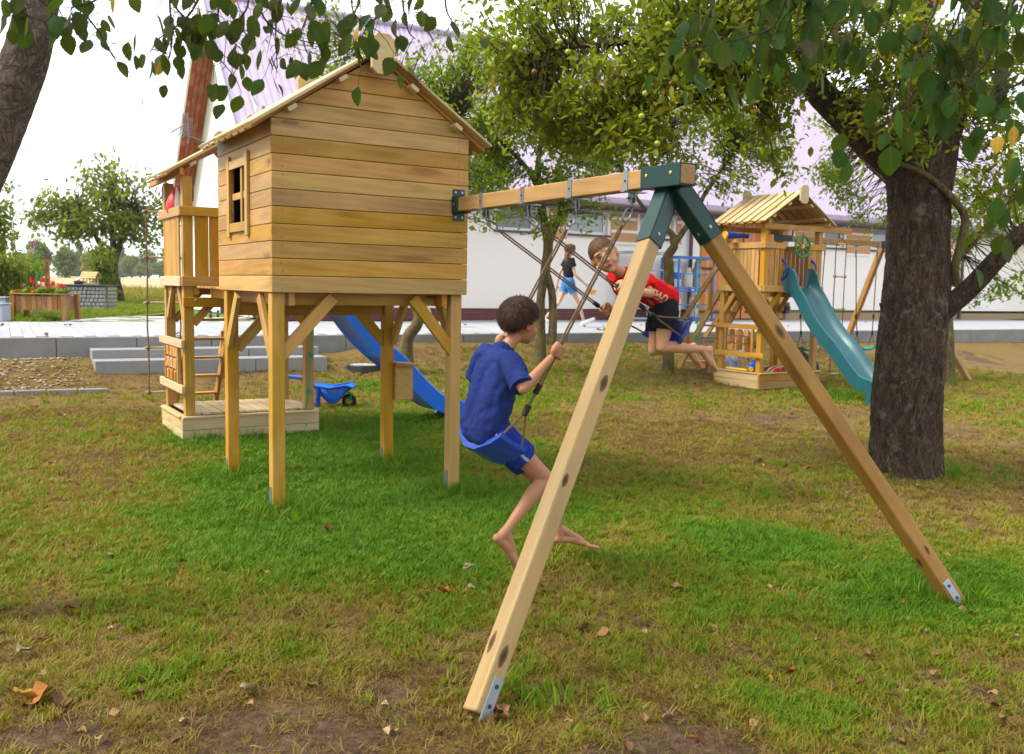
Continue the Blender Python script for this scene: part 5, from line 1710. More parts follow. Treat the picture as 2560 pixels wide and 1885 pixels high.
def hair(H, parent, line, thick, n, length, col, vary=.35, lift=.5, seed=3, swirl=.8, wid=.0035, bald=None, down=.0):
    """cap following the skull plus many fine locks"""
    r = np.random.default_rng(seed); k = H.k
    nu, nv = 48, 30; V = []; keep = []
    for i in range(nv + 1):
        th = math.pi * i / nv
        for j in range(nu):
            ph = 2 * math.pi * j / nu
            d = np.array([math.sin(th) * math.cos(ph), math.sin(th) * math.sin(ph), math.cos(th)])
            p = d * np.array([.079, .100, .088]) + np.array([0, -.011, .029])
            V.append(p + d * thick * (.75 + .5 * (math.sin(5 * ph + 7 * th) * .5 + .5)))
            keep.append(p[2] - line(p) > -.004)
    V = np.array(V); keep = np.array(keep)
    edge = np.array([max(0.0, min(1.0, (v[2] - line(v)) / .03)) for v in V])
    base = (V - np.array([0, -.011, .029])); nn = base / np.linalg.norm(base, axis=1)[:, None]
    V = V - nn * (1 - edge)[:, None] * (thick * .9)
    F = []
    for i in range(nv):
        for j in range(nu):
            q = (i * nu + j, (i + 1) * nu + j, (i + 1) * nu + (j + 1) % nu, i * nu + (j + 1) % nu)
            if all(keep[list(q)]): F.append(q)
    Vw = [tuple(H(*p)) for p in V]
    C = [np.array(col) * (1 + vary * (math.sin(31 * p[0] * 9) * .4)) for p in V]
    crown = np.array([.015, -.045, .105])
    FW = []
    for q in range(n):
        while True:
            d = r.normal(0, 1, 3); d /= np.linalg.norm(d)
            p = d * np.array([.079, .100, .088]) + np.array([0, -.011, .029])
            if p[2] - line(p) > .002: break
        nrm = d
        t = p - crown; t = t - nrm * t.dot(nrm); t /= np.linalg.norm(t) + 1e-6
        b = np.cross(nrm, t)
        t = t + b * (swirl * .6 + r.normal(0, .35)) + np.array([0, 0, -down]); t -= nrm * t.dot(nrm); t /= np.linalg.norm(t)
        L = length * r.uniform(.6, 1.25); lf = lift * r.uniform(.3, 1.2)
        p0 = p + nrm * thick * .55
        pts = [p0, p0 + t * L * .45 + nrm * L * .35 * lf, p0 + t * L * .85 + nrm * L * .42 * lf, p0 + t * L * 1.05 + nrm * L * .30 * lf + b * L * .12]
        w = wid * r.uniform(.6, 1.3); s = np.cross(nrm, t)
        cc = np.array(col) * r.uniform(1 - vary, 1 + vary * 1.6)
        k0 = len(Vw)
        for i_, (pp, ww) in enumerate(zip(pts, (1, .9, .6, .1))):
            Vw.append(tuple(H(*(pp - s * w * ww)))); Vw.append(tuple(H(*(pp + s * w * ww))))
            C += [cc * (.75 + .18 * i_)] * 2
        for i_ in range(3): F.append((k0 + 2 * i_, k0 + 2 * i_ + 1, k0 + 2 * i_ + 3, k0 + 2 * i_ + 2))
    return colour_mesh("hair", Vw, F, C, M["hair"], parent)

def fist(m, c, rope, back, k=1.0, rr=.010, side=1):
    """a hand closed round a rope: c on the rope, rope its direction, back the way from the rope to the wrist"""
    c, rope, back = Vector(c), Vector(rope).normalized(), Vector(back).normalized()
    back = (back - rope * back.dot(rope)).normalized(); o = rope.cross(back) * side
    pc = c + back * (rr + .014 * k) + o * .006 * k
    rt = Matrix((rope, o, back)).transposed()
    m.sphere(pc + back * .008 * k, (.036 * k, .020 * k, .026 * k), 14, 10, rt)
    lens = (.85, 1.0, .96, .8)
    for i in range(4):
        off = rope * ((i - 1.5) * .0165 * k)
        prev = None
        for th in np.linspace(R(60), R(60 + 245 * lens[i]), 7):
            rad = rr + .0085 * k
            p = c + off + (back * math.cos(th) + o * math.sin(th)) * rad + (back * .012 * k if th < R(90) else Vector())
            if prev is not None: rc(m, prev, p, .0083 * k, .0078 * k, 8)
            prev = p
    # thumb leaves the side of the palm near its base and closes over the rope
    a = c + rope * .030 * k + back * (rr + .022 * k) - o * .004; b = c + rope * .034 * k + back * .004 - o * (rr + .010 * k); d = c + rope * .022 * k - back * (rr + .006 * k) - o * .006 * k
    rc(m, a, b, .0105 * k, .0095 * k, 8); rc(m, b, d, .0092 * k, .008 * k, 8)
    return pc + back * .032 * k
def open_hand(m, w, d, palm, k=1.0, curl=.4, side=1):
    """relaxed hand: wrist w, direction d, palm the way the palm faces"""
    w, d, palm = Vector(w), Vector(d).normalized(), Vector(palm).normalized(); palm = (palm - d * palm.dot(d)).normalized(); s = d.cross(palm) * side
    rt = Matrix((s, d, palm)).transposed()
    m.sphere(w + d * .038 * k, (.034 * k, .045 * k, .014 * k), 14, 10, rt)
    for i, L in enumerate((.058, .066, .062, .048)):
        a = w + d * .074 * k + s * (.026 - .0175 * i) * k; dd = d.copy(); L *= k
        for q in range(3):
            dd = (dd + palm * curl * (.3 + .35 * q)).normalized(); b = a + dd * L / (2.2 + .45 * q); rc(m, a, b, .0085 * k, .0075 * k, 8); a = b
    a = w + d * .022 * k + s * .028 * k; b = a + (d * .7 + s * .75 + palm * .3).normalized() * .034 * k; c = b + (d * .95 + s * .2 + palm * .4).normalized() * .028 * k
    rc(m, a, b, .0115 * k, .0095 * k, 8); rc(m, b, c, .0092 * k, .008 * k, 8)
def foot(m, ank, heel, toe, k=1.0, up=None, side=1):
    ank, heel, toe = Vector(ank), Vector(heel), Vector(toe)
    d = (toe - heel); L = d.length; d.normalize()
    u = (ank - heel) - d * (ank - heel).dot(d); u.normalize(); s = d.cross(u)
    rc(m, ank, heel + d * .02 * k + u * .012 * k, .026 * k, .025 * k)
    rc(m, heel + d * .012 + u * .008, heel + d * L * .45 + u * .02 * k, .024 * k, .024 * k)
    rc(m, ank - u * .005, heel + d * L * .62 + u * .020 * k, .026 * k, .019 * k)
    for q in (-.6, .0, .6): rc(m, heel + d * L * .42 + u * .012 * k, heel + d * L * .76 + s * q * .034 * k + u * .004 * k, .020 * k, .0145 * k, 10)
    for i, (q, ln, rr) in enumerate(((.036, .185, .0125), (.015, .18, .0095), (.0, .165, .009), (-.015, .145, .0085), (-.029, .12, .008))):
        a = heel + d * L * .76 + s * q * side * k; b = heel + d * L * (.76 + ln * 1.15) + s * q * 1.15 * side * k - u * .003
        rc(m, a, b, rr * k, rr * k * .95, 8)

def wrinkle(V, NV, amp, scale, seed, stretch=(1, 1, 1)):
    n = vnoise(V * np.array(stretch), scale, seed, 3); r = 1 - np.abs(n) * 1.6
    return V + NV * (amp * (r - .4))[:, None]

SKIN = np.array((.50, .245, .140))
def person(label, J, head, k=1.0, skin=SKIN, hands=None, vox=.0055, base=None, paint=None, group=None, feet=True, child=True):
    """J: world joints; one continuous body"""
    root = empty("person", base if base is not None else J["pelvis"], label, "person", group)
    m = MB()
    a = J
    mid = (a["shR"] + a["shL"]) / 2; pel = a["pelvis"]
    fw = head.y
    rc(m, a["hipR"], a["hipL"], .072 * k, .072 * k); rc(m, pel, pel.lerp(mid, .35), .078 * k, .072 * k)
    lat = (a["shR"] - a["shL"]).normalized()
    for s in (-1, 1):
        rc(m, pel.lerp(mid, .30) + lat * s * .032 * k, pel.lerp(mid, .80) + lat * s * .05 * k, .064 * k, .072 * k)
    rc(m, a["shR"], a["shL"], .040 * k, .040 * k); rc(m, pel.lerp(mid, .85), a["neck"], .07 * k, .042 * k)
    hb = head.c - head.z * .055 * head.k - head.y * .012 * head.k
    rc(m, a["neck"], hb, .036 * k * (head.k / k) ** .5, .036 * k * (head.k / k) ** .5)
    head_parts(m, head, child)
    for sd in ("R", "L"):
        s, e, w = a["sh" + sd], a["el" + sd], a["wr" + sd]
        limb(m, s, e, ((0, .038 * k, None), (.35, .034 * k, None), (1, .027 * k, None)))
        limb(m, e, w, ((0, .0275 * k, None), (.25, .029 * k, None), (.65, .023 * k, None), (1, .0185 * k, None)))
        h_, kn, an = a["hip" + sd], a["kn" + sd], a["an" + sd]
        limb(m, h_, kn, ((0, .068 * k, None), (.45, .058 * k, None), (.85, .043 * k, None), (1, .040 * k, None)))
        back = ((h_ - kn).normalized() + (an - kn).normalized()) * -1
        bk = -(back.normalized()) if back.length > .05 else Vector()
        limb(m, kn, an, ((0, .0385 * k, None), (.28, .042 * k, bk * .008 * k), (.6, .033 * k, bk * .003 * k), (1, .0235 * k, None)))
        if feet: foot(m, an, a["he" + sd], a["to" + sd], k, side=-1 if sd == "R" else 1)
    for h in (hands or []): h(m)
    V, NV, F = remesh(m, vox, 3, .45)
    C = np.tile(np.array(skin), (len(V), 1))
    head_paint(head, V, C)
    if paint: paint(V, C)
    body = colour_mesh("body", V, F, C, M["skin"], root)
    return root

def garment(name, m, col, parent, vox=.006, amp=.004, wscale=9, seed=1, smooth=4, fade=None, paint=None, stretch=(1, 1, 1)):
    V, NV, F = remesh(m, vox, smooth, .5)
    V = wrinkle(V, NV, amp, wscale, seed, stretch); V = wrinkle(V, NV, amp * .45, wscale * 2.6, seed + 7)
    C = np.tile(np.array(col), (len(V), 1)) * (1 + .12 * vnoise(V, 6, seed, 3))[:, None]
    if paint: paint(V, C)
    return colour_mesh(name, V, F, np.clip(C, 0, 1), M["cloth"], parent)
def frus(m, p0, p1, r0, r1, n=18): m.tube([Vector(p0), Vector(p1)], [r0, r1], n)

# ---- boy in blue, seated on the nearer swing, seen from behind
J = dict(pelvis=onS(1216, 1062, 1.79), neck=onS(1260, 878, 1.79),
         shR=onS(1277, 908, 1.935), shL=onS(1215, 890, 1.645), elR=onS(1308, 972, 2.085), wrR=onS(1376, 896, 2.075),
         elL=onS(1188, 940, 1.50), wrL=onS(1286, 903, 1.50),
         hipR=onS(1238, 1080, 1.865), hipL=onS(1228, 1074, 1.715), knR=onS(1366, 1196, 1.93), knL=onS(1372, 1222, 1.66),
         anR=onS(1266, 1326, 1.93), heR=onS(1238, 1344, 1.93), toR=onS(1302, 1424, 1.93),
         anL=onS(1397, 1318, 1.66), heL=onS(1388, 1350, 1.66), toL=onS(1486, 1364, 1.66))
hd = Head(onS(1300, 806, 1.79), SF.U * .97 - SF.V * .16 - SF.Z * .22, SF.Z * .96 + SF.U * .06, .245)
rpd = (SF(-.07, 2.062, 1.925) - SF(-.471, 2.062, 1.224)).normalized()
gR, gL = SF(-.471, 2.062, 1.224), SF(-.375, 1.524, 1.147)
gL = SF(-.07 - .595 * .68, 1.524, 1.925 - 1.008 * .68)
J["wrR"] = gR + (J["wrR"] - gR).normalized() * .066; J["wrL"] = gL + (J["elL"] - gL).normalized() * .066
hands = [lambda m: fist(m, gR, rpd, J["wrR"] - gR, 1.12, .015, 1), lambda m: fist(m, gL, rpd, J["wrL"] - gL, 1.12, .015, -1)]
SK1 = np.array((.40, .185, .095))
blue = person("boy in navy blue shirt and shorts on the nearer swing seen from behind", J, hd, 1.12, SK1, hands, .0052)
B = J
mid = (B["shR"] + B["shL"]) / 2
m = MB(); k = 1.12
lat = (B["shR"] - B["shL"]).normalized(); pel = B["pelvis"]
bk = -SF.U * .9
for s in (-1, 1):
    rc(m, pel + lat * s * .058 - SF.U * .02, mid + lat * s * .062 - Vector((0, 0, .07)), .098, .100)
rc(m, B["shR"] - lat * .02, B["shL"] + lat * .02, .066, .066); rc(m, mid - Vector((0, 0, .04)), B["neck"] - (B["neck"] - mid) * .25, .105, .066)
rc(m, pel - SF.U * .03 - Vector((0, 0, .02)) + lat * .06, pel - SF.U * .03 - Vector((0, 0, .02)) - lat * .06, .088, .088)
dRs = (B["elR"] - B["shR"]); frus(m, B["shR"] - dRs * .2, B["shR"] + dRs * .92, .058, .066)
dLs = (B["elL"] - B["shL"]); frus(m, B["shL"] - dLs * .2, B["shL"] + dLs * .96, .058, .062)
garment("t_shirt", m, (.013, .027, .135), blue, .0062, .013, 6, 4, 4, stretch=(1, 1, .6))
m = MB()
for s in ("R", "L"):
    d = (B["kn" + s] - B["hip" + s]); rc(m, B["hip" + s] - Vector((0, 0, .012)), B["hip" + s] + d * .2, .088, .086); frus(m, B["hip" + s] + d * .05, B["hip" + s] + d * .56, .088, .083)
rc(m, B["hipR"] - SF.U * .02, B["hipL"] - SF.U * .02, .085, .085)
def stripe(V, C):
    d = np.array((B["knR"] - B["hipR"]).normalized()); q = (V - np.array(B["hipR"])) @ d
    side = (V - np.array(B["hipR"])) @ np.array(SF.V)
    up_ = (V - np.array(B["hipR"])) @ np.array(Vector((0, 0, 1)))
    C[(np.abs(up_ + .012 - q * -.62) < .006) & (side > .05)] = (.35, .38, .45)
garment("shorts", m, (.010, .032, .24), blue, .0065, .006, 10, 9, 4, paint=stripe)
hair(hd, blue, lambda p: .020 + .52 * p[1] + .40 * max(0, abs(p[0]) - .055), .012, 5200, .036, (.036, .017, .009), .5, .55, 5, .9, .0019)

# ---- boy in red, leaning forward through the farther swing, face to the camera
J = dict(pelvis=onS(1668, 752, .72), neck=onS(1566, 690, .72), shR=onS(1540, 700, .565), shL=onS(1600, 690, .875),
         elL=onS(1627, 734, .975), wrL=onS(1564, 729, .975), elR=onS(1580, 752, .47), wrR=onS(1536, 731, .45),
         hipL=onS(1668, 768, .80), hipR=onS(1652, 772, .64), knL=onS(1655, 868, .82), knR=onS(1634, 876, .63),
         anL=onS(1752, 873, .82), heL=onS(1776, 868, .82), toL=onS(1786, 932, .82), anR=onS(1716, 868, .63), heR=onS(1735, 860, .63), toR=onS(1742, 918, .63))
U_, V_, Z_ = SF.U, SF.V, SF.Z
upv = (U_ * -.42 + V_ * -.22 + Z_ * .86)
hd = Head(onS(1511, 641, .72), U_ * -.48 + V_ * .85 + Z_ * -.20, upv, .262)
d1 = (SF(0, .443, 2.02) - SF(1.092, .443, 1.377)).normalized()
def on_rope(px, s):
    """the point of the far swing's rope that shows at column px"""
    best = None
    for q in np.linspace(.05, 1.25, 300):
        P = SF(0, s, BZ - .135) - d1 * q
        w = P - EYE; x = 1280 + FPX * w.dot(RIGHT) / w.dot(FWD)
        if best is None or abs(x - px) < best[0]: best = (abs(x - px), P)
    return best[1]
gR, gL = on_rope(1513, .443), on_rope(1551, .986)
J["wrL"] = gL + (J["elL"] - gL).normalized() * .066; J["wrR"] = gR + (J["elR"] - gR).normalized() * .066
hands = [lambda m: fist(m, gR, d1, J["wrR"] - gR, 1.15, .015, 1), lambda m: fist(m, gL, d1, J["wrL"] - gL, 1.15, .015, -1)]
SK2 = np.array((.52, .255, .140))
def smile(V, C):
    L = hd.loc(V); x, y, z = L.T
    w = np.exp(-((x / .022) ** 2 + ((z + .060 - .25 * x * x / .02) / .0055) ** 2)) * (y > .03)
    C[:] = C * (1 - w[:, None]) + np.array((.10, .03, .025)) * w[:, None]
red = person("smiling boy in bright red shirt leaning through the farther swing", J, hd, 1.12, SK2, hands, .0052, paint=smile)
B = J; mid = (B["shR"] + B["shL"]) / 2; pel = B["pelvis"]; lat = (B["shL"] - B["shR"]).normalized()
m = MB()
for s in (-1, 1):
    rc(m, pel.lerp(mid, .10) + lat * s * .045, mid.lerp(pel, .12) + lat * s * .055, .094, .088)
rc(m, B["shR"] + lat * .02, B["shL"] - lat * .02, .062, .062); rc(m, mid, B["neck"], .080, .060)
for s in ("R", "L"):
    d = B["el" + s] - B["sh" + s]; frus(m, B["sh" + s] - d * .25, B["sh" + s] + d * .72, .062, .064)
letters = [(-.10, 0), (-.055, 0), (-.01, 0), (.035, 0), (.08, 0)]
ax = (mid - pel).normalized(); dn = -(Z_ - ax * Z_.dot(ax)).normalized()
def print_(V, C):
    P = np.asarray(V) - np.array(pel.lerp(mid, .38)); side = P @ np.array(V_); a = P @ np.array(ax); h = P @ np.array(dn)
    # fragments of block capitals across the chest
    q = (a + .12) / .036; i = np.floor(q); f = q - i
    inb = (side > .03) & (h > .012) & (h < .052) & (a > -.12) & (a < .13)
    bar = (f < .30) | ((np.mod(i, 3) == 0) & (h > .040)) | ((np.mod(i, 3) == 1) & (np.abs(h - .014 - f * .04) < .008)) | ((np.mod(i, 3) == 2) & (h < .022))
    C[inb & bar] = (.62, .54, .36)
    in2 = (side > .03) & (h > .060) & (h < .070) & (a > -.09) & (a < .06) & (np.mod(a * 130, 2) < 1.2)
    C[in2] = (.55, .47, .34)
garment("t_shirt", m, (.58, .005, .007), red, .0062, .011, 6, 14, 4, paint=print_)
m = MB()
for s in ("R", "L"):
    d = (B["kn" + s] - B["hip" + s]); rc(m, B["hip" + s], B["hip" + s] + d * .2, .090, .092); frus(m, B["hip" + s] + d * .05, B["hip" + s] + d * .56, .092, .092)
rc(m, B["hipR"], B["hipL"], .09, .09); rc(m, pel, pel.lerp(mid, .16), .092, .085)
garment("shorts", m, (.010, .010, .014), red, .0065, .006, 10, 19, 4)
hair(hd, red, lambda p: .026 + .46 * p[1] + .2 * max(0, abs(p[0]) - .06), .005, 3600, .016, (.095, .052, .028), .4, .35, 8, .3, .0018)

# ---- adults and toddlers, simpler joints
def stand(base, face, h, gait=.0, armL=None, armR=None, bend=0.0, hf=None):
    """standing or walking joints: base on the ground, face a heading, h body height"""
    f = Vector((face[0], face[1], 0)).normalized(); l = Vector((-f.y, f.x, 0)); z = Vector((0, 0, 1)); b = Vector(base); k = h / 1.68
    P = lambda fo, le, up: b + f * fo * k + l * le * k + z * up * k
    g = gait
    J = dict(pelvis=P(0, 0, .90), neck=P(.01, 0, 1.40), shR=P(0, -.165, 1.345), shL=P(0, .165, 1.345),
             elR=P(-.06 + g * .10, -.215, 1.08), elL=P(-.02 - g * .1, .215, 1.08), wrR=P(.03 + g * .35, -.22, .86), wrL=P(.06 - g * .22, .225, .85),
             hipR=P(0, -.085, .88), hipL=P(0, .085, .88), knR=P(.05 + g * .16, -.09, .48), knL=P(.03 - g * .20, .09, .49),
             anR=P(g * .34, -.09, .09 + .02 * g), anL=P(-g * .46, .09, .11 + .06 * g))
    J["heR"] = J["anR"] + (-f * .05 - z * .055) * k; J["toR"] = J["heR"] + (f * .24 + z * (.10 * g)) * k
    J["heL"] = J["anL"] + (-f * .045 - z * .03) * k; J["toL"] = J["heL"] + (f * .22 - z * .09 * g) * k
    hd = Head(P(.03, 0, 1.565), hf or (f * 1.0), z, .225 * k)
    return J, hd, k, f, l
# woman walking past the white wall
wb = onz(1418, 818, TZ)
J, hd, k, f, l = stand(wb, (.90, .30), 1.66, 1.0)
J["wrR"] = J["pelvis"] + f * .30 * k - l * .20 * k + Vector((0, 0, -.02)); J["elR"] = J["shR"] + f * .06 - l * .05 + Vector((0, 0, -.28 * k))
hands = [lambda m: open_hand(m, J["wrR"], J["wrR"] - J["elR"], l, .95, .6), lambda m: open_hand(m, J["wrL"], J["wrL"] - J["elL"], -l, .95, .4, -1)]
woman = person("woman with long brown hair in black top and denim shorts walking along the white wall", J, hd, 1.02, np.array((.60, .34, .22)), hands, .010, base=wb)
pel, mid = J["pelvis"], (J["shR"] + J["shL"]) / 2
m = MB(); rc(m, pel + Vector((0, 0, .16)), mid - Vector((0, 0, .10)), .105, .125); rc(m, pel + Vector((0, 0, .17)) + l * .05, mid - Vector((0, 0, .1)) + l * .06, .09, .10); rc(m, pel + Vector((0, 0, .17)) - l * .05, mid - Vector((0, 0, .1)) - l * .06, .09, .10); rc(m, J["shR"], J["shL"], .058, .058); rc(m, mid, J["neck"] - Vector((0, 0, .03)), .08, .05)
for s in ("R", "L"):
    d = J["el" + s] - J["sh" + s]; frus(m, J["sh" + s] - d * .2, J["sh" + s] + d * .42, .062, .064)
garment("black_top", m, (.014, .013, .016), woman, .010, .005, 8, 21)
m = MB()
for s in ("R", "L"):
    d = J["kn" + s] - J["hip" + s]; rc(m, J["hip" + s] + Vector((0, 0, .04)), J["hip" + s] + d * .1, .10, .10); frus(m, J["hip" + s], J["hip" + s] + d * .46, .094, .090)
rc(m, pel + Vector((0, 0, .02)), pel + Vector((0, 0, .17)), .105, .092); rc(m, J["hipR"], J["hipL"], .098, .098)
def hem(V, C):
    for s in ("R", "L"):
        d = (J["kn" + s] - J["hip" + s]); q = (V - np.array(J["hip" + s])) @ np.array(d.normalized()) / d.length; C[q > .42] = (.36, .47, .58)
garment("denim_shorts", m, (.045, .175, .40), woman, .010, .005, 9, 22, paint=hem)
m = MB()
for s in ("R", "L"):
    he, to = J["he" + s], J["to" + s]; d = (to - he); rc(m, he + d * .03 + Vector((0, 0, .022)), he + d * .55 + Vector((0, 0, .022)), .045, .042); rc(m, he + d * .5 + Vector((0, 0, .015)), to + d * .06 + Vector((0, 0, .015)), .042, .034)
garment("white_shoes", m, (.80, .80, .82), woman, .009, .001, 9, 23)
hair(hd, woman, lambda p: .0 + .55 * p[1], .014, 900, .05, (.115, .055, .032), .3, .25, 15, .1, .004, down=.6)
m = MB()
for q in range(26):
    a = random.uniform(-.075, .075); p0 = hd(a, -.075 + .03 * abs(a) / .07, .03); L = random.uniform(.34, .50)
    m.tube([p0, p0 - f * .035 - Vector((0, 0, .14)) + l * a * .15, p0 - f * .03 - Vector((0, 0, L)) + l * a * .5], [.020, .020, .005], 6)
V, NV, F = remesh(m, .008, 2); V = wrinkle(V, NV, .004, 25, 3, (1, 1, .15))
colour_mesh("long_hair", V, F, np.tile((.125, .062, .038), (len(V), 1)) * (1 + .3 * vnoise(V * np.array((1, 1, .1)), 40, 2, 2))[:, None], M["hair"], woman)
m = MB(); m.tube([hd(-.05, .075, .085), hd(0, .07, .10), hd(.05, .075, .085)], .012, 6); m.tube([hd(.05, .075, .085), hd(.078, -.01, .05)], .005, 5); m.tube([hd(-.05, .075, .085), hd(-.078, -.01, .05)], .005, 5); m.build("sunglasses", M["black"], woman, True)
lf = J["wrR"] + f * .14 - Vector((0, 0, .11))
m = MB()
for q in range(5):
    a = -1.2 + q * .6; d = f * math.sin(a) - Vector((0, 0, 1)) * math.cos(a); s = d.cross(l)
    m.add([lf, lf + d * .06 + s * .03, lf + d * .13 + l * .01, lf + d * .06 - s * .03], [(0, 1, 2, 3)])
m.tube([lf, lf + Vector((0, 0, .09))], .004, 5)
o = m.build("maple_leaf", M["yellow"]); tag(o, "yellow autumn leaf held in the walking woman's hand", "leaf")
# somebody in beige trousers behind the playhouse, of whom only a leg and shoe show
pb = onz(1072, 819, TZ)
J, hd, k, f, l = stand(pb + Vector((-.10, .25, 0)), (-.8, .3), 1.15, .6)
hands = [lambda m: open_hand(m, J["wrR"], J["wrR"] - J["elR"], l, .8, .5), lambda m: open_hand(m, J["wrL"], J["wrL"] - J["elL"], -l, .8, .5, -1)]
kid = person("child in beige trousers on the terrace, mostly hidden behind the playhouse", J, hd, .72, SKIN, hands, .011, base=pb)
m = MB(); pel, mid = J["pelvis"], (J["shR"] + J["shL"]) / 2
rc(m, pel + Vector((0, 0, .05)), mid - Vector((0, 0, .06)), .095, .10); rc(m, J["shR"], J["shL"], .05, .05)
for s in ("R", "L"): d = J["el" + s] - J["sh" + s]; frus(m, J["sh" + s] - d * .2, J["sh" + s] + d * .8, .045, .05)
garment("jumper", m, (.30, .32, .36), kid, .012, .004, 8, 31)
m = MB()
for s in ("R", "L"): frus(m, J["hip" + s] + Vector((0, 0, .04)), J["kn" + s], .075, .055); frus(m, J["kn" + s] + Vector((0, 0, .02)), J["an" + s], .058, .05)
rc(m, pel, pel + Vector((0, 0, .06)), .09, .085)
garment("beige_trousers", m, (.52, .44, .33), kid, .011, .004, 9, 32)
m = MB()
for s in ("R", "L"): he, to = J["he" + s], J["to" + s]; d = to - he; rc(m, he + d * .05 + Vector((0, 0, .015)), to + Vector((0, 0, .012)), .034, .028)
garment("shoes", m, (.06, .05, .05), kid, .010, .001, 9, 33)
hair(hd, kid, lambda p: .0 + .55 * p[1], .012, 500, .03, (.08, .05, .03), .3, .4, 16)
# toddler bending over the open sandbox
def T2(u, v, z): return TF2(u, v, z)
tp = T2(-.02, .62, .0)
J = dict(pelvis=at(1826, 897, 15.0), neck=at(1866, 878, 14.72), shR=at(1855, 884, 14.66), shL=at(1868, 886, 14.84), elR=at(1853, 900, 14.60), wrR=at(1857, 914, 14.55), elL=at(1874, 900, 14.78), wrL=at(1876, 912, 14.66),
         hipR=at(1824, 900, 14.93), hipL=at(1832, 900, 15.08), knR=at(1832, 922, 14.90), knL=at(1842, 922, 15.05), anR=at(1822, 945, 14.95), anL=at(1832, 945, 15.1))
for s in ("R", "L"): J["he" + s] = J["an" + s] + Vector((-.02, .02, -.03)); J["to" + s] = J["he" + s] + TF2.U * .10 - TF2.V * .05
hd = Head(at(1875, 866, 14.66), Vector((.55, -.45, -.75)), Vector((.5, -.1, .8)), .205)
hands = [lambda m: open_hand(m, J["wrR"], Vector((.2, -.3, -1)), TF2.U, .6, .5), lambda m: open_hand(m, J["wrL"], Vector((.2, -.3, -1)), TF2.U, .6, .5, -1)]
tod = person("toddler in white shirt and pale trousers bending over the sandbox", J, hd, .78, np.array((.56, .29, .18)), hands, .008, base=at(1828, 948, 15.0))
m = MB(); pel, mid = J["pelvis"], (J["shR"] + J["shL"]) / 2
rc(m, pel, mid, .098, .085); rc(m, J["shR"], J["shL"], .06, .06); rc(m, mid, J["neck"], .07, .05)
for s in ("R", "L"): d = J["el" + s] - J["sh" + s]; frus(m, J["sh" + s] - d * .2, J["sh" + s] + d * .55, .052, .058)
garment("white_shirt", m, (.76, .74, .78), tod, .008, .005, 9, 41)
m = MB()
for s in ("R", "L"): frus(m, J["hip" + s] + Vector((0, 0, .03)), J["kn" + s], .078, .062); frus(m, J["kn" + s] + Vector((0, 0, .02)), J["an" + s], .062, .05)
rc(m, J["hipR"], J["hipL"], .08, .08)
garment("pale_trousers", m, (.40, .52, .66), tod, .008, .004, 9, 42)
hair(hd, tod, lambda p: -.01 + .6 * p[1], .010, 1100, .03, (.22, .115, .045), .3, .4, 17, .4, .003)
# grown-up crouching on the right of the sandbox, hands in the sand
J = dict(pelvis=at(2026, 916, 15.0), neck=at(1972, 884, 14.75), shR=at(1985, 890, 14.58), shL=at(1992, 882, 14.98), elR=at(1975, 912, 14.40), wrR=at(1938, 922, 14.25), elL=at(1970, 908, 14.75), wrL=at(1930, 919, 14.40),
         hipR=at(2024, 920, 14.90), hipL=at(2030, 917, 15.10), knR=at(1998, 898, 14.60), knL=at(2006, 905, 15.0), anR=at(2014, 938, 14.75), anL=at(2020, 938, 15.0))
for s in ("R", "L"): J["he" + s] = J["an" + s] + TF2.U * .05 + Vector((0, 0, -.05)); J["to" + s] = J["he" + s] - TF2.U * .21 - TF2.V * .06
hd = Head(at(1952, 876, 14.70), -TF2.U * .8 - TF2.V * .3 - Vector((0, 0, .6)), -TF2.U * .4 + Vector((0, 0, .9)), .225)
hands = [lambda m: open_hand(m, J["wrR"], -TF2.U * .9 - Vector((0, 0, .4)), -Vector((0, 0, 1)), .95, .5), lambda m: open_hand(m, J["wrL"], -TF2.U * .9 - Vector((0, 0, .4)), -Vector((0, 0, 1)), .95, .5, -1)]
gro = person("person in dark shirt crouching beside the sandbox with hands in the sand", J, hd, 1.0, np.array((.40, .19, .11)), hands, .011, base=T2(1.6, 1.0, 0))
m = MB(); pel, mid = J["pelvis"], (J["shR"] + J["shL"]) / 2
rc(m, pel, mid, .13, .12); rc(m, J["shR"], J["shL"], .075, .075); rc(m, mid, J["neck"], .09, .06)
for s in ("R", "L"): d = J["el" + s] - J["sh" + s]; frus(m, J["sh" + s] - d * .2, J["sh" + s] + d * .55, .065, .068)
garment("dark_shirt", m, (.022, .026, .036), gro, .012, .006, 8, 51)
m = MB()
for s in ("R", "L"): d = J["kn" + s] - J["hip" + s]; frus(m, J["hip" + s] - d * .1, J["hip" + s] + d * .85, .10, .085)
rc(m, J["hipR"], J["hipL"], .11, .11)
garment("shorts", m, (.03, .03, .035), gro, .012, .005, 8, 52)
m = MB()
for s in ("R", "L"): he, to = J["he" + s], J["to" + s]; d = to - he; rc(m, he + d * .05 + Vector((0, 0, .02)), to + Vector((0, 0, .015)), .045, .038)
garment("shoes", m, (.07, .07, .08), gro, .011, .001, 9, 53)
hair(hd, gro, lambda p: .0 + .55 * p[1], .014, 700, .03, (.03, .02, .014), .3, .4, 18)
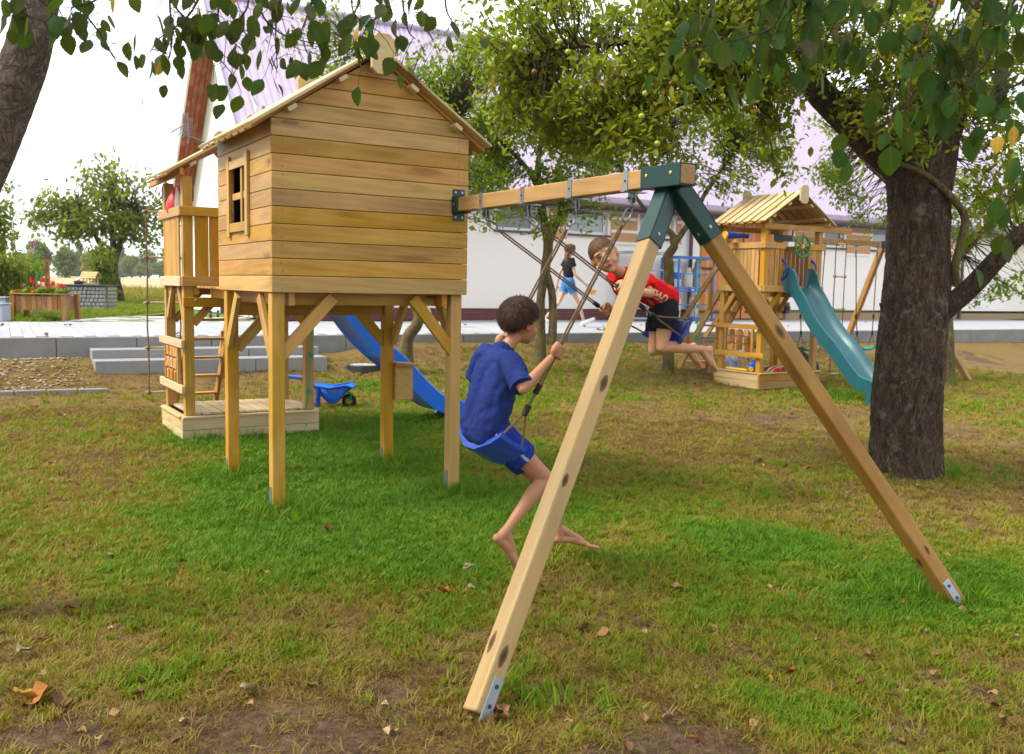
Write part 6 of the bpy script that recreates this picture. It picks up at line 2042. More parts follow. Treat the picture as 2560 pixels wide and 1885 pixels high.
# ------------------------------------------------------------------ trees
def catmull(pts, n=6):
    pts = [Vector(p) for p in pts]; out = []
    for i in range(len(pts) - 1):
        p0, p1, p2, p3 = pts[max(i - 1, 0)], pts[i], pts[i + 1], pts[min(i + 2, len(pts) - 1)]
        for k in range(n):
            t = k / n
            out.append(.5 * ((2 * p1) + (p2 - p0) * t + (2 * p0 - 5 * p1 + 4 * p2 - p3) * t * t + (3 * p1 - p0 - 3 * p2 + p3) * t ** 3))
    out.append(pts[-1]); return out
def bark_tube(name, pts, radii, mat, parent, seg=14, sub=6, amp=.01, seed=1, fine=(8, 8, 1.6)):
    """tapered limb with ridged bark"""
    P = catmull(pts, sub); n = len(P); L = len(radii) - 1
    rr = [radii[min(int(i / (n - 1) * L), L - 1)] * (1 - (i / (n - 1) * L) % 1) + radii[min(int(i / (n - 1) * L) + 1, L)] * ((i / (n - 1) * L) % 1) if i < n - 1 else radii[-1] for i in range(n)]
    V = []; NRM = []; S = []
    ref = None; ln = 0
    for i, p in enumerate(P):
        t = (P[min(i + 1, n - 1)] - P[max(i - 1, 0)]).normalized()
        if i: ln += (p - P[i - 1]).length
        if ref is None: ref = t.orthogonal().normalized()
        ref = (ref - t * ref.dot(t)).normalized(); b = t.cross(ref)
        for j in range(seg):
            a = 2 * math.pi * j / seg; d = ref * math.cos(a) + b * math.sin(a)
            V.append(tuple(p + d * rr[i])); NRM.append(tuple(d)); S.append((math.cos(a) * rr[i], math.sin(a) * rr[i], ln))
    V, NRM, S = np.array(V), np.array(NRM), np.array(S)
    nz_ = vnoise(S * np.array(fine), 1.0, seed, 3); low = vnoise(S * np.array((3, 3, 1.2)), 1.0, seed + 3, 2)
    d = amp * (.5 - np.abs(nz_)) * 1.6 + amp * .9 * low
    V = V + NRM * d[:, None]
    F = [(i * seg + j, i * seg + (j + 1) % seg, (i + 1) * seg + (j + 1) % seg, (i + 1) * seg + j) for i in range(n - 1) for j in range(seg)]
    k = len(V); V = np.vstack([V, [tuple(P[-1])]]); F3 = [((n - 1) * seg + j, (n - 1) * seg + (j + 1) % seg, k) for j in range(seg)]
    return put(name, meshnp(name, V, F, F3, mat, None, True), parent)

def leaf_cloud(C, D, size, rng, spread, per, fold=.25, width=.55, droop=.25, tint=(.1, .8), cl_tint=.25):
    """C cluster centres, D twig directions; returns arrays for one foliage mesh"""
    n = len(C); N_ = n * per
    c = np.repeat(C, per, 0); dtw = np.repeat(D, per, 0)
    ct = np.repeat(rng.uniform(0, 1, n), per)
    pos = c + dtw * rng.uniform(-1, 1, (N_, 1)) * spread + rng.normal(0, spread * .38, (N_, 3))
    ax = rng.normal(0, 1, (N_, 3)); ax[:, 2] -= droop * 2; ax /= np.linalg.norm(ax, axis=1)[:, None]
    nr = rng.normal(0, .7, (N_, 3)); nr[:, 2] += .9; nr -= ax * (nr * ax).sum(1)[:, None]; nr /= np.linalg.norm(nr, axis=1)[:, None]
    sd = np.cross(ax, nr)
    s = size * rng.uniform(.6, 1.25, (N_, 1)); w = s * width * .5 * rng.uniform(.8, 1.2, (N_, 1)); f = s * fold * rng.uniform(-.2, 1, (N_, 1))
    v0 = pos; v5 = pos + ax * s - nr * f * .5
    l1 = pos + ax * s * .30 - sd * w * .85 + nr * f * .6; l2 = pos + ax * s * .68 - sd * w * .80 + nr * f * .5
    r1 = pos + ax * s * .30 + sd * w * .85 + nr * f * .6; r2 = pos + ax * s * .68 + sd * w * .80 + nr * f * .5
    V = np.stack([v0, l1, l2, v5, r2, r1], 1).reshape(-1, 3)
    b = (np.arange(N_) * 6)[:, None]
    F = np.concatenate([b + np.array([[0, 3, 2, 1]]), b + np.array([[0, 5, 4, 3]])], 0)
    t = np.clip(tint[0] + (tint[1] - tint[0]) * (cl_tint * ct + (1 - cl_tint) * rng.beta(1.6, 3.0, N_)), 0, 1)
    t = np.where(rng.uniform(0, 1, N_) < .04, rng.uniform(.8, 1, N_), t)
    return V, F, np.repeat(t, 6)
def blob_points(blobs, rng, gap_scale=1.7, gap=-.15, seed=4):
    out = []
    for c, r, n in blobs:
        k = 0; tries = 0
        while k < n and tries < n * 8:
            tries += 1
            d = rng.normal(0, 1, 3); d /= np.linalg.norm(d); p = np.array(c) + d * np.array(r) * rng.uniform(.15, 1) ** .45
            if vnoise(p[None], gap_scale, seed, 2)[0] < gap: continue
            out.append(p); k += 1
    return np.array(out)
def crown(parent, blobs, leaf, mat, seed, per=9, spread=.14, limbs=(), twig_r=.006, tint=(.1, .8), name="foliage", droop=.25, gap=-.15, gap_scale=1.7, width=.55, twigs=True, tmat=None):
    rng = np.random.default_rng(seed)
    C = blob_points(blobs, rng, gap_scale, gap, seed)
    S = np.array([tuple(p) for l in limbs for p in catmull(l, 5)]) if len(limbs) else None
    if S is not None:
        q = np.argmin(((C[:, None, :] - S[None]) ** 2).sum(2), 1); A = S[q]
        D = C - A; D /= np.linalg.norm(D, axis=1)[:, None] + 1e-6
    else: D = rng.normal(0, 1, C.shape); D /= np.linalg.norm(D, axis=1)[:, None]
    V, F, T = leaf_cloud(C, D, leaf, rng, spread, per, tint=tint, droop=droop, width=width)
    o = put(name, meshnp(name, V, F, None, mat, {"tint": T}), parent)
    if S is not None and twigs:
        m = MB()
        for a, c, d in zip(A, C, D):
            a, c = Vector(a), Vector(c); L = (c - a).length
            if L < .04: continue
            e = c + Vector(d) * spread
            mid = a.lerp(c, .5) + Vector(rng.normal(0, .10 * L, 3))
            m.tube([a, a.lerp(mid, .55) + Vector(rng.normal(0, .03 * L, 3)), mid, c, e], [twig_r * (1 + .8 * L), twig_r * (.9 + .5 * L), twig_r * .8, twig_r * .6, twig_r * .25], 4, cap=False)
        tw = m.build("twigs", tmat or M["twig"], parent, True); tag(tw, kind="stuff")
    return o, C
def PX(Y, *pts): return [at(x, y, Y) for x, y in pts]

# ---- the big apple tree on the right
YT = 8.40
big = empty("apple_tree", gnd(2262, 1178), "large old apple tree with thick rough trunk at the right of the lawn", "tree")
base = gnd(2262, 1178); base.z -= .06
px_m = FPX / YT
def tr(x, y, dy=0): return at(x, y, YT + dy)
bark_tube("trunk", [Vector((tr(2266, 1220).x, YT, base.z - .05)), tr(2266, 1160), tr(2266, 1080), tr(2268, 980), tr(2276, 880), tr(2285, 780), tr(2291, 680), tr(2294, 580), tr(2296, 490), tr(2300, 410), tr(2308, 340)],
          [q / px_m / 2 for q in (182, 170, 158, 158, 158, 152, 144, 138, 143, 160, 160)], M["bark"], big, 120, 26, .024, 3, (17, 17, 3.6))
l1 = [tr(2290, 440), tr(2235, 395), tr(2170, 345, -.05), tr(2105, 285, -.1), tr(2040, 215, -.2), tr(2020, 140, -.3), tr(2010, 50, -.35), tr(1990, -60, -.4)]
l2 = [tr(2300, 400), tr(2290, 300, .05), tr(2280, 200, .1), tr(2295, 90, .1), tr(2320, -60, .1)]
l3 = [tr(2320, 400), tr(2365, 310, .1), tr(2400, 230, .15), tr(2428, 140, .15), tr(2440, 40, .1), tr(2470, -60, 0)]
l4 = [tr(2330, 790), tr(2385, 755, -.1), tr(2440, 705, -.2), tr(2500, 640, -.35), tr(2560, 580, -.5), tr(2650, 520, -.7)]
l5 = [tr(2392, 715, -.12), tr(2390, 660, -.15), tr(2408, 590, -.2), tr(2412, 540, -.2), tr(2385, 500, -.25), tr(2340, 455, -.3), tr(2300, 430, -.32), tr(2240, 405, -.3), tr(2200, 385, -.25)]
l6 = [tr(2025, 150, -.3), tr(1960, 110, -.6), tr(1870, 70, -.8), tr(1760, 60, -.9), tr(1640, 90, -.8), tr(1520, 110, -.6), tr(1400, 120, -.4), tr(1290, 150, -.2)]
l7 = [tr(2030, 200, -.2), tr(1960, 200, -.5), tr(1860, 210, -.9), tr(1750, 240, -1.0), tr(1640, 290, -.9), tr(1560, 340, -.8)]
l8 = [tr(1960, 110, -.6), tr(1900, 20, -.6), tr(1780, -30, -.4), tr(1600, -40, 0), tr(1430, -10, .1), tr(1300, 20, .1)]
for nm, l, rr in (("limb", l1, (.20, .17, .145, .125, .11, .09, .075, .06)), ("limb", l2, (.17, .13, .10, .085, .07)), ("limb", l3, (.19, .145, .115, .095, .085, .07)),
                  ("limb", l4, (.115, .085, .078, .072, .066, .06)), ("limb", l6, (.05, .045, .04, .034, .028, .022, .016, .008)), ("limb", l7, (.045, .035, .028, .022, .016, .008)), ("limb", l8, (.045, .04, .034, .028, .02, .01))):
    bark_tube(nm, l, rr, M["bark"], big, 22, 8, .010, 5, (14, 14, 3))
bark_tube("branch", l5, (.034, .034, .034, .032, .026, .024, .022, .018, .012), M["bark_lichen"], big, 12, 6, .005, 9)
bark_tube("stub", [tr(2215, 775), tr(2204, 764), tr(2199, 758)], (.03, .02, .006), M["bark"], big, 8, 4, .004, 9)
def B(px, py, Y, rx, ry, rz, n): return (at(px, py, Y), (rx, ry, rz), n)
bl = [B(1290, 110, 8.1, .50, .7, .40, 85), B(1430, 60, 8.1, .55, .8, .40, 95), B(1590, 70, 7.7, .60, .8, .40, 105), B(1760, 60, 7.5, .60, .8, .40, 105), B(1900, 70, 7.6, .5, .7, .4, 70),
      B(1400, 220, 8.0, .50, .6, .34, 85), B(1560, 220, 7.7, .55, .6, .36, 100), B(1700, 210, 7.4, .50, .6, .36, 80), B(1610, 330, 7.5, .32, .5, .20, 40), B(1250, 240, 8.2, .30, .5, .34, 36), B(1850, 220, 7.5, .35, .5, .3, 40),
      B(1470, 330, 7.9, .40, .4, .18, 36), B(1930, 330, 7.6, .16, .2, .34, 18), B(1945, 200, 7.6, .25, .4, .3, 24),
      B(2080, 60, 8.0, .5, .5, .4, 60), B(2200, 120, 7.8, .5, .4, .4, 55), B(2200, 260, 7.9, .40, .35, .28, 40), B(2360, 60, 8.0, .5, .5, .4, 55), B(2500, 80, 8.0, .5, .6, .5, 60), B(2500, 300, 8.2, .35, .5, .45, 34), B(2420, 200, 7.8, .25, .3, .3, 20),
      B(2500, 480, 8.3, .30, .4, .30, 26), B(2250, 350, 7.85, .3, .15, .15, 14)]
fol, CC = crown(big, bl, .074, M["apple_leaf"], 21, 15, .16, (l1, l2, l3, l4, l6, l7, l8), .0052, (.08, 1.0), gap=-.22)
apple_mat = plain("green_yellow_apple", (.36, .42, .04), .35, .5, 0, .25, 12)
apple_red = plain("ripe_brown_red_apple", (.14, .045, .015), .4, .5, 0, .3, 12)
def apple(px, py, Y, mat, parent):
    c = at(px, py, Y); m = MB(); m.lathe(c - Vector((0, 0, .027)), (0, 0, 1), [(0, .003), (.003, .011), (.011, .020), (.023, .024), (.034, .021), (.042, .011), (.040, .003)], 14)
    m.tube([c + Vector((0, 0, .022)), c + Vector((.004, 0, .05))], .002, 4)
    m.build("apple", mat, parent, True)
for x, y, mt in ((1288, 118, 0), (1292, 94, 0), (1399, 102, 0), (1604, 289, 0), (1613, 232, 0), (1806, 240, 0), (1643, 357, 0), (1336, 178, 1), (1678, 208, 1), (1670, 60, 0), (1420, 128, 0), (1760, 150, 0)):
    apple(x, y, 7.0 if x > 1450 else 7.45, apple_red if mt else apple_mat, big)

# ---- thin trees near the terrace
def small_tree(name, label, stems, Y, blobs, leaf, mat, seed, radii, bark=None, tint=(.1, .85), per=10, spread=.16, gap=-.15, extra=(), group=None, droop=.25, twig=.006):
    b0 = stems[0][0]; p = at(b0[0], b0[1], Y); z = gz(p.x, p.y)
    root = empty(name, (p.x, p.y, z), label, "tree", group)
    L = []
    for i, (s, r) in enumerate(zip(stems, radii)):
        pts = [at(q[0], q[1], Y + (q[2] if len(q) > 2 else 0)) for q in s]
        if i == 0: pts[0].z = min(pts[0].z, z) - .04
        L.append(pts)
        bark_tube("trunk" if i == 0 else "limb", pts, r, bark or M["bark_lichen"], root, 14, 5, .008, seed + i)
    L += [[at(q[0], q[1], Y + (q[2] if len(q) > 2 else 0)) for q in s] for s in extra]
    crown(root, [B(*b) for b in blobs], leaf, mat, seed, per, spread, L, twig, tint, gap=gap, droop=droop)
    return root
small_tree("apple_tree", "thin twin-stemmed apple tree rising behind the boys on the swings", [
    [(1352, 886), (1350, 800), (1352, 745), (1362, 680), (1371, 612), (1362, 565), (1352, 500), (1345, 430), (1352, 360), (1370, 290)],
    [(1378, 862), (1382, 800), (1380, 735), (1366, 680)],
    [(1371, 612), (1382, 580), (1394, 553), (1403, 525), (1400, 480), (1396, 420), (1420, 350), (1450, 300)],
    [(1352, 500), (1330, 440), (1290, 390), (1240, 350), (1200, 320)]], 14.3,
    [(1240, 330, 14.2, .8, .9, .55, 120), (1330, 290, 14.4, .8, .9, .5, 130), (1430, 330, 14.3, .8, .9, .6, 130), (1220, 420, 14.2, .6, .7, .45, 90), (1310, 420, 14.2, .7, .7, .35, 90), (1440, 440, 14.0, .55, .7, .4, 75), (1500, 300, 14.3, .6, .7, .5, 55), (1400, 540, 14.0, .5, .4, .25, 16), (1480, 540, 13.9, .35, .35, .25, 10), (1260, 520, 14.0, .5, .4, .2, 12), (1330, 560, 14.0, .4, .3, .2, 8)],
    .075, M["bright_leaf"], 31, ((.10, .075, .068, .07, .075, .065, .06, .05, .035, .015), (.08, .065, .06, .05), (.055, .05, .05, .045, .04, .03, .02, .01), (.04, .035, .028, .02, .01)), tint=(.0, .8), per=11)
small_tree("apple_tree", "slender apple tree with curved trunk behind the playhouse", [
    [(1020, 894), (1017, 852), (1040, 815), (1047, 787), (1034, 755), (1020, 700), (1025, 600), (1030, 480), (1010, 360), (1000, 240)],
    [(1025, 600), (1060, 480), (1100, 380), (1130, 300)], [(1010, 360), (960, 260), (920, 180), (880, 110)]], 13.2,
    [(880, 100, 13.2, .45, .7, .55, 40), (840, 50, 13.3, .5, .7, .4, 26), (1040, 200, 13.2, .5, .7, .5, 50), (1110, 270, 13.0, .7, .8, .55, 85), (1180, 240, 13.2, .6, .8, .8, 80), (1150, 400, 13.0, .6, .7, .5, 70), (960, 200, 13.3, .5, .6, .4, 30), (1190, 470, 12.9, .45, .5, .5, 40), (1200, 150, 13.4, .5, .6, .5, 40), (1195, 110, 13.3, .6, .6, .35, 26), (770, 150, 13.3, .5, .5, .35, 14)],
    .075, M["bright_leaf"], 41, ((.11, .085, .08, .08, .075, .06, .055, .05, .04, .02), (.045, .04, .03, .012), (.04, .035, .025, .01)), tint=(.05, .85), per=11)
small_tree("apple_tree", "forked apple tree standing in front of the gas bottle rack", [
    [(1672, 856), (1672, 780), (1673, 730), (1672, 695), (1671, 656), (1668, 643), (1680, 625), (1686, 615), (1683, 602)],
    [(1684, 606), (1680, 586), (1662, 570), (1640, 556), (1610, 520), (1570, 460), (1540, 390)],
    [(1684, 606), (1698, 592), (1706, 580), (1724, 555), (1745, 520), (1765, 480), (1800, 430), (1840, 370)], [(1662, 570), (1650, 500), (1640, 420), (1660, 330)]], 15.0,
    [(1540, 340, 15, .7, .9, .55, 130), (1650, 320, 15, .8, .9, .5, 140), (1760, 340, 15, .8, .9, .5, 130), (1870, 370, 14.9, .7, .8, .5, 100), (1560, 430, 14.8, .5, .6, .4, 36), (1700, 420, 14.9, .4, .6, .3, 24), (1830, 440, 14.8, .55, .6, .35, 36), (1940, 420, 15, .35, .5, .35, 20), (1740, 250, 15.2, .7, .8, .4, 50), (1880, 280, 15.1, .6, .7, .4, 40)],
    .080, M["bright_leaf"], 51, ((.10, .085, .08, .08, .085, .075, .07, .065, .06), (.055, .05, .045, .04, .035, .025, .01), (.06, .05, .045, .04, .04, .035, .025, .012), (.035, .03, .02, .01)), tint=(.15, .95), per=11)
small_tree("apple_tree", "leafy apple tree half hidden behind the thick right trunk", [
    [(2368, 900), (2362, 800), (2350, 700), (2330, 600), (2300, 480), (2290, 350)],
    [(2350, 700), (2420, 620), (2470, 560), (2520, 500)], [(2330, 600), (2240, 480), (2160, 400), (2110, 340)]], 15.6,
    [(2120, 330, 15.5, .6, .8, .5, 65), (2150, 430, 15.5, .5, .7, .5, 60), (2080, 400, 15.4, .45, .6, .35, 34), (2180, 520, 15.4, .35, .5, .4, 26), (2400, 470, 15.6, .6, .8, .8, 85), (2480, 560, 15.6, .6, .8, .7, 70), (2540, 450, 15.6, .6, .8, .7, 60), (2390, 620, 15.4, .35, .5, .4, 28), (2530, 690, 15.4, .3, .4, .35, 20), (2470, 720, 15.4, .25, .3, .25, 10)],
    .080, M["bright_leaf"], 61, ((.16, .12, .10, .08, .06, .03), (.05, .045, .035, .015), (.05, .04, .03, .012)), tint=(.05, .85), per=11)
# ---- round young tree in the garden on the left
gt = onz(297, 756, .76); YG = gt.y
def z5(x, y): return (x / 4.347, y / 4.347 + 480)
small_tree("garden_tree", "young round garden tree standing beyond the stone counter", [
    [z5(1292, 1205), z5(1275, 1080), z5(1252, 980), z5(1228, 880), z5(1232, 780), z5(1245, 720), z5(1232, 600), z5(1228, 480), z5(1240, 340), z5(1250, 200)],
    [z5(1228, 770), z5(1150, 660), z5(1070, 540), z5(1010, 420), z5(940, 280), z5(850, 180)], [z5(1245, 740), z5(1300, 580), z5(1335, 440), z5(1390, 300), z5(1460, 180)], [z5(1232, 660), z5(1170, 590), z5(1110, 560)]], YG,
    [(*z5(980, 140), YG, 1.4, 1.6, .9, 26), (*z5(1150, 60), YG, 1.5, 1.8, 1.1, 32), (*z5(1330, 100), YG, 1.5, 1.8, 1.1, 30), (*z5(1500, 230), YG, 1.1, 1.4, 1.0, 20), (*z5(1150, 260), YG, 1.5, 1.7, .8, 30), (*z5(850, 280), YG, 1.3, 1.5, .8, 26), (*z5(640, 270), YG, .9, 1.1, .7, 34), (*z5(760, 400), YG, .9, 1.1, .4, 16), (*z5(1000, 400), YG, 1.1, 1.3, .5, 18), (*z5(1430, 400), YG, 1.1, 1.3, .7, 20), (*z5(1600, 400), YG, .6, .9, .7, 12), (*z5(1180, -80), YG, 1.0, 1.2, .8, 30), (*z5(960, -20), YG, .5, .6, .8, 12), (*z5(500, 200), YG, .7, .8, .5, 12)],
    .20, M["garden_leaf"], 71, ((.22, .19, .18, .17, .15, .13, .11, .09, .06, .02), (.10, .09, .08, .06, .04, .015), (.11, .10, .08, .06, .02), (.05, .04, .02)), M["bark"], (.05, .9), 11, .42, -.25, droop=.5, twig=.014)

# ---- hazel boughs hanging into the picture from two near trees
def hazel_leaf(seed):
    r = np.random.default_rng(seed); V = []; F = []
    n = 12; cup = r.uniform(-.25, .35); bend = r.uniform(-.5, .2); asym = r.uniform(-.08, .08)
    rows = []
    for i in range(n + 1):
        f = i / n
        w = .40 * (math.sin(math.pi * f ** .78) ** .75) * (1 - .12 * f) if 0 < f < 1 else 0
        ser = 1 + (.07 if i % 2 else -.05) if 0 < f < 1 else 1
        if f < .08: w *= .9
        y = f - (.05 if f == 0 else 0); z = bend * (f - .3) ** 2
        row = []
        for q in (-1, -.5, 0, .5, 1):
            x = q * w * (ser if abs(q) == 1 else 1) + asym * f
            row.append(len(V)); V.append((x, y + (.04 * abs(q)), z + cup * (q * w) ** 2 * 2.2 - .012 * (q == 0)))
        rows.append(row)
    for a, b in zip(rows[:-1], rows[1:]):
        for q in range(4): F.append((a[q], a[q + 1], b[q + 1], b[q]))
    # petiole
    k = len(V); V += [(-.012, 0, 0), (.012, 0, 0), (.012, -.28, .02), (-.012, -.28, .02)]; F.append((k, k + 1, k + 2, k + 3))
    return V, F
HL = []
LS_ = .070
for mk in ("hazel", "hazel_deep", "hazel_yellow", "hazel_brown"):
    HL.append([meshnp("hazel_leaf", np.array(hazel_leaf(s)[0]) * LS_, hazel_leaf(s)[1], None, M[mk], None, True) for s in range(5)])
def hang_leaf(parent, p, size, mk, rng, wild=.5):
    me = random.choice(HL[mk])
    ax = Vector((rng.normal(0, wild * .7), rng.normal(0, wild * .7), -1)).normalized()     # leaf points down
    nr = Vector((rng.normal(0, 1.1), -.7 + rng.normal(0, .8), rng.normal(.3, .4))); nr = (nr - ax * nr.dot(ax)).normalized()
    X = ax.cross(nr)
    Mx = Matrix((X * size, ax * size, nr * size)).transposed().to_4x4(); Mx.translation = Vector(p) + ax * .02
    return put("leaf", me, parent, Mx)
def hazel(root, twigs, n_per, Y, seed, mats, spread=.075, label=None, size=(.75, 1.2), names="branch"):
    rng = np.random.default_rng(seed); random.seed(seed); cnt = 0
    m = MB()
    for ti, (pts, n) in enumerate(zip(twigs, n_per)):
        P = [at(q[0], q[1], Y + (q[2] if len(q) > 2 else 0)) for q in pts]
        C = catmull(P, 8)
        m.tube(C, list(np.linspace(.0055, .0016, len(C))), 5)
        for k in range(n):
            f = (k + rng.uniform(0, 1)) / n; f = .12 + .88 * f
            c = C[min(int(f * (len(C) - 1)), len(C) - 1)]
            p = c + Vector(rng.normal(0, spread, 3)) * Vector((1, 1.3, .55)).length / 1.7
            m.tube([c, c.lerp(p, .6) + Vector((0, 0, .01)), p], [.0018, .0014, .001], 3)
            hang_leaf(root, p, rng.uniform(*size), rng.choice(4, p=mats), rng); cnt += 1
    tw = m.build("twigs", M["twig"], root, True); tag(tw, kind="stuff")
    return cnt
YH = 4.3
h1 = empty("hazel_tree", (at(-330, 1500, YH).x, YH, gz(at(-330, 1500, YH).x, YH)), "leaning tree at the upper left whose leafy boughs hang over the playhouse", "tree")
bp = at(-330, 1500, YH)
bark_tube("trunk", [Vector((-2.75, YH, gz(-2.75, YH) - .05)), at(-140, 700, YH), at(-60, 460, YH), at(0, 310, YH), at(38, 215, YH), at(68, 130, YH), at(88, 40, YH), at(110, -60, YH), at(150, -220, YH)], [.13, .11, .100, .095, .092, .088, .085, .082, .07], M["bark_smooth"], h1, 40, 14, .008, 8, (10, 10, 6))
lm = [at(110, -60, YH), at(300, -150, YH - .3), at(640, -190, YH - .5), at(1000, -170, YH - .6), at(1130, -130, YH - .6)]
bark_tube("limb", lm, (.05, .04, .032, .022, .012), M["bark_smooth"], h1, 10, 6, .004, 3)
TW1 = [[(60, -60), (40, -10), (55, 25), (30, 45)], [(150, -80), (130, -20), (120, 20), (140, 45)], [(205, -120), (212, 20), (232, 60), (256, 92), (275, 130), (300, 165)], [(270, -120), (250, -10), (180, 20), (190, 55)],
       [(440, -150), (425, -10), (428, 55), (430, 110), (418, 165)], [(330, -140), (440, 20), (490, 70), (520, 115), (560, 160), (592, 200)], [(560, -160), (500, -10), (460, 50), (400, 95), (375, 130)],
       [(600, -170), (560, -20), (545, 40), (570, 90), (610, 130)], [(640, -180), (648, 10), (690, 75), (750, 100), (830, 118)], [(740, -180), (700, -10), (690, 60), (690, 120), (694, 170)], [(830, -180), (780, 0), (760, 60), (735, 120)],
       [(960, -170), (968, 0), (945, 40), (920, 65), (905, 90)], [(900, -170), (880, -20), (890, 40), (950, 80)], [(1000, -170), (1006, -10), (1012, 40), (1022, 80), (1040, 98)], [(1105, -140), (1113, 0), (1122, 40), (1145, 70)],
       [(560, -160), (620, -10), (600, 60), (640, 110)]]
n1 = hazel(h1, [[(*q, -.55 + random.uniform(-.15, .15)) if False else (q[0], q[1], -.6 + .12 * (i % 3)) for q in t] for i, t in enumerate(TW1)], [13, 12, 17, 10, 18, 25, 16, 15, 22, 16, 14, 19, 14, 8, 5, 14], YH, 77, (.70, .20, .012, .088), .06)
h2 = empty("hazel_tree", (3.35, 2.3, gz(3.35, 2.3)), "near tree hanging large dark green leaves over the upper right corner", "tree")
bark_tube("trunk", [Vector((3.35, 2.3, gz(3.35, 2.3) - .05)), Vector((3.3, 2.35, 1.2)), Vector((3.15, 2.5, 2.3)), Vector((2.9, 2.7, 3.1)), Vector((2.6, 2.9, 3.7))], (.12, .11, .10, .085, .06), M["bark_smooth"], h2, 24, 10, .008, 8, (10, 10, 6))
lm2 = [Vector((2.9, 2.7, 3.1)), at(2560, -120, 3.2), at(2300, -190, 3.3), at(2000, -190, 3.4), at(1800, -160, 3.5), at(1640, -120, 3.6)]
bark_tube("limb", lm2, (.06, .045, .035, .028, .02, .01), M["bark_smooth"], h2, 10, 6, .004, 3)
TW2 = [[(2360, -180), (2345, 0), (2300, 100), (2277, 200), (2268, 300)], [(2430, -180), (2405, 10), (2368, 100), (2352, 165), (2340, 230)], [(2580, -120), (2520, 30), (2420, 100), (2350, 160), (2285, 235), (2225, 300), (2180, 340)], [(2600, -80), (2540, 60), (2570, 140), (2580, 300)],
       [(2000, -190), (1950, 40), (1870, 90), (1780, 110), (1690, 122)], [(2100, -190), (2060, 0), (2010, 60), (1960, 110), (1930, 160)], [(1900, -180), (1890, -40), (1900, 40), (1890, 110)], [(2200, -190), (2170, 0), (2140, 80), (2120, 150)],
       [(2620, 150), (2560, 200), (2490, 240), (2440, 280)], [(2640, 360), (2590, 420), (2560, 460)], [(2600, 480), (2530, 500), (2480, 560), (2440, 600)], [(2260, -190), (2230, 10), (2210, 90), (2190, 170), (2180, 230)], [(2500, -180), (2470, 0), (2450, 80), (2430, 150)],
       [(1780, -160), (1790, -20), (1760, 60), (1730, 130), (1745, 165)], [(2050, -190), (2110, -10), (2080, 70), (2060, 120)], [(2300, -190), (2400, -20), (2480, 60), (2530, 120)], [(2180, -190), (2030, -40), (1990, 20), (1970, 60)], [(2560, -120), (2480, 130), (2420, 200), (2400, 250)]]
n2 = hazel(h2, [[(q[0], q[1], .12 * (i % 4) - .15) for q in t] for i, t in enumerate(TW2)], [16, 16, 22, 13, 18, 18, 14, 18, 9, 4, 4, 18, 17, 11, 16, 17, 17, 14], 3.45, 78, (.25, .70, .015, .035), .075, size=(.9, 1.5))
for x, y, Y, s, mk in ((2535, 318, 3.1, 1.0, 2), (2497, 345, 3.15, .8, 2), (2550, 400, 2.7, 1.15, 1), (1752, 195, 3.3, .95, 1), (1715, 135, 3.3, .95, 0), (2410, 620, 3.6, .8, 1), (2440, 590, 3.5, .85, 1), (2480, 560, 3.6, .7, 1), (2520, 535, 3.5, .9, 1)):
    hang_leaf(h2, at(x, y - 20, Y), s, mk, np.random.default_rng(x), .3)
# unseen leaf clusters added above the picture to shade the near lawn
crown(h1, [(Vector((-4.3, 3.0, 4.7)), (1.7, 1.5, .7), 150), (Vector((-2.9, 1.6, 4.7)), (1.5, 1.3, .6), 100), (Vector((-1.8, 3.2, 4.4)), (1.4, 1.2, .6), 60), (Vector((.2, 2.6, 4.4)), (1.4, 1.2, .6), 50)], .10, M["apple_leaf"], 91, 8, .22, (lm,), .006, (0, .6), twigs=False, droop=.8, width=.8)
crown(h2, [(Vector((1.8, 2.4, 4.3)), (1.5, 1.3, .6), 80), (Vector((.6, .9, 4.2)), (2.0, 1.2, .6), 80), (Vector((-1.6, 1.0, 4.3)), (1.5, 1.3, .6), 60)], .10, M["apple_leaf"], 92, 8, .22, (lm2,), .006, (0, .6), twigs=False, droop=.8, width=.8)
random.seed(123)
# ------------------------------------------------------------------ far trees and field edge
def far_tree(px, base, top, wpx, Y, mat, label, seed, kind="round", tintr=(.1, .9)):
    c = at(px, base, Y); t = at(px, top, Y); h = t.z - c.z; w = wpx / FPX * Y / 2
    g = gz(c.x, c.y)
    root = empty("tree", (c.x, c.y, g), label, "tree", "trees beyond the field")
    m = MB(); m.tube([Vector((c.x, c.y, g - .5)), Vector((c.x, c.y, c.z + h * .7))], [h * .045, h * .015], 7); m.build("trunk", M["bark"], root)
    rng = np.random.default_rng(seed); bl = []
    if kind == "round":
        for q in range(11):
            a = rng.uniform(0, 6.28); r = rng.uniform(.1, .62); zz = rng.uniform(.28, .80)
            bl.append((c + Vector((math.cos(a) * w * r, math.sin(a) * w * r, h * zz)), (w * .42, w * .42, h * .20), 60))
        bl.append((c + Vector((0, 0, h * .72)), (w * .55, w * .55, h * .26), 90)); bl.append((c + Vector((0, 0, h * .30)), (w * .75, w * .75, h * .22), 80))
    else:
        for q in range(9):
            f = q / 9; bl.append((c + Vector((0, 0, h * (.12 + .85 * f))), (w * (1.0 - f) + .1, w * (1.0 - f) + .1, h * .07), 60))
    crown(root, bl, h * .060, mat, seed, 9, h * .035, (), tint=tintr, gap=-.3, gap_scale=2.2 / h * 3, width=.8)
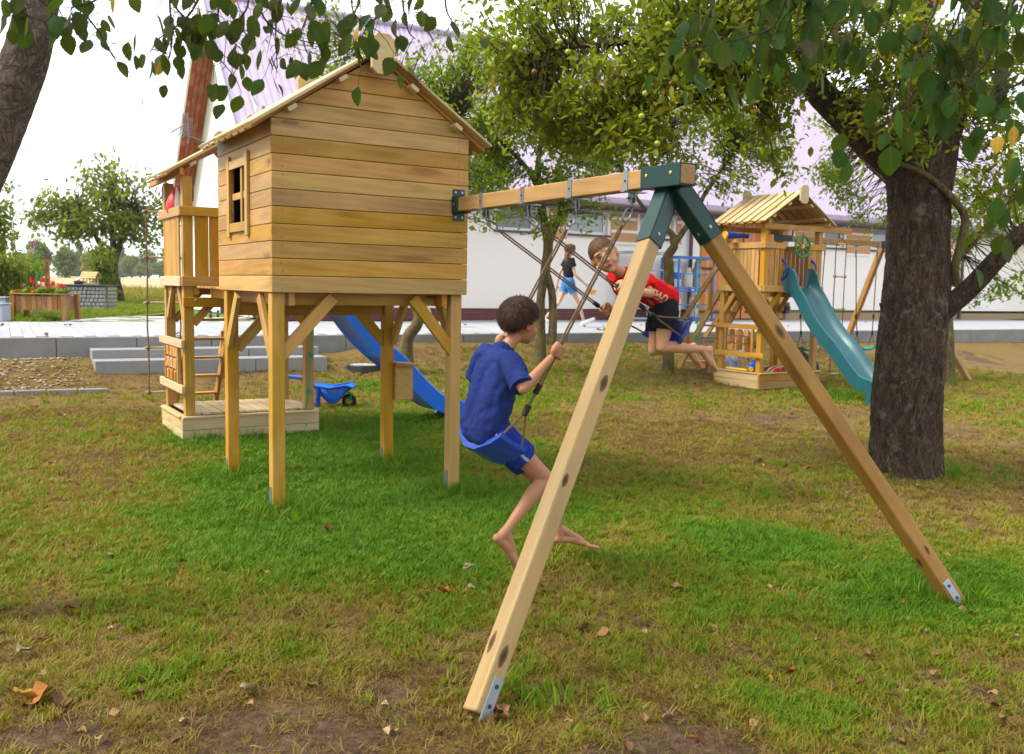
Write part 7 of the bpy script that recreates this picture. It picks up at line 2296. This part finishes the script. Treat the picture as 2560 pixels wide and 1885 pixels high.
FT = [(97, 702, 590, 62, 130, "far_leaf", "tall feathery grey-green tree at the left of the far row", "round"), (165, 700, 614, 84, 140, "far_leaf", "round full green tree in the far row behind the stone counter", "round"),
      (200, 697, 602, 40, 230, "far_dark", "dark pointed spruce behind the yellowing tree in the far row", "spire"), (232, 699, 622, 76, 170, "far_yellow", "wide yellowing tree in the far row", "round"),
      (275, 697, 628, 50, 200, "far_leaf", "pale green tree in far row behind the young garden tree", "round"), (305, 696, 612, 34, 260, "far_dark", "dark spruce seen right of the young garden tree's trunk", "spire"), (330, 697, 636, 66, 220, "far_leaf", "dull green tree in the far row right of the garden tree", "round"),
      (372, 696, 622, 56, 240, "far_leaf", "pale rounded tree at the right end of the far row", "round"), (400, 697, 650, 60, 220, "far_leaf", "low green tree partly hidden by the rope ladder", "round"), (420, 697, 645, 60, 260, "far_leaf", "far tree hidden behind the near tower slats", "round"),
      (50, 700, 630, 60, 180, "far_leaf", "green tree at the far left behind the tall shrubs", "round"), (5, 700, 640, 70, 200, "far_leaf", "green tree cut by the left edge of the view", "round"), (262, 698, 655, 50, 190, "far_yellow", "small yellowish bush at the foot of the far row", "round"), (352, 697, 660, 50, 210, "far_leaf", "low dark green bush at the foot of the far row", "round")]
for i, f in enumerate(FT): far_tree(f[0], f[1], f[2], f[3], f[4], M[f[5]], f[6], 200 + i, f[7], (.0, .95))
# ------------------------------------------------------------------ garden on the left
GZ_ = .76
# tall shrubs at the left edge
def shrub(px, py, Y, h, w, n, mat, label, seed, leaf=.09, stems=6):
    c = at(px, py, Y); g = gz(c.x, c.y)
    root = empty("shrub", (c.x, c.y, g), label, "shrub", "shrubs at the left edge of the garden")
    rng = np.random.default_rng(seed); L = []; m = MB()
    for q in range(stems):
        a = rng.uniform(0, 6.28); e = Vector((c.x + math.cos(a) * w * rng.uniform(.2, .8), c.y + math.sin(a) * w * .6, g + h * rng.uniform(.75, 1.0))); b = Vector((c.x + rng.normal(0, .06), c.y, g))
        p = [b, b.lerp(e, .5) + Vector(rng.normal(0, .08, 3)), e]; L.append(p); m.tube(catmull(p, 4), list(np.linspace(.016, .005, 9)), 5)
    tag(m.build("stems", M["twig"], root, True), kind="stuff")
    bl = []
    for p in L:
        for f in (.25, .45, .65, .82, .97): bl.append((p[0].lerp(p[2], f), (w * .30, w * .3, h * .10), n))
    crown(root, bl, leaf, mat, seed, 8, leaf * 1.6, L, .004, (.0, .85), gap=-.4, twigs=False, droop=.6)
shrub(-6, 790, 19.5, 2.5, .45, 7, M["garden_leaf"], "tall dark leafy shrub at the very left edge of the view", 301, .10, 7)
shrub(44, 775, 21, 2.75, .28, 3, M["garden_leaf"], "thin tall sparse shrub reaching above the wooden fence rails", 302, .085, 3)
shrub(14, 795, 18.8, 1.25, .55, 16, M["garden_leaf"], "dense low dark shrub behind the grey bins", 303, .09, 7)
shrub(70, 770, 24, 1.5, .5, 8, M["garden_leaf"], "bushy green shrub behind the flower planter", 304, .09, 6)
shrub(262, 752, 30, 1.9, .7, 12, M["garden_leaf"], "brownish green bush right behind the stone counter", 305, .13, 6)
# rail fence
YF = 25.0
fe = empty("rail_fence", at(60, 760, YF), "weathered orange brown wooden rail fence behind the shrubs", "fence")
for px in (-60, 10, 74, 118):
    p = at(px, 655, YF); g = gz(p.x, p.y); timber("post", Vector((p.x, p.y, g)), Vector((p.x, p.y, p.z + (.75 if px == 10 else .05))), .09, .09, M["planter"], fe, (0, 1, 0))
for dz in (0, -.45):
    for a, b in ((-60, 10), (10, 74), (74, 118)):
        p, q = at(a, 654, YF - .07), at(b, 657, YF - .07); timber("rail", p + Vector((.03, 0, dz)), q + Vector((-.03, 0, dz)), .04, .10, M["planter"], fe)
# hollyhock on a green stake
yh = 20.5
hh = empty("hollyhock", at(92, 760, yh), "pink hollyhock tied to a green stake above the red geraniums", "flower")
g = at(92, 760, yh); g.z = gz(g.x, g.y)
m = MB(); m.tube([g, at(92, 690, yh), at(90, 640, yh), at(84, 596, yh)], [.022, .02, .016, .008], 7); m.build("stem", M["rope_green"], hh, True)
pk = plain("pink_petal", (.62, .09, .36), .6, .2); pk2 = plain("pale_pink_petal", (.68, .36, .55), .6, .2)
def bloom(m, c, r, n, rng):
    c = Vector(c)
    for q in range(n):
        d = Vector(rng.normal(0, 1, 3)).normalized(); s = d.orthogonal().normalized(); t = d.cross(s); p = c + d * r * rng.uniform(.45, 1); w = r * .5
        m.add([p - s * w * .5, p + t * w * .5 + d * w * .25, p + s * w * .5, p - t * w * .5 + d * w * .25], [(0, 1, 2, 3)])
rg = np.random.default_rng(5)
for x, y, mt, r in ((82, 604, pk, .075), (80, 625, pk2, .075), (88, 616, pk2, .045)):
    m = MB(); bloom(m, at(x, y, yh), r, 30, rg); m.build("flower", mt, hh)
crown(hh, [(at(90, 660, yh), (.10, .1, .22), 14)], .07, M["bright_leaf"], 310, 6, .07, (), gap=-1)
# planter with red geraniums on the terrace
pl0 = onz(98, 800, TZ); YP = pl0.y
plb = empty("flower_planter", pl0, "brown wooden planter box on four legs at the edge of the terrace", "planter")
def lp(px, py, dy=0): return at(px, py, YP + dy)
xa, xb = lp(34, 735).x, lp(161, 735).x; z1 = lp(98, 736).z; z0 = lp(98, 776).z
depth = .46
for k in range(9):
    x = xa + .035 + (xb - xa - .07) * (k + .5) / 9
    timber("board", Vector((x, YP, z0)), Vector((x, YP, z1 - .03)), (xb - xa - .07) / 9 - .006, .022, M["planter"], plb, (0, 1, 0))
    timber("board", Vector((x, YP + depth, z0)), Vector((x, YP + depth, z1 - .03)), (xb - xa - .07) / 9 - .006, .022, M["planter"], plb, (0, 1, 0))
for x in (xa + .03, xb - .03):
    for k in range(4):
        y = YP + .02 + (depth - .04) * (k + .5) / 4; timber("board", Vector((x, y, z0)), Vector((x, y, z1 - .03)), .10, .022, M["planter"], plb, (1, 0, 0))
for x, s in ((xa, -1), (xb, 1)):
    for y in (YP - .02, YP + depth + .02):
        timber("leg", Vector((x + s * .02, y, TZ)), Vector((x, y, z1 - .002)), .085, .085, M["planter"], plb, (0, 1, 0))
for y in (YP - .03, YP + depth + .03): timber("rim", Vector((xa - .05, y, z1 + .01)), Vector((xb + .05, y, z1 + .01)), .09, .022, M["planter"], plb)
for x in (xa - .01, xb + .01): timber("rim", Vector((x, YP + .016, z1 + .01)), Vector((x, YP + depth - .016, z1 + .01)), .09, .022, M["planter"], plb)
m = MB(); m.box((((xa + xb) / 2), YP + depth / 2, z1 - .05), (xb - xa - .1, depth - .06, .04)); m.build("soil", M["black"], plb)
pet = plain("red_petal", (.62, .008, .012), .6, .2)
for i, (x, y, r) in enumerate(((40, 727, .045), (60, 712, .03), (82, 703, .065), (95, 719, .065), (84, 728, .05), (105, 701, .045), (115, 709, .045), (130, 709, .065), (148, 715, .06), (69, 721, .03), (158, 717, .05), (122, 722, .045))):
    yy = YP + .08 + .06 * (i % 4)
    gr = empty("geranium", at(x, 735, yy), "red geranium blooming in the brown wooden planter", "flower", "red geraniums in the planter")
    p = at(x, y, yy); s0 = Vector((p.x + random.uniform(-.03, .03), yy, z1 - .03))
    m = MB(); m.tube([s0, p], .006, 5); m.build("stem", M["rope_green"], gr)
    m = MB(); bloom(m, p, r, 46, rg); m.build("flower", pk if i == 1 else pet, gr)
    crown(gr, [(s0.lerp(p, .35), (.07, .06, .05), 9)], .07, M["bright_leaf"], 320 + i, 5, .04, (), gap=-1, width=.95)
# stone-block counter with feeder and tray
cp = onz(215, 775, GZ_); YC = cp.y
ctr = empty("stone_counter", cp, "low garden counter of grey granite blocks with dark top", "counter")
xa, xb = at(158, 740, YC).x, at(263, 740, YC).x; z1 = at(210, 714, YC).z
stone = plain("grey_granite", (.27, .265, .26), .85, .2, 0, .35, 14, .4, 50)
m = MB(); m.box(((xa + xb) / 2, YC + .33, (GZ_ + z1) / 2), (xb - xa - .06, .56, z1 - GZ_ - .01)); m.build("mortar", plain("mortar", (.30, .275, .25), .95), ctr)
rows = 6; hr = (z1 - GZ_ - .03) / rows
for r_ in range(rows):
    x = xa
    while x < xb - .02:
        w = min(random.uniform(.085, .125), xb - x); z = GZ_ + hr * (r_ + .5)
        o = timber("stone", Vector((x + .006, YC + random.uniform(-.012, .012), z)), Vector((x + w - .006, YC + random.uniform(-.012, .012), z)), .10, hr - .014, stone, ctr, bev=.016); x += w
    for k in range(5):
        y = YC + .10 + k * .11
        timber("stone", Vector((xb, y, GZ_ + hr * (r_ + .5))), Vector((xb, y + .098, GZ_ + hr * (r_ + .5))), .08, hr - .014, stone, ctr, bev=.016)
m = MB(); m.box(((xa + xb) / 2, YC + .30, z1 + .01), (xb - xa + .10, .76, .035)); m.build("top", plain("dark_slab", (.05, .045, .045), .6), ctr, bevel=.006)
bf = empty("bird_feeder", at(226, 712, YC + .2), "small wooden bird feeder with pale roof on the counter", "bird feeder")
yb = YC + .22; zt = z1 + .029
fx0, fx1 = at(211, 700, yb).x, at(242, 700, yb).x
timber("tray", Vector((fx0, yb, zt + .02)), Vector((fx1, yb, zt + .02)), .24, .035, M["pale"], bf)
for x in (fx0 + .02, fx1 - .02):
    for y in (yb - .09, yb + .09): timber("post", Vector((x, y, zt + .038)), Vector((x, y, zt + .20)), .028, .028, M["pale"], bf, (0, 1, 0))
zr_ = at(226, 679, yb).z
for s in (-1, 1):
    for k in range(4):
        f0, f1 = k / 4, (k + 1) / 4 + .03
        a = Vector((fx0 - .045, yb + s * (.02 + .17 * (f0 + f1) / 2), zr_ - (zr_ - zt - .16) * (f0 + f1) / 2)); b = a.copy(); b.x = fx1 + .045
        timber("roof_board", a, b, .065, .014, M["pale"], bf, Vector((0, -s * (-(zr_ - zt - .16)), .17)).normalized() if False else Vector((0, s * .5, .8)).normalized())
tray = MB(); yb = YC + .15
tray.box((at(199, 706, yb).x, yb, z1 + .075), (.21, .2, .09)); o = tray.build("tray", M["black"], None, bevel=.01); tag(o, "black tray standing beside the bird feeder on the counter", "tray")
m = MB(); m.sphere((at(196, 700, yb).x, yb, z1 + .15), (.05, .05, .03), 12, 8); m.build("heap", M["white_paint"], o, True)
# grey bins at the left edge
for i, (x0, x1, y0, y1, Y, lab) in enumerate(((-16, 15, 746, 780, 17.6, "pale grey plastic box at the left edge, the taller one behind"), (-20, 6, 762, 803, 16.6, "grey plastic box at the left edge, the nearer one"))):
    root = empty("storage_box", at((x0 + x1) / 2, y1, Y), lab, "box", "grey boxes at the left edge")
    a, b = at(x0, y0, Y), at(x1, y1, Y); zb = gz(a.x, Y) if Y > 17.2 else TZ
    m = MB(); m.box(((a.x + b.x) / 2, Y + .15, (a.z + zb) / 2), (b.x - a.x, .3, a.z - zb)); m.build("body", M["grey_plastic"], root, bevel=.015)
    m = MB(); m.box(((a.x + b.x) / 2, Y + .15, a.z + .018), (b.x - a.x + .03, .34, .03)); m.build("lid", M["grey_plastic"], root, bevel=.008)
# tall dry grass and weeds at the edge of the field
rngw = np.random.default_rng(44); LPw = []
for q in range(2600):
    px = rngw.uniform(-40, 460); Y = rngw.uniform(36, 60); c = at(px, 740, Y); LPw.append((c.x, Y, gz(c.x, Y)))
LPw = np.array(LPw)
o = scatter("field_edge_grass", LPw, np.column_stack([rngw.normal(0, .2, (len(LPw), 2)), rngw.uniform(0, 6.28, len(LPw))]), rngw.uniform(1.5, 4, len(LPw)), rngw.uniform(.12, .62, len(LPw)), tuft_mesh("tuft_field", 12, .12, .03, .7, 9, BL, .004), "tall dry grass at the edge of the stubble field")
LPg = []
for q in range(9000):
    px = rngw.uniform(-40, 470); Y = rngw.uniform(17.2, 36) ; c = at(px, 760, Y)
    p = Vector((c.x, Y)); k_ = (p - K0).dot(KN)
    if c.x > -8.7 and Y < 26: continue
    if k_ < 4.7: continue
    LPg.append((c.x, Y, gz(c.x, Y)))
LPg = np.array(LPg)
scatter("garden_grass", LPg, np.column_stack([rngw.normal(0, .2, (len(LPg), 2)), rngw.uniform(0, 6.28, len(LPg))]), rngw.uniform(.9, 1.9, len(LPg)), np.clip(rngw.normal(.66, .16, len(LPg)), .2, 1), tuft_mesh("tuft_garden", 12, .06, .03, .8, 10, BL, .005), "bright mown grass of the garden beyond the terrace")
# small weeds
def weed(px, py, label, h, n, seed, mat="bright_leaf"):
    c = gnd(px, py); root = empty("weed", c, label, "plant")
    crown(root, [(c + Vector((0, 0, h * .5)), (h * .35, h * .35, h * .5), n)], h * .45, M[mat], seed, 3, h * .12, ([c, c + Vector((0, 0, h))],), .003, (.1, .7), gap=-1, width=.4)
weed(620, 1082, "small green weed growing against the sandbox boards", .22, 12, 401)
weed(1512, 832, "bright green weed growing over the terrace kerb", .16, 10, 402)
gp_ = onz(278, 752, .76); m = MB(); m.tube([gp_, at(278, 632, gp_.y)], .035, 8); o = m.build("pole", M["rope_green"]); tag(o, "thin green pole standing behind the young garden tree's trunk", "pole")
# ------------------------------------------------------------------ things standing about
# toy wheelbarrow
YW = gnd(873, 1020).y; zg = gz(gnd(873, 1020).x, YW)
wbw = empty("toy_wheelbarrow", gnd(830, 1020), "blue plastic toy wheelbarrow with red grips and green wheel", "wheelbarrow")
def wp(px, py, dy=0): return at(px, py, YW + dy)
def tray_shell(m, top, bot, th=.012):
    k = len(m.v); n = len(top)
    m.v += [tuple(p) for p in top] + [tuple(p) for p in bot]
    for i in range(n): m.f.append((k + i, k + (i + 1) % n, k + n + (i + 1) % n, k + n + i))
    m.f.append(tuple(k + n + i for i in range(n)))
m = MB()
tf = [wp(784, 961), wp(830, 968), wp(872, 961), wp(885, 966)]; hw = .17
top = [p + Vector((0, -hw, 0)) for p in tf] + [p + Vector((0, hw, 0)) for p in tf[::-1]]
bf_ = [wp(806, 984), wp(826, 1006), wp(844, 1006), wp(868, 980)]
bot = [p + Vector((0, -hw * .62, 0)) for p in bf_] + [p + Vector((0, hw * .62, 0)) for p in bf_[::-1]]
tray_shell(m, top, bot)
tb = m.build("tray", M["slide_blue"], wbw, True); sd = tb.modifiers.new("solid", "SOLIDIFY"); sd.thickness = .012
m = MB(); m.tube(top, .014, 8, close=True); m.build("rim", M["blue"], wbw, True)
for s in (-1, 1):
    m = MB(); m.tube([wp(786, 962, s * hw), wp(776, 957, s * hw), wp(762, 950, s * hw)], .018, 8); m.build("handle", M["slide_blue"], wbw, True)
    m = MB(); m.tube([wp(766, 951, s * hw), wp(754, 946, s * hw)], .022, 8); m.build("handle_joint", M["red"], wbw, True)
    m = MB(); m.tube([wp(754, 945, s * hw), wp(718, 941, s * hw)], .021, 8); m.build("grip", M["slide_blue"], wbw, True)
    a = wp(796, 968, s * hw * .9); f_ = wp(794, 1020, s * hw * .95); f_.z = gz(f_.x, f_.y) + .002
    m = MB(); m.beam(a, f_, .045, .05); m.build("leg", M["blue"], wbw, bevel=.006)
    m = MB(); m.tube([wp(862, 975, s * .055), wp(878, 985, s * .06), wp(873, 1004, s * .06)], .014, 8); m.build("fork", M["green_plastic"], wbw, True)
wc = wp(873, 1002); rw = wc.z - zg - .002
m = MB(); m.tube([wc + Vector((math.cos(t) * (rw - .022), 0, math.sin(t) * (rw - .022))) for t in np.linspace(0, 6.283, 25)[:-1]], .024, 8, close=True)
for t in np.linspace(0, 6.283, 17)[:-1]: m.box(wc + Vector((math.cos(t) * (rw - .004), 0, math.sin(t) * (rw - .004))), (.012, .05, .012), Matrix.Rotation(-t, 3, "Y"))
wl = m.build("wheel", M["black"], wbw)
m = MB(); m.lathe(wc - Vector((0, .03, 0)), (0, 1, 0), [(0, rw - .035), (.06, rw - .035)], 20); m.build("hub", M["green_plastic"], wl)
m = MB(); m.lathe(wc - Vector((0, .042, 0)), (0, 1, 0), [(0, .02), (.006, .03), (.08, .03)], 16); m.build("hub_cap", M["yellow"], wl, True)
# manhole ring
mc = gnd(912, 919)
mh = empty("manhole", mc, "round grey manhole cover standing proud of the lawn beyond the posts", "manhole cover")
m = MB(); m.lathe(mc - Vector((0, 0, .05)), (0, 0, 1), [(0, .26), (.09, .26), (.10, .25), (.10, .22), (.085, .22)], 28); m.build("ring", M["darkmetal"], mh)
m = MB(); m.lathe(mc + Vector((0, 0, .034)), (0, 0, 1), [(0, .215), (.012, .215), (.016, .20)], 28); m.build("cover", M["concrete"], mh)
# barbecue trolley seen through the tower legs
bc = onz(612, 797, TZ); bY = bc.y
bq = empty("barbecue", bc, "dark barbecue trolley on white castors by the building behind the playhouse", "barbecue")
bx0, bx1 = at(520, 790, bY).x, at(668, 790, bY).x
m = MB(); m.box(((bx0 + bx1) / 2 + .1, bY + .3, TZ + .36), ((bx1 - bx0) * .78, .5, .50)); m.build("cabinet", M["darkmetal"], bq, bevel=.02)
m = MB(); m.box(((bx0 + bx1) / 2, bY + .3, TZ + .66), (bx1 - bx0, .55, .05)); m.build("shelf", M["grey_plastic"], bq, bevel=.01)
m = MB(); m.lathe((bx0 + .3, bY + .3, TZ + .82), (1, 0, 0), [(0, .22), (bx1 - bx0 - .6, .22)], 20); m.build("lid", M["darkmetal"], bq, True)
for px, mt in ((527, "darkmetal"), (620, "white_paint"), (665, "darkmetal")):
    c = at(px, 792, bY); c.z = TZ + .055
    for dy in (0, .5):
        m = MB(); m.lathe(c + Vector((-.02, dy, 0)), (1, 0, 0), [(0, .055), (.04, .055)], 14); m.box(c + Vector((0, dy, .075)), (.05, .05, .06)); m.build("castor", M[mt], bq)
# striped bag on the tower rail
sb = at(441, 506, TF1(0, .5, 0).y)
bag = empty("striped_bag", sb, "red bag with white stripes lying on the rail of the near tower", "bag")
for k in range(9):
    a0, a1 = k / 9 * 2 * math.pi, (k + 1) / 9 * 2 * math.pi
    m = MB(); V = []; F = []
    for i in range(9):
        f = i / 8; rad = .115 * (math.sin(math.pi * min(.98, .12 + .62 * (1 - f))) ** .8) * (1 - .55 * f); z = -.10 + .24 * f
        for j in range(4):
            a = a0 + (a1 - a0) * j / 3; V.append(sb + Vector((math.cos(a) * rad, math.sin(a) * rad, z)))
    for i in range(8):
        for j in range(3): q = i * 4 + j; F.append((q, q + 1, q + 5, q + 4))
    m.add(V, F); m.build("stripe", M["white_paint"] if k % 3 == 1 else M["red"], bag, True)
# sandbox toys
sp = empty("toy_shovel", TF2(.12, .30, .262), "long yellow toy shovel lying on the left sandbox rim", "toy shovel")
m = MB(); m.tube([TF2(-.02, .66, .266), TF2(-.02, .36, .268)], .018, 8); m.build("shaft", M["yellow"], sp, True)
m = MB(); m.fbox(TF2, -.05, .03, .22, .36, .25, .285); m.build("blade", M["yellow"], sp, bevel=.01)
tk = empty("toy_truck", TF2(.03, .12, .25), "blue toy truck with yellow wheel on the sandbox rim", "toy truck")
c = TF2(.05, .17, .30)
m = MB(); m.box(c + Vector((0, 0, .04)), (.13, .10, .08)); m.sphere(c + Vector((.01, 0, .08)), (.055, .05, .045), 12, 8); m.build("body", M["slide_blue"], tk, bevel=.012)
for dx in (-.05, .05):
    m = MB(); m.lathe(c + Vector((dx, -.065, -.01)), (0, 1, 0), [(0, .035), (.03, .035)], 14); m.build("wheel", M["yellow"] if dx < 0 else M["black"], tk, True)
m = MB(); m.box(TF2(.78, .10, .29), (.15, .10, .035)); o = m.build("sand_mould", M["seat_green"], bevel=.01); tag(o, "green sand mould on top of the yellow one by the sandbox rim", "sand toy")
m = MB(); m.box(TF2(.80, .10, .26), (.17, .11, .024)); o = m.build("sand_mould", M["yellow"], bevel=.006); tag(o, "flat yellow sand mould under the green one by the sandbox rim", "sand toy")
m = MB(); m.lathe(TF2(.50, .10, .20), (0, 0, 1), [(0, .04), (.09, .055), (.092, .045), (.01, .035)], 14); o = m.build("toy_bucket", M["red"], smooth=True); tag(o, "small red sand bucket beside the crouching person's hands", "toy bucket")
# terrace leaves
for q in range(45):
    p = KF(random.uniform(-8, 14), random.uniform(.3, 5.5), TZ + .012)
    if p.x < -8.6: continue
    kd = random.choice(("tan", "brown", "tan", "pale")); o = bpy.data.objects.new("fallen_leaf", random.choice(dict(DL)[kd])); COL.objects.link(o); o.location = p
    o.rotation_euler = (random.gauss(0, .25), random.gauss(0, .25), random.uniform(0, 6.28)); o.scale = (1.3, 1.3, 1.3)
    tag(o, {"tan": "small dry tan leaf lying on the pale terrace", "brown": "small brown leaf lying on the pale terrace", "pale": "small bleached leaf lying on the pale terrace"}[kd], "leaf", kd + " leaves fallen on the terrace")
# ------------------------------------------------------------------ the summer air
m = MB(); m.box((0, 0, 22), (3200, 3600, 76))
me = bpy.data.meshes.new("haze"); me.from_pydata(m.v, [], m.f)
hm = bpy.data.materials.new("haze"); hm.use_nodes = True; hm.node_tree.nodes.clear()
ho = hm.node_tree.nodes.new("ShaderNodeOutputMaterial"); hv = hm.node_tree.nodes.new("ShaderNodeVolumePrincipled")
hv.inputs["Color"].default_value = (.97, .985, 1.0, 1); hv.inputs["Density"].default_value = .00032; hv.inputs["Anisotropy"].default_value = .2
hm.node_tree.links.new(hv.outputs[0], ho.inputs["Volume"])
me.materials.append(hm)
tag(put("haze", me), "pale summer haze over the fields", kind="stuff")
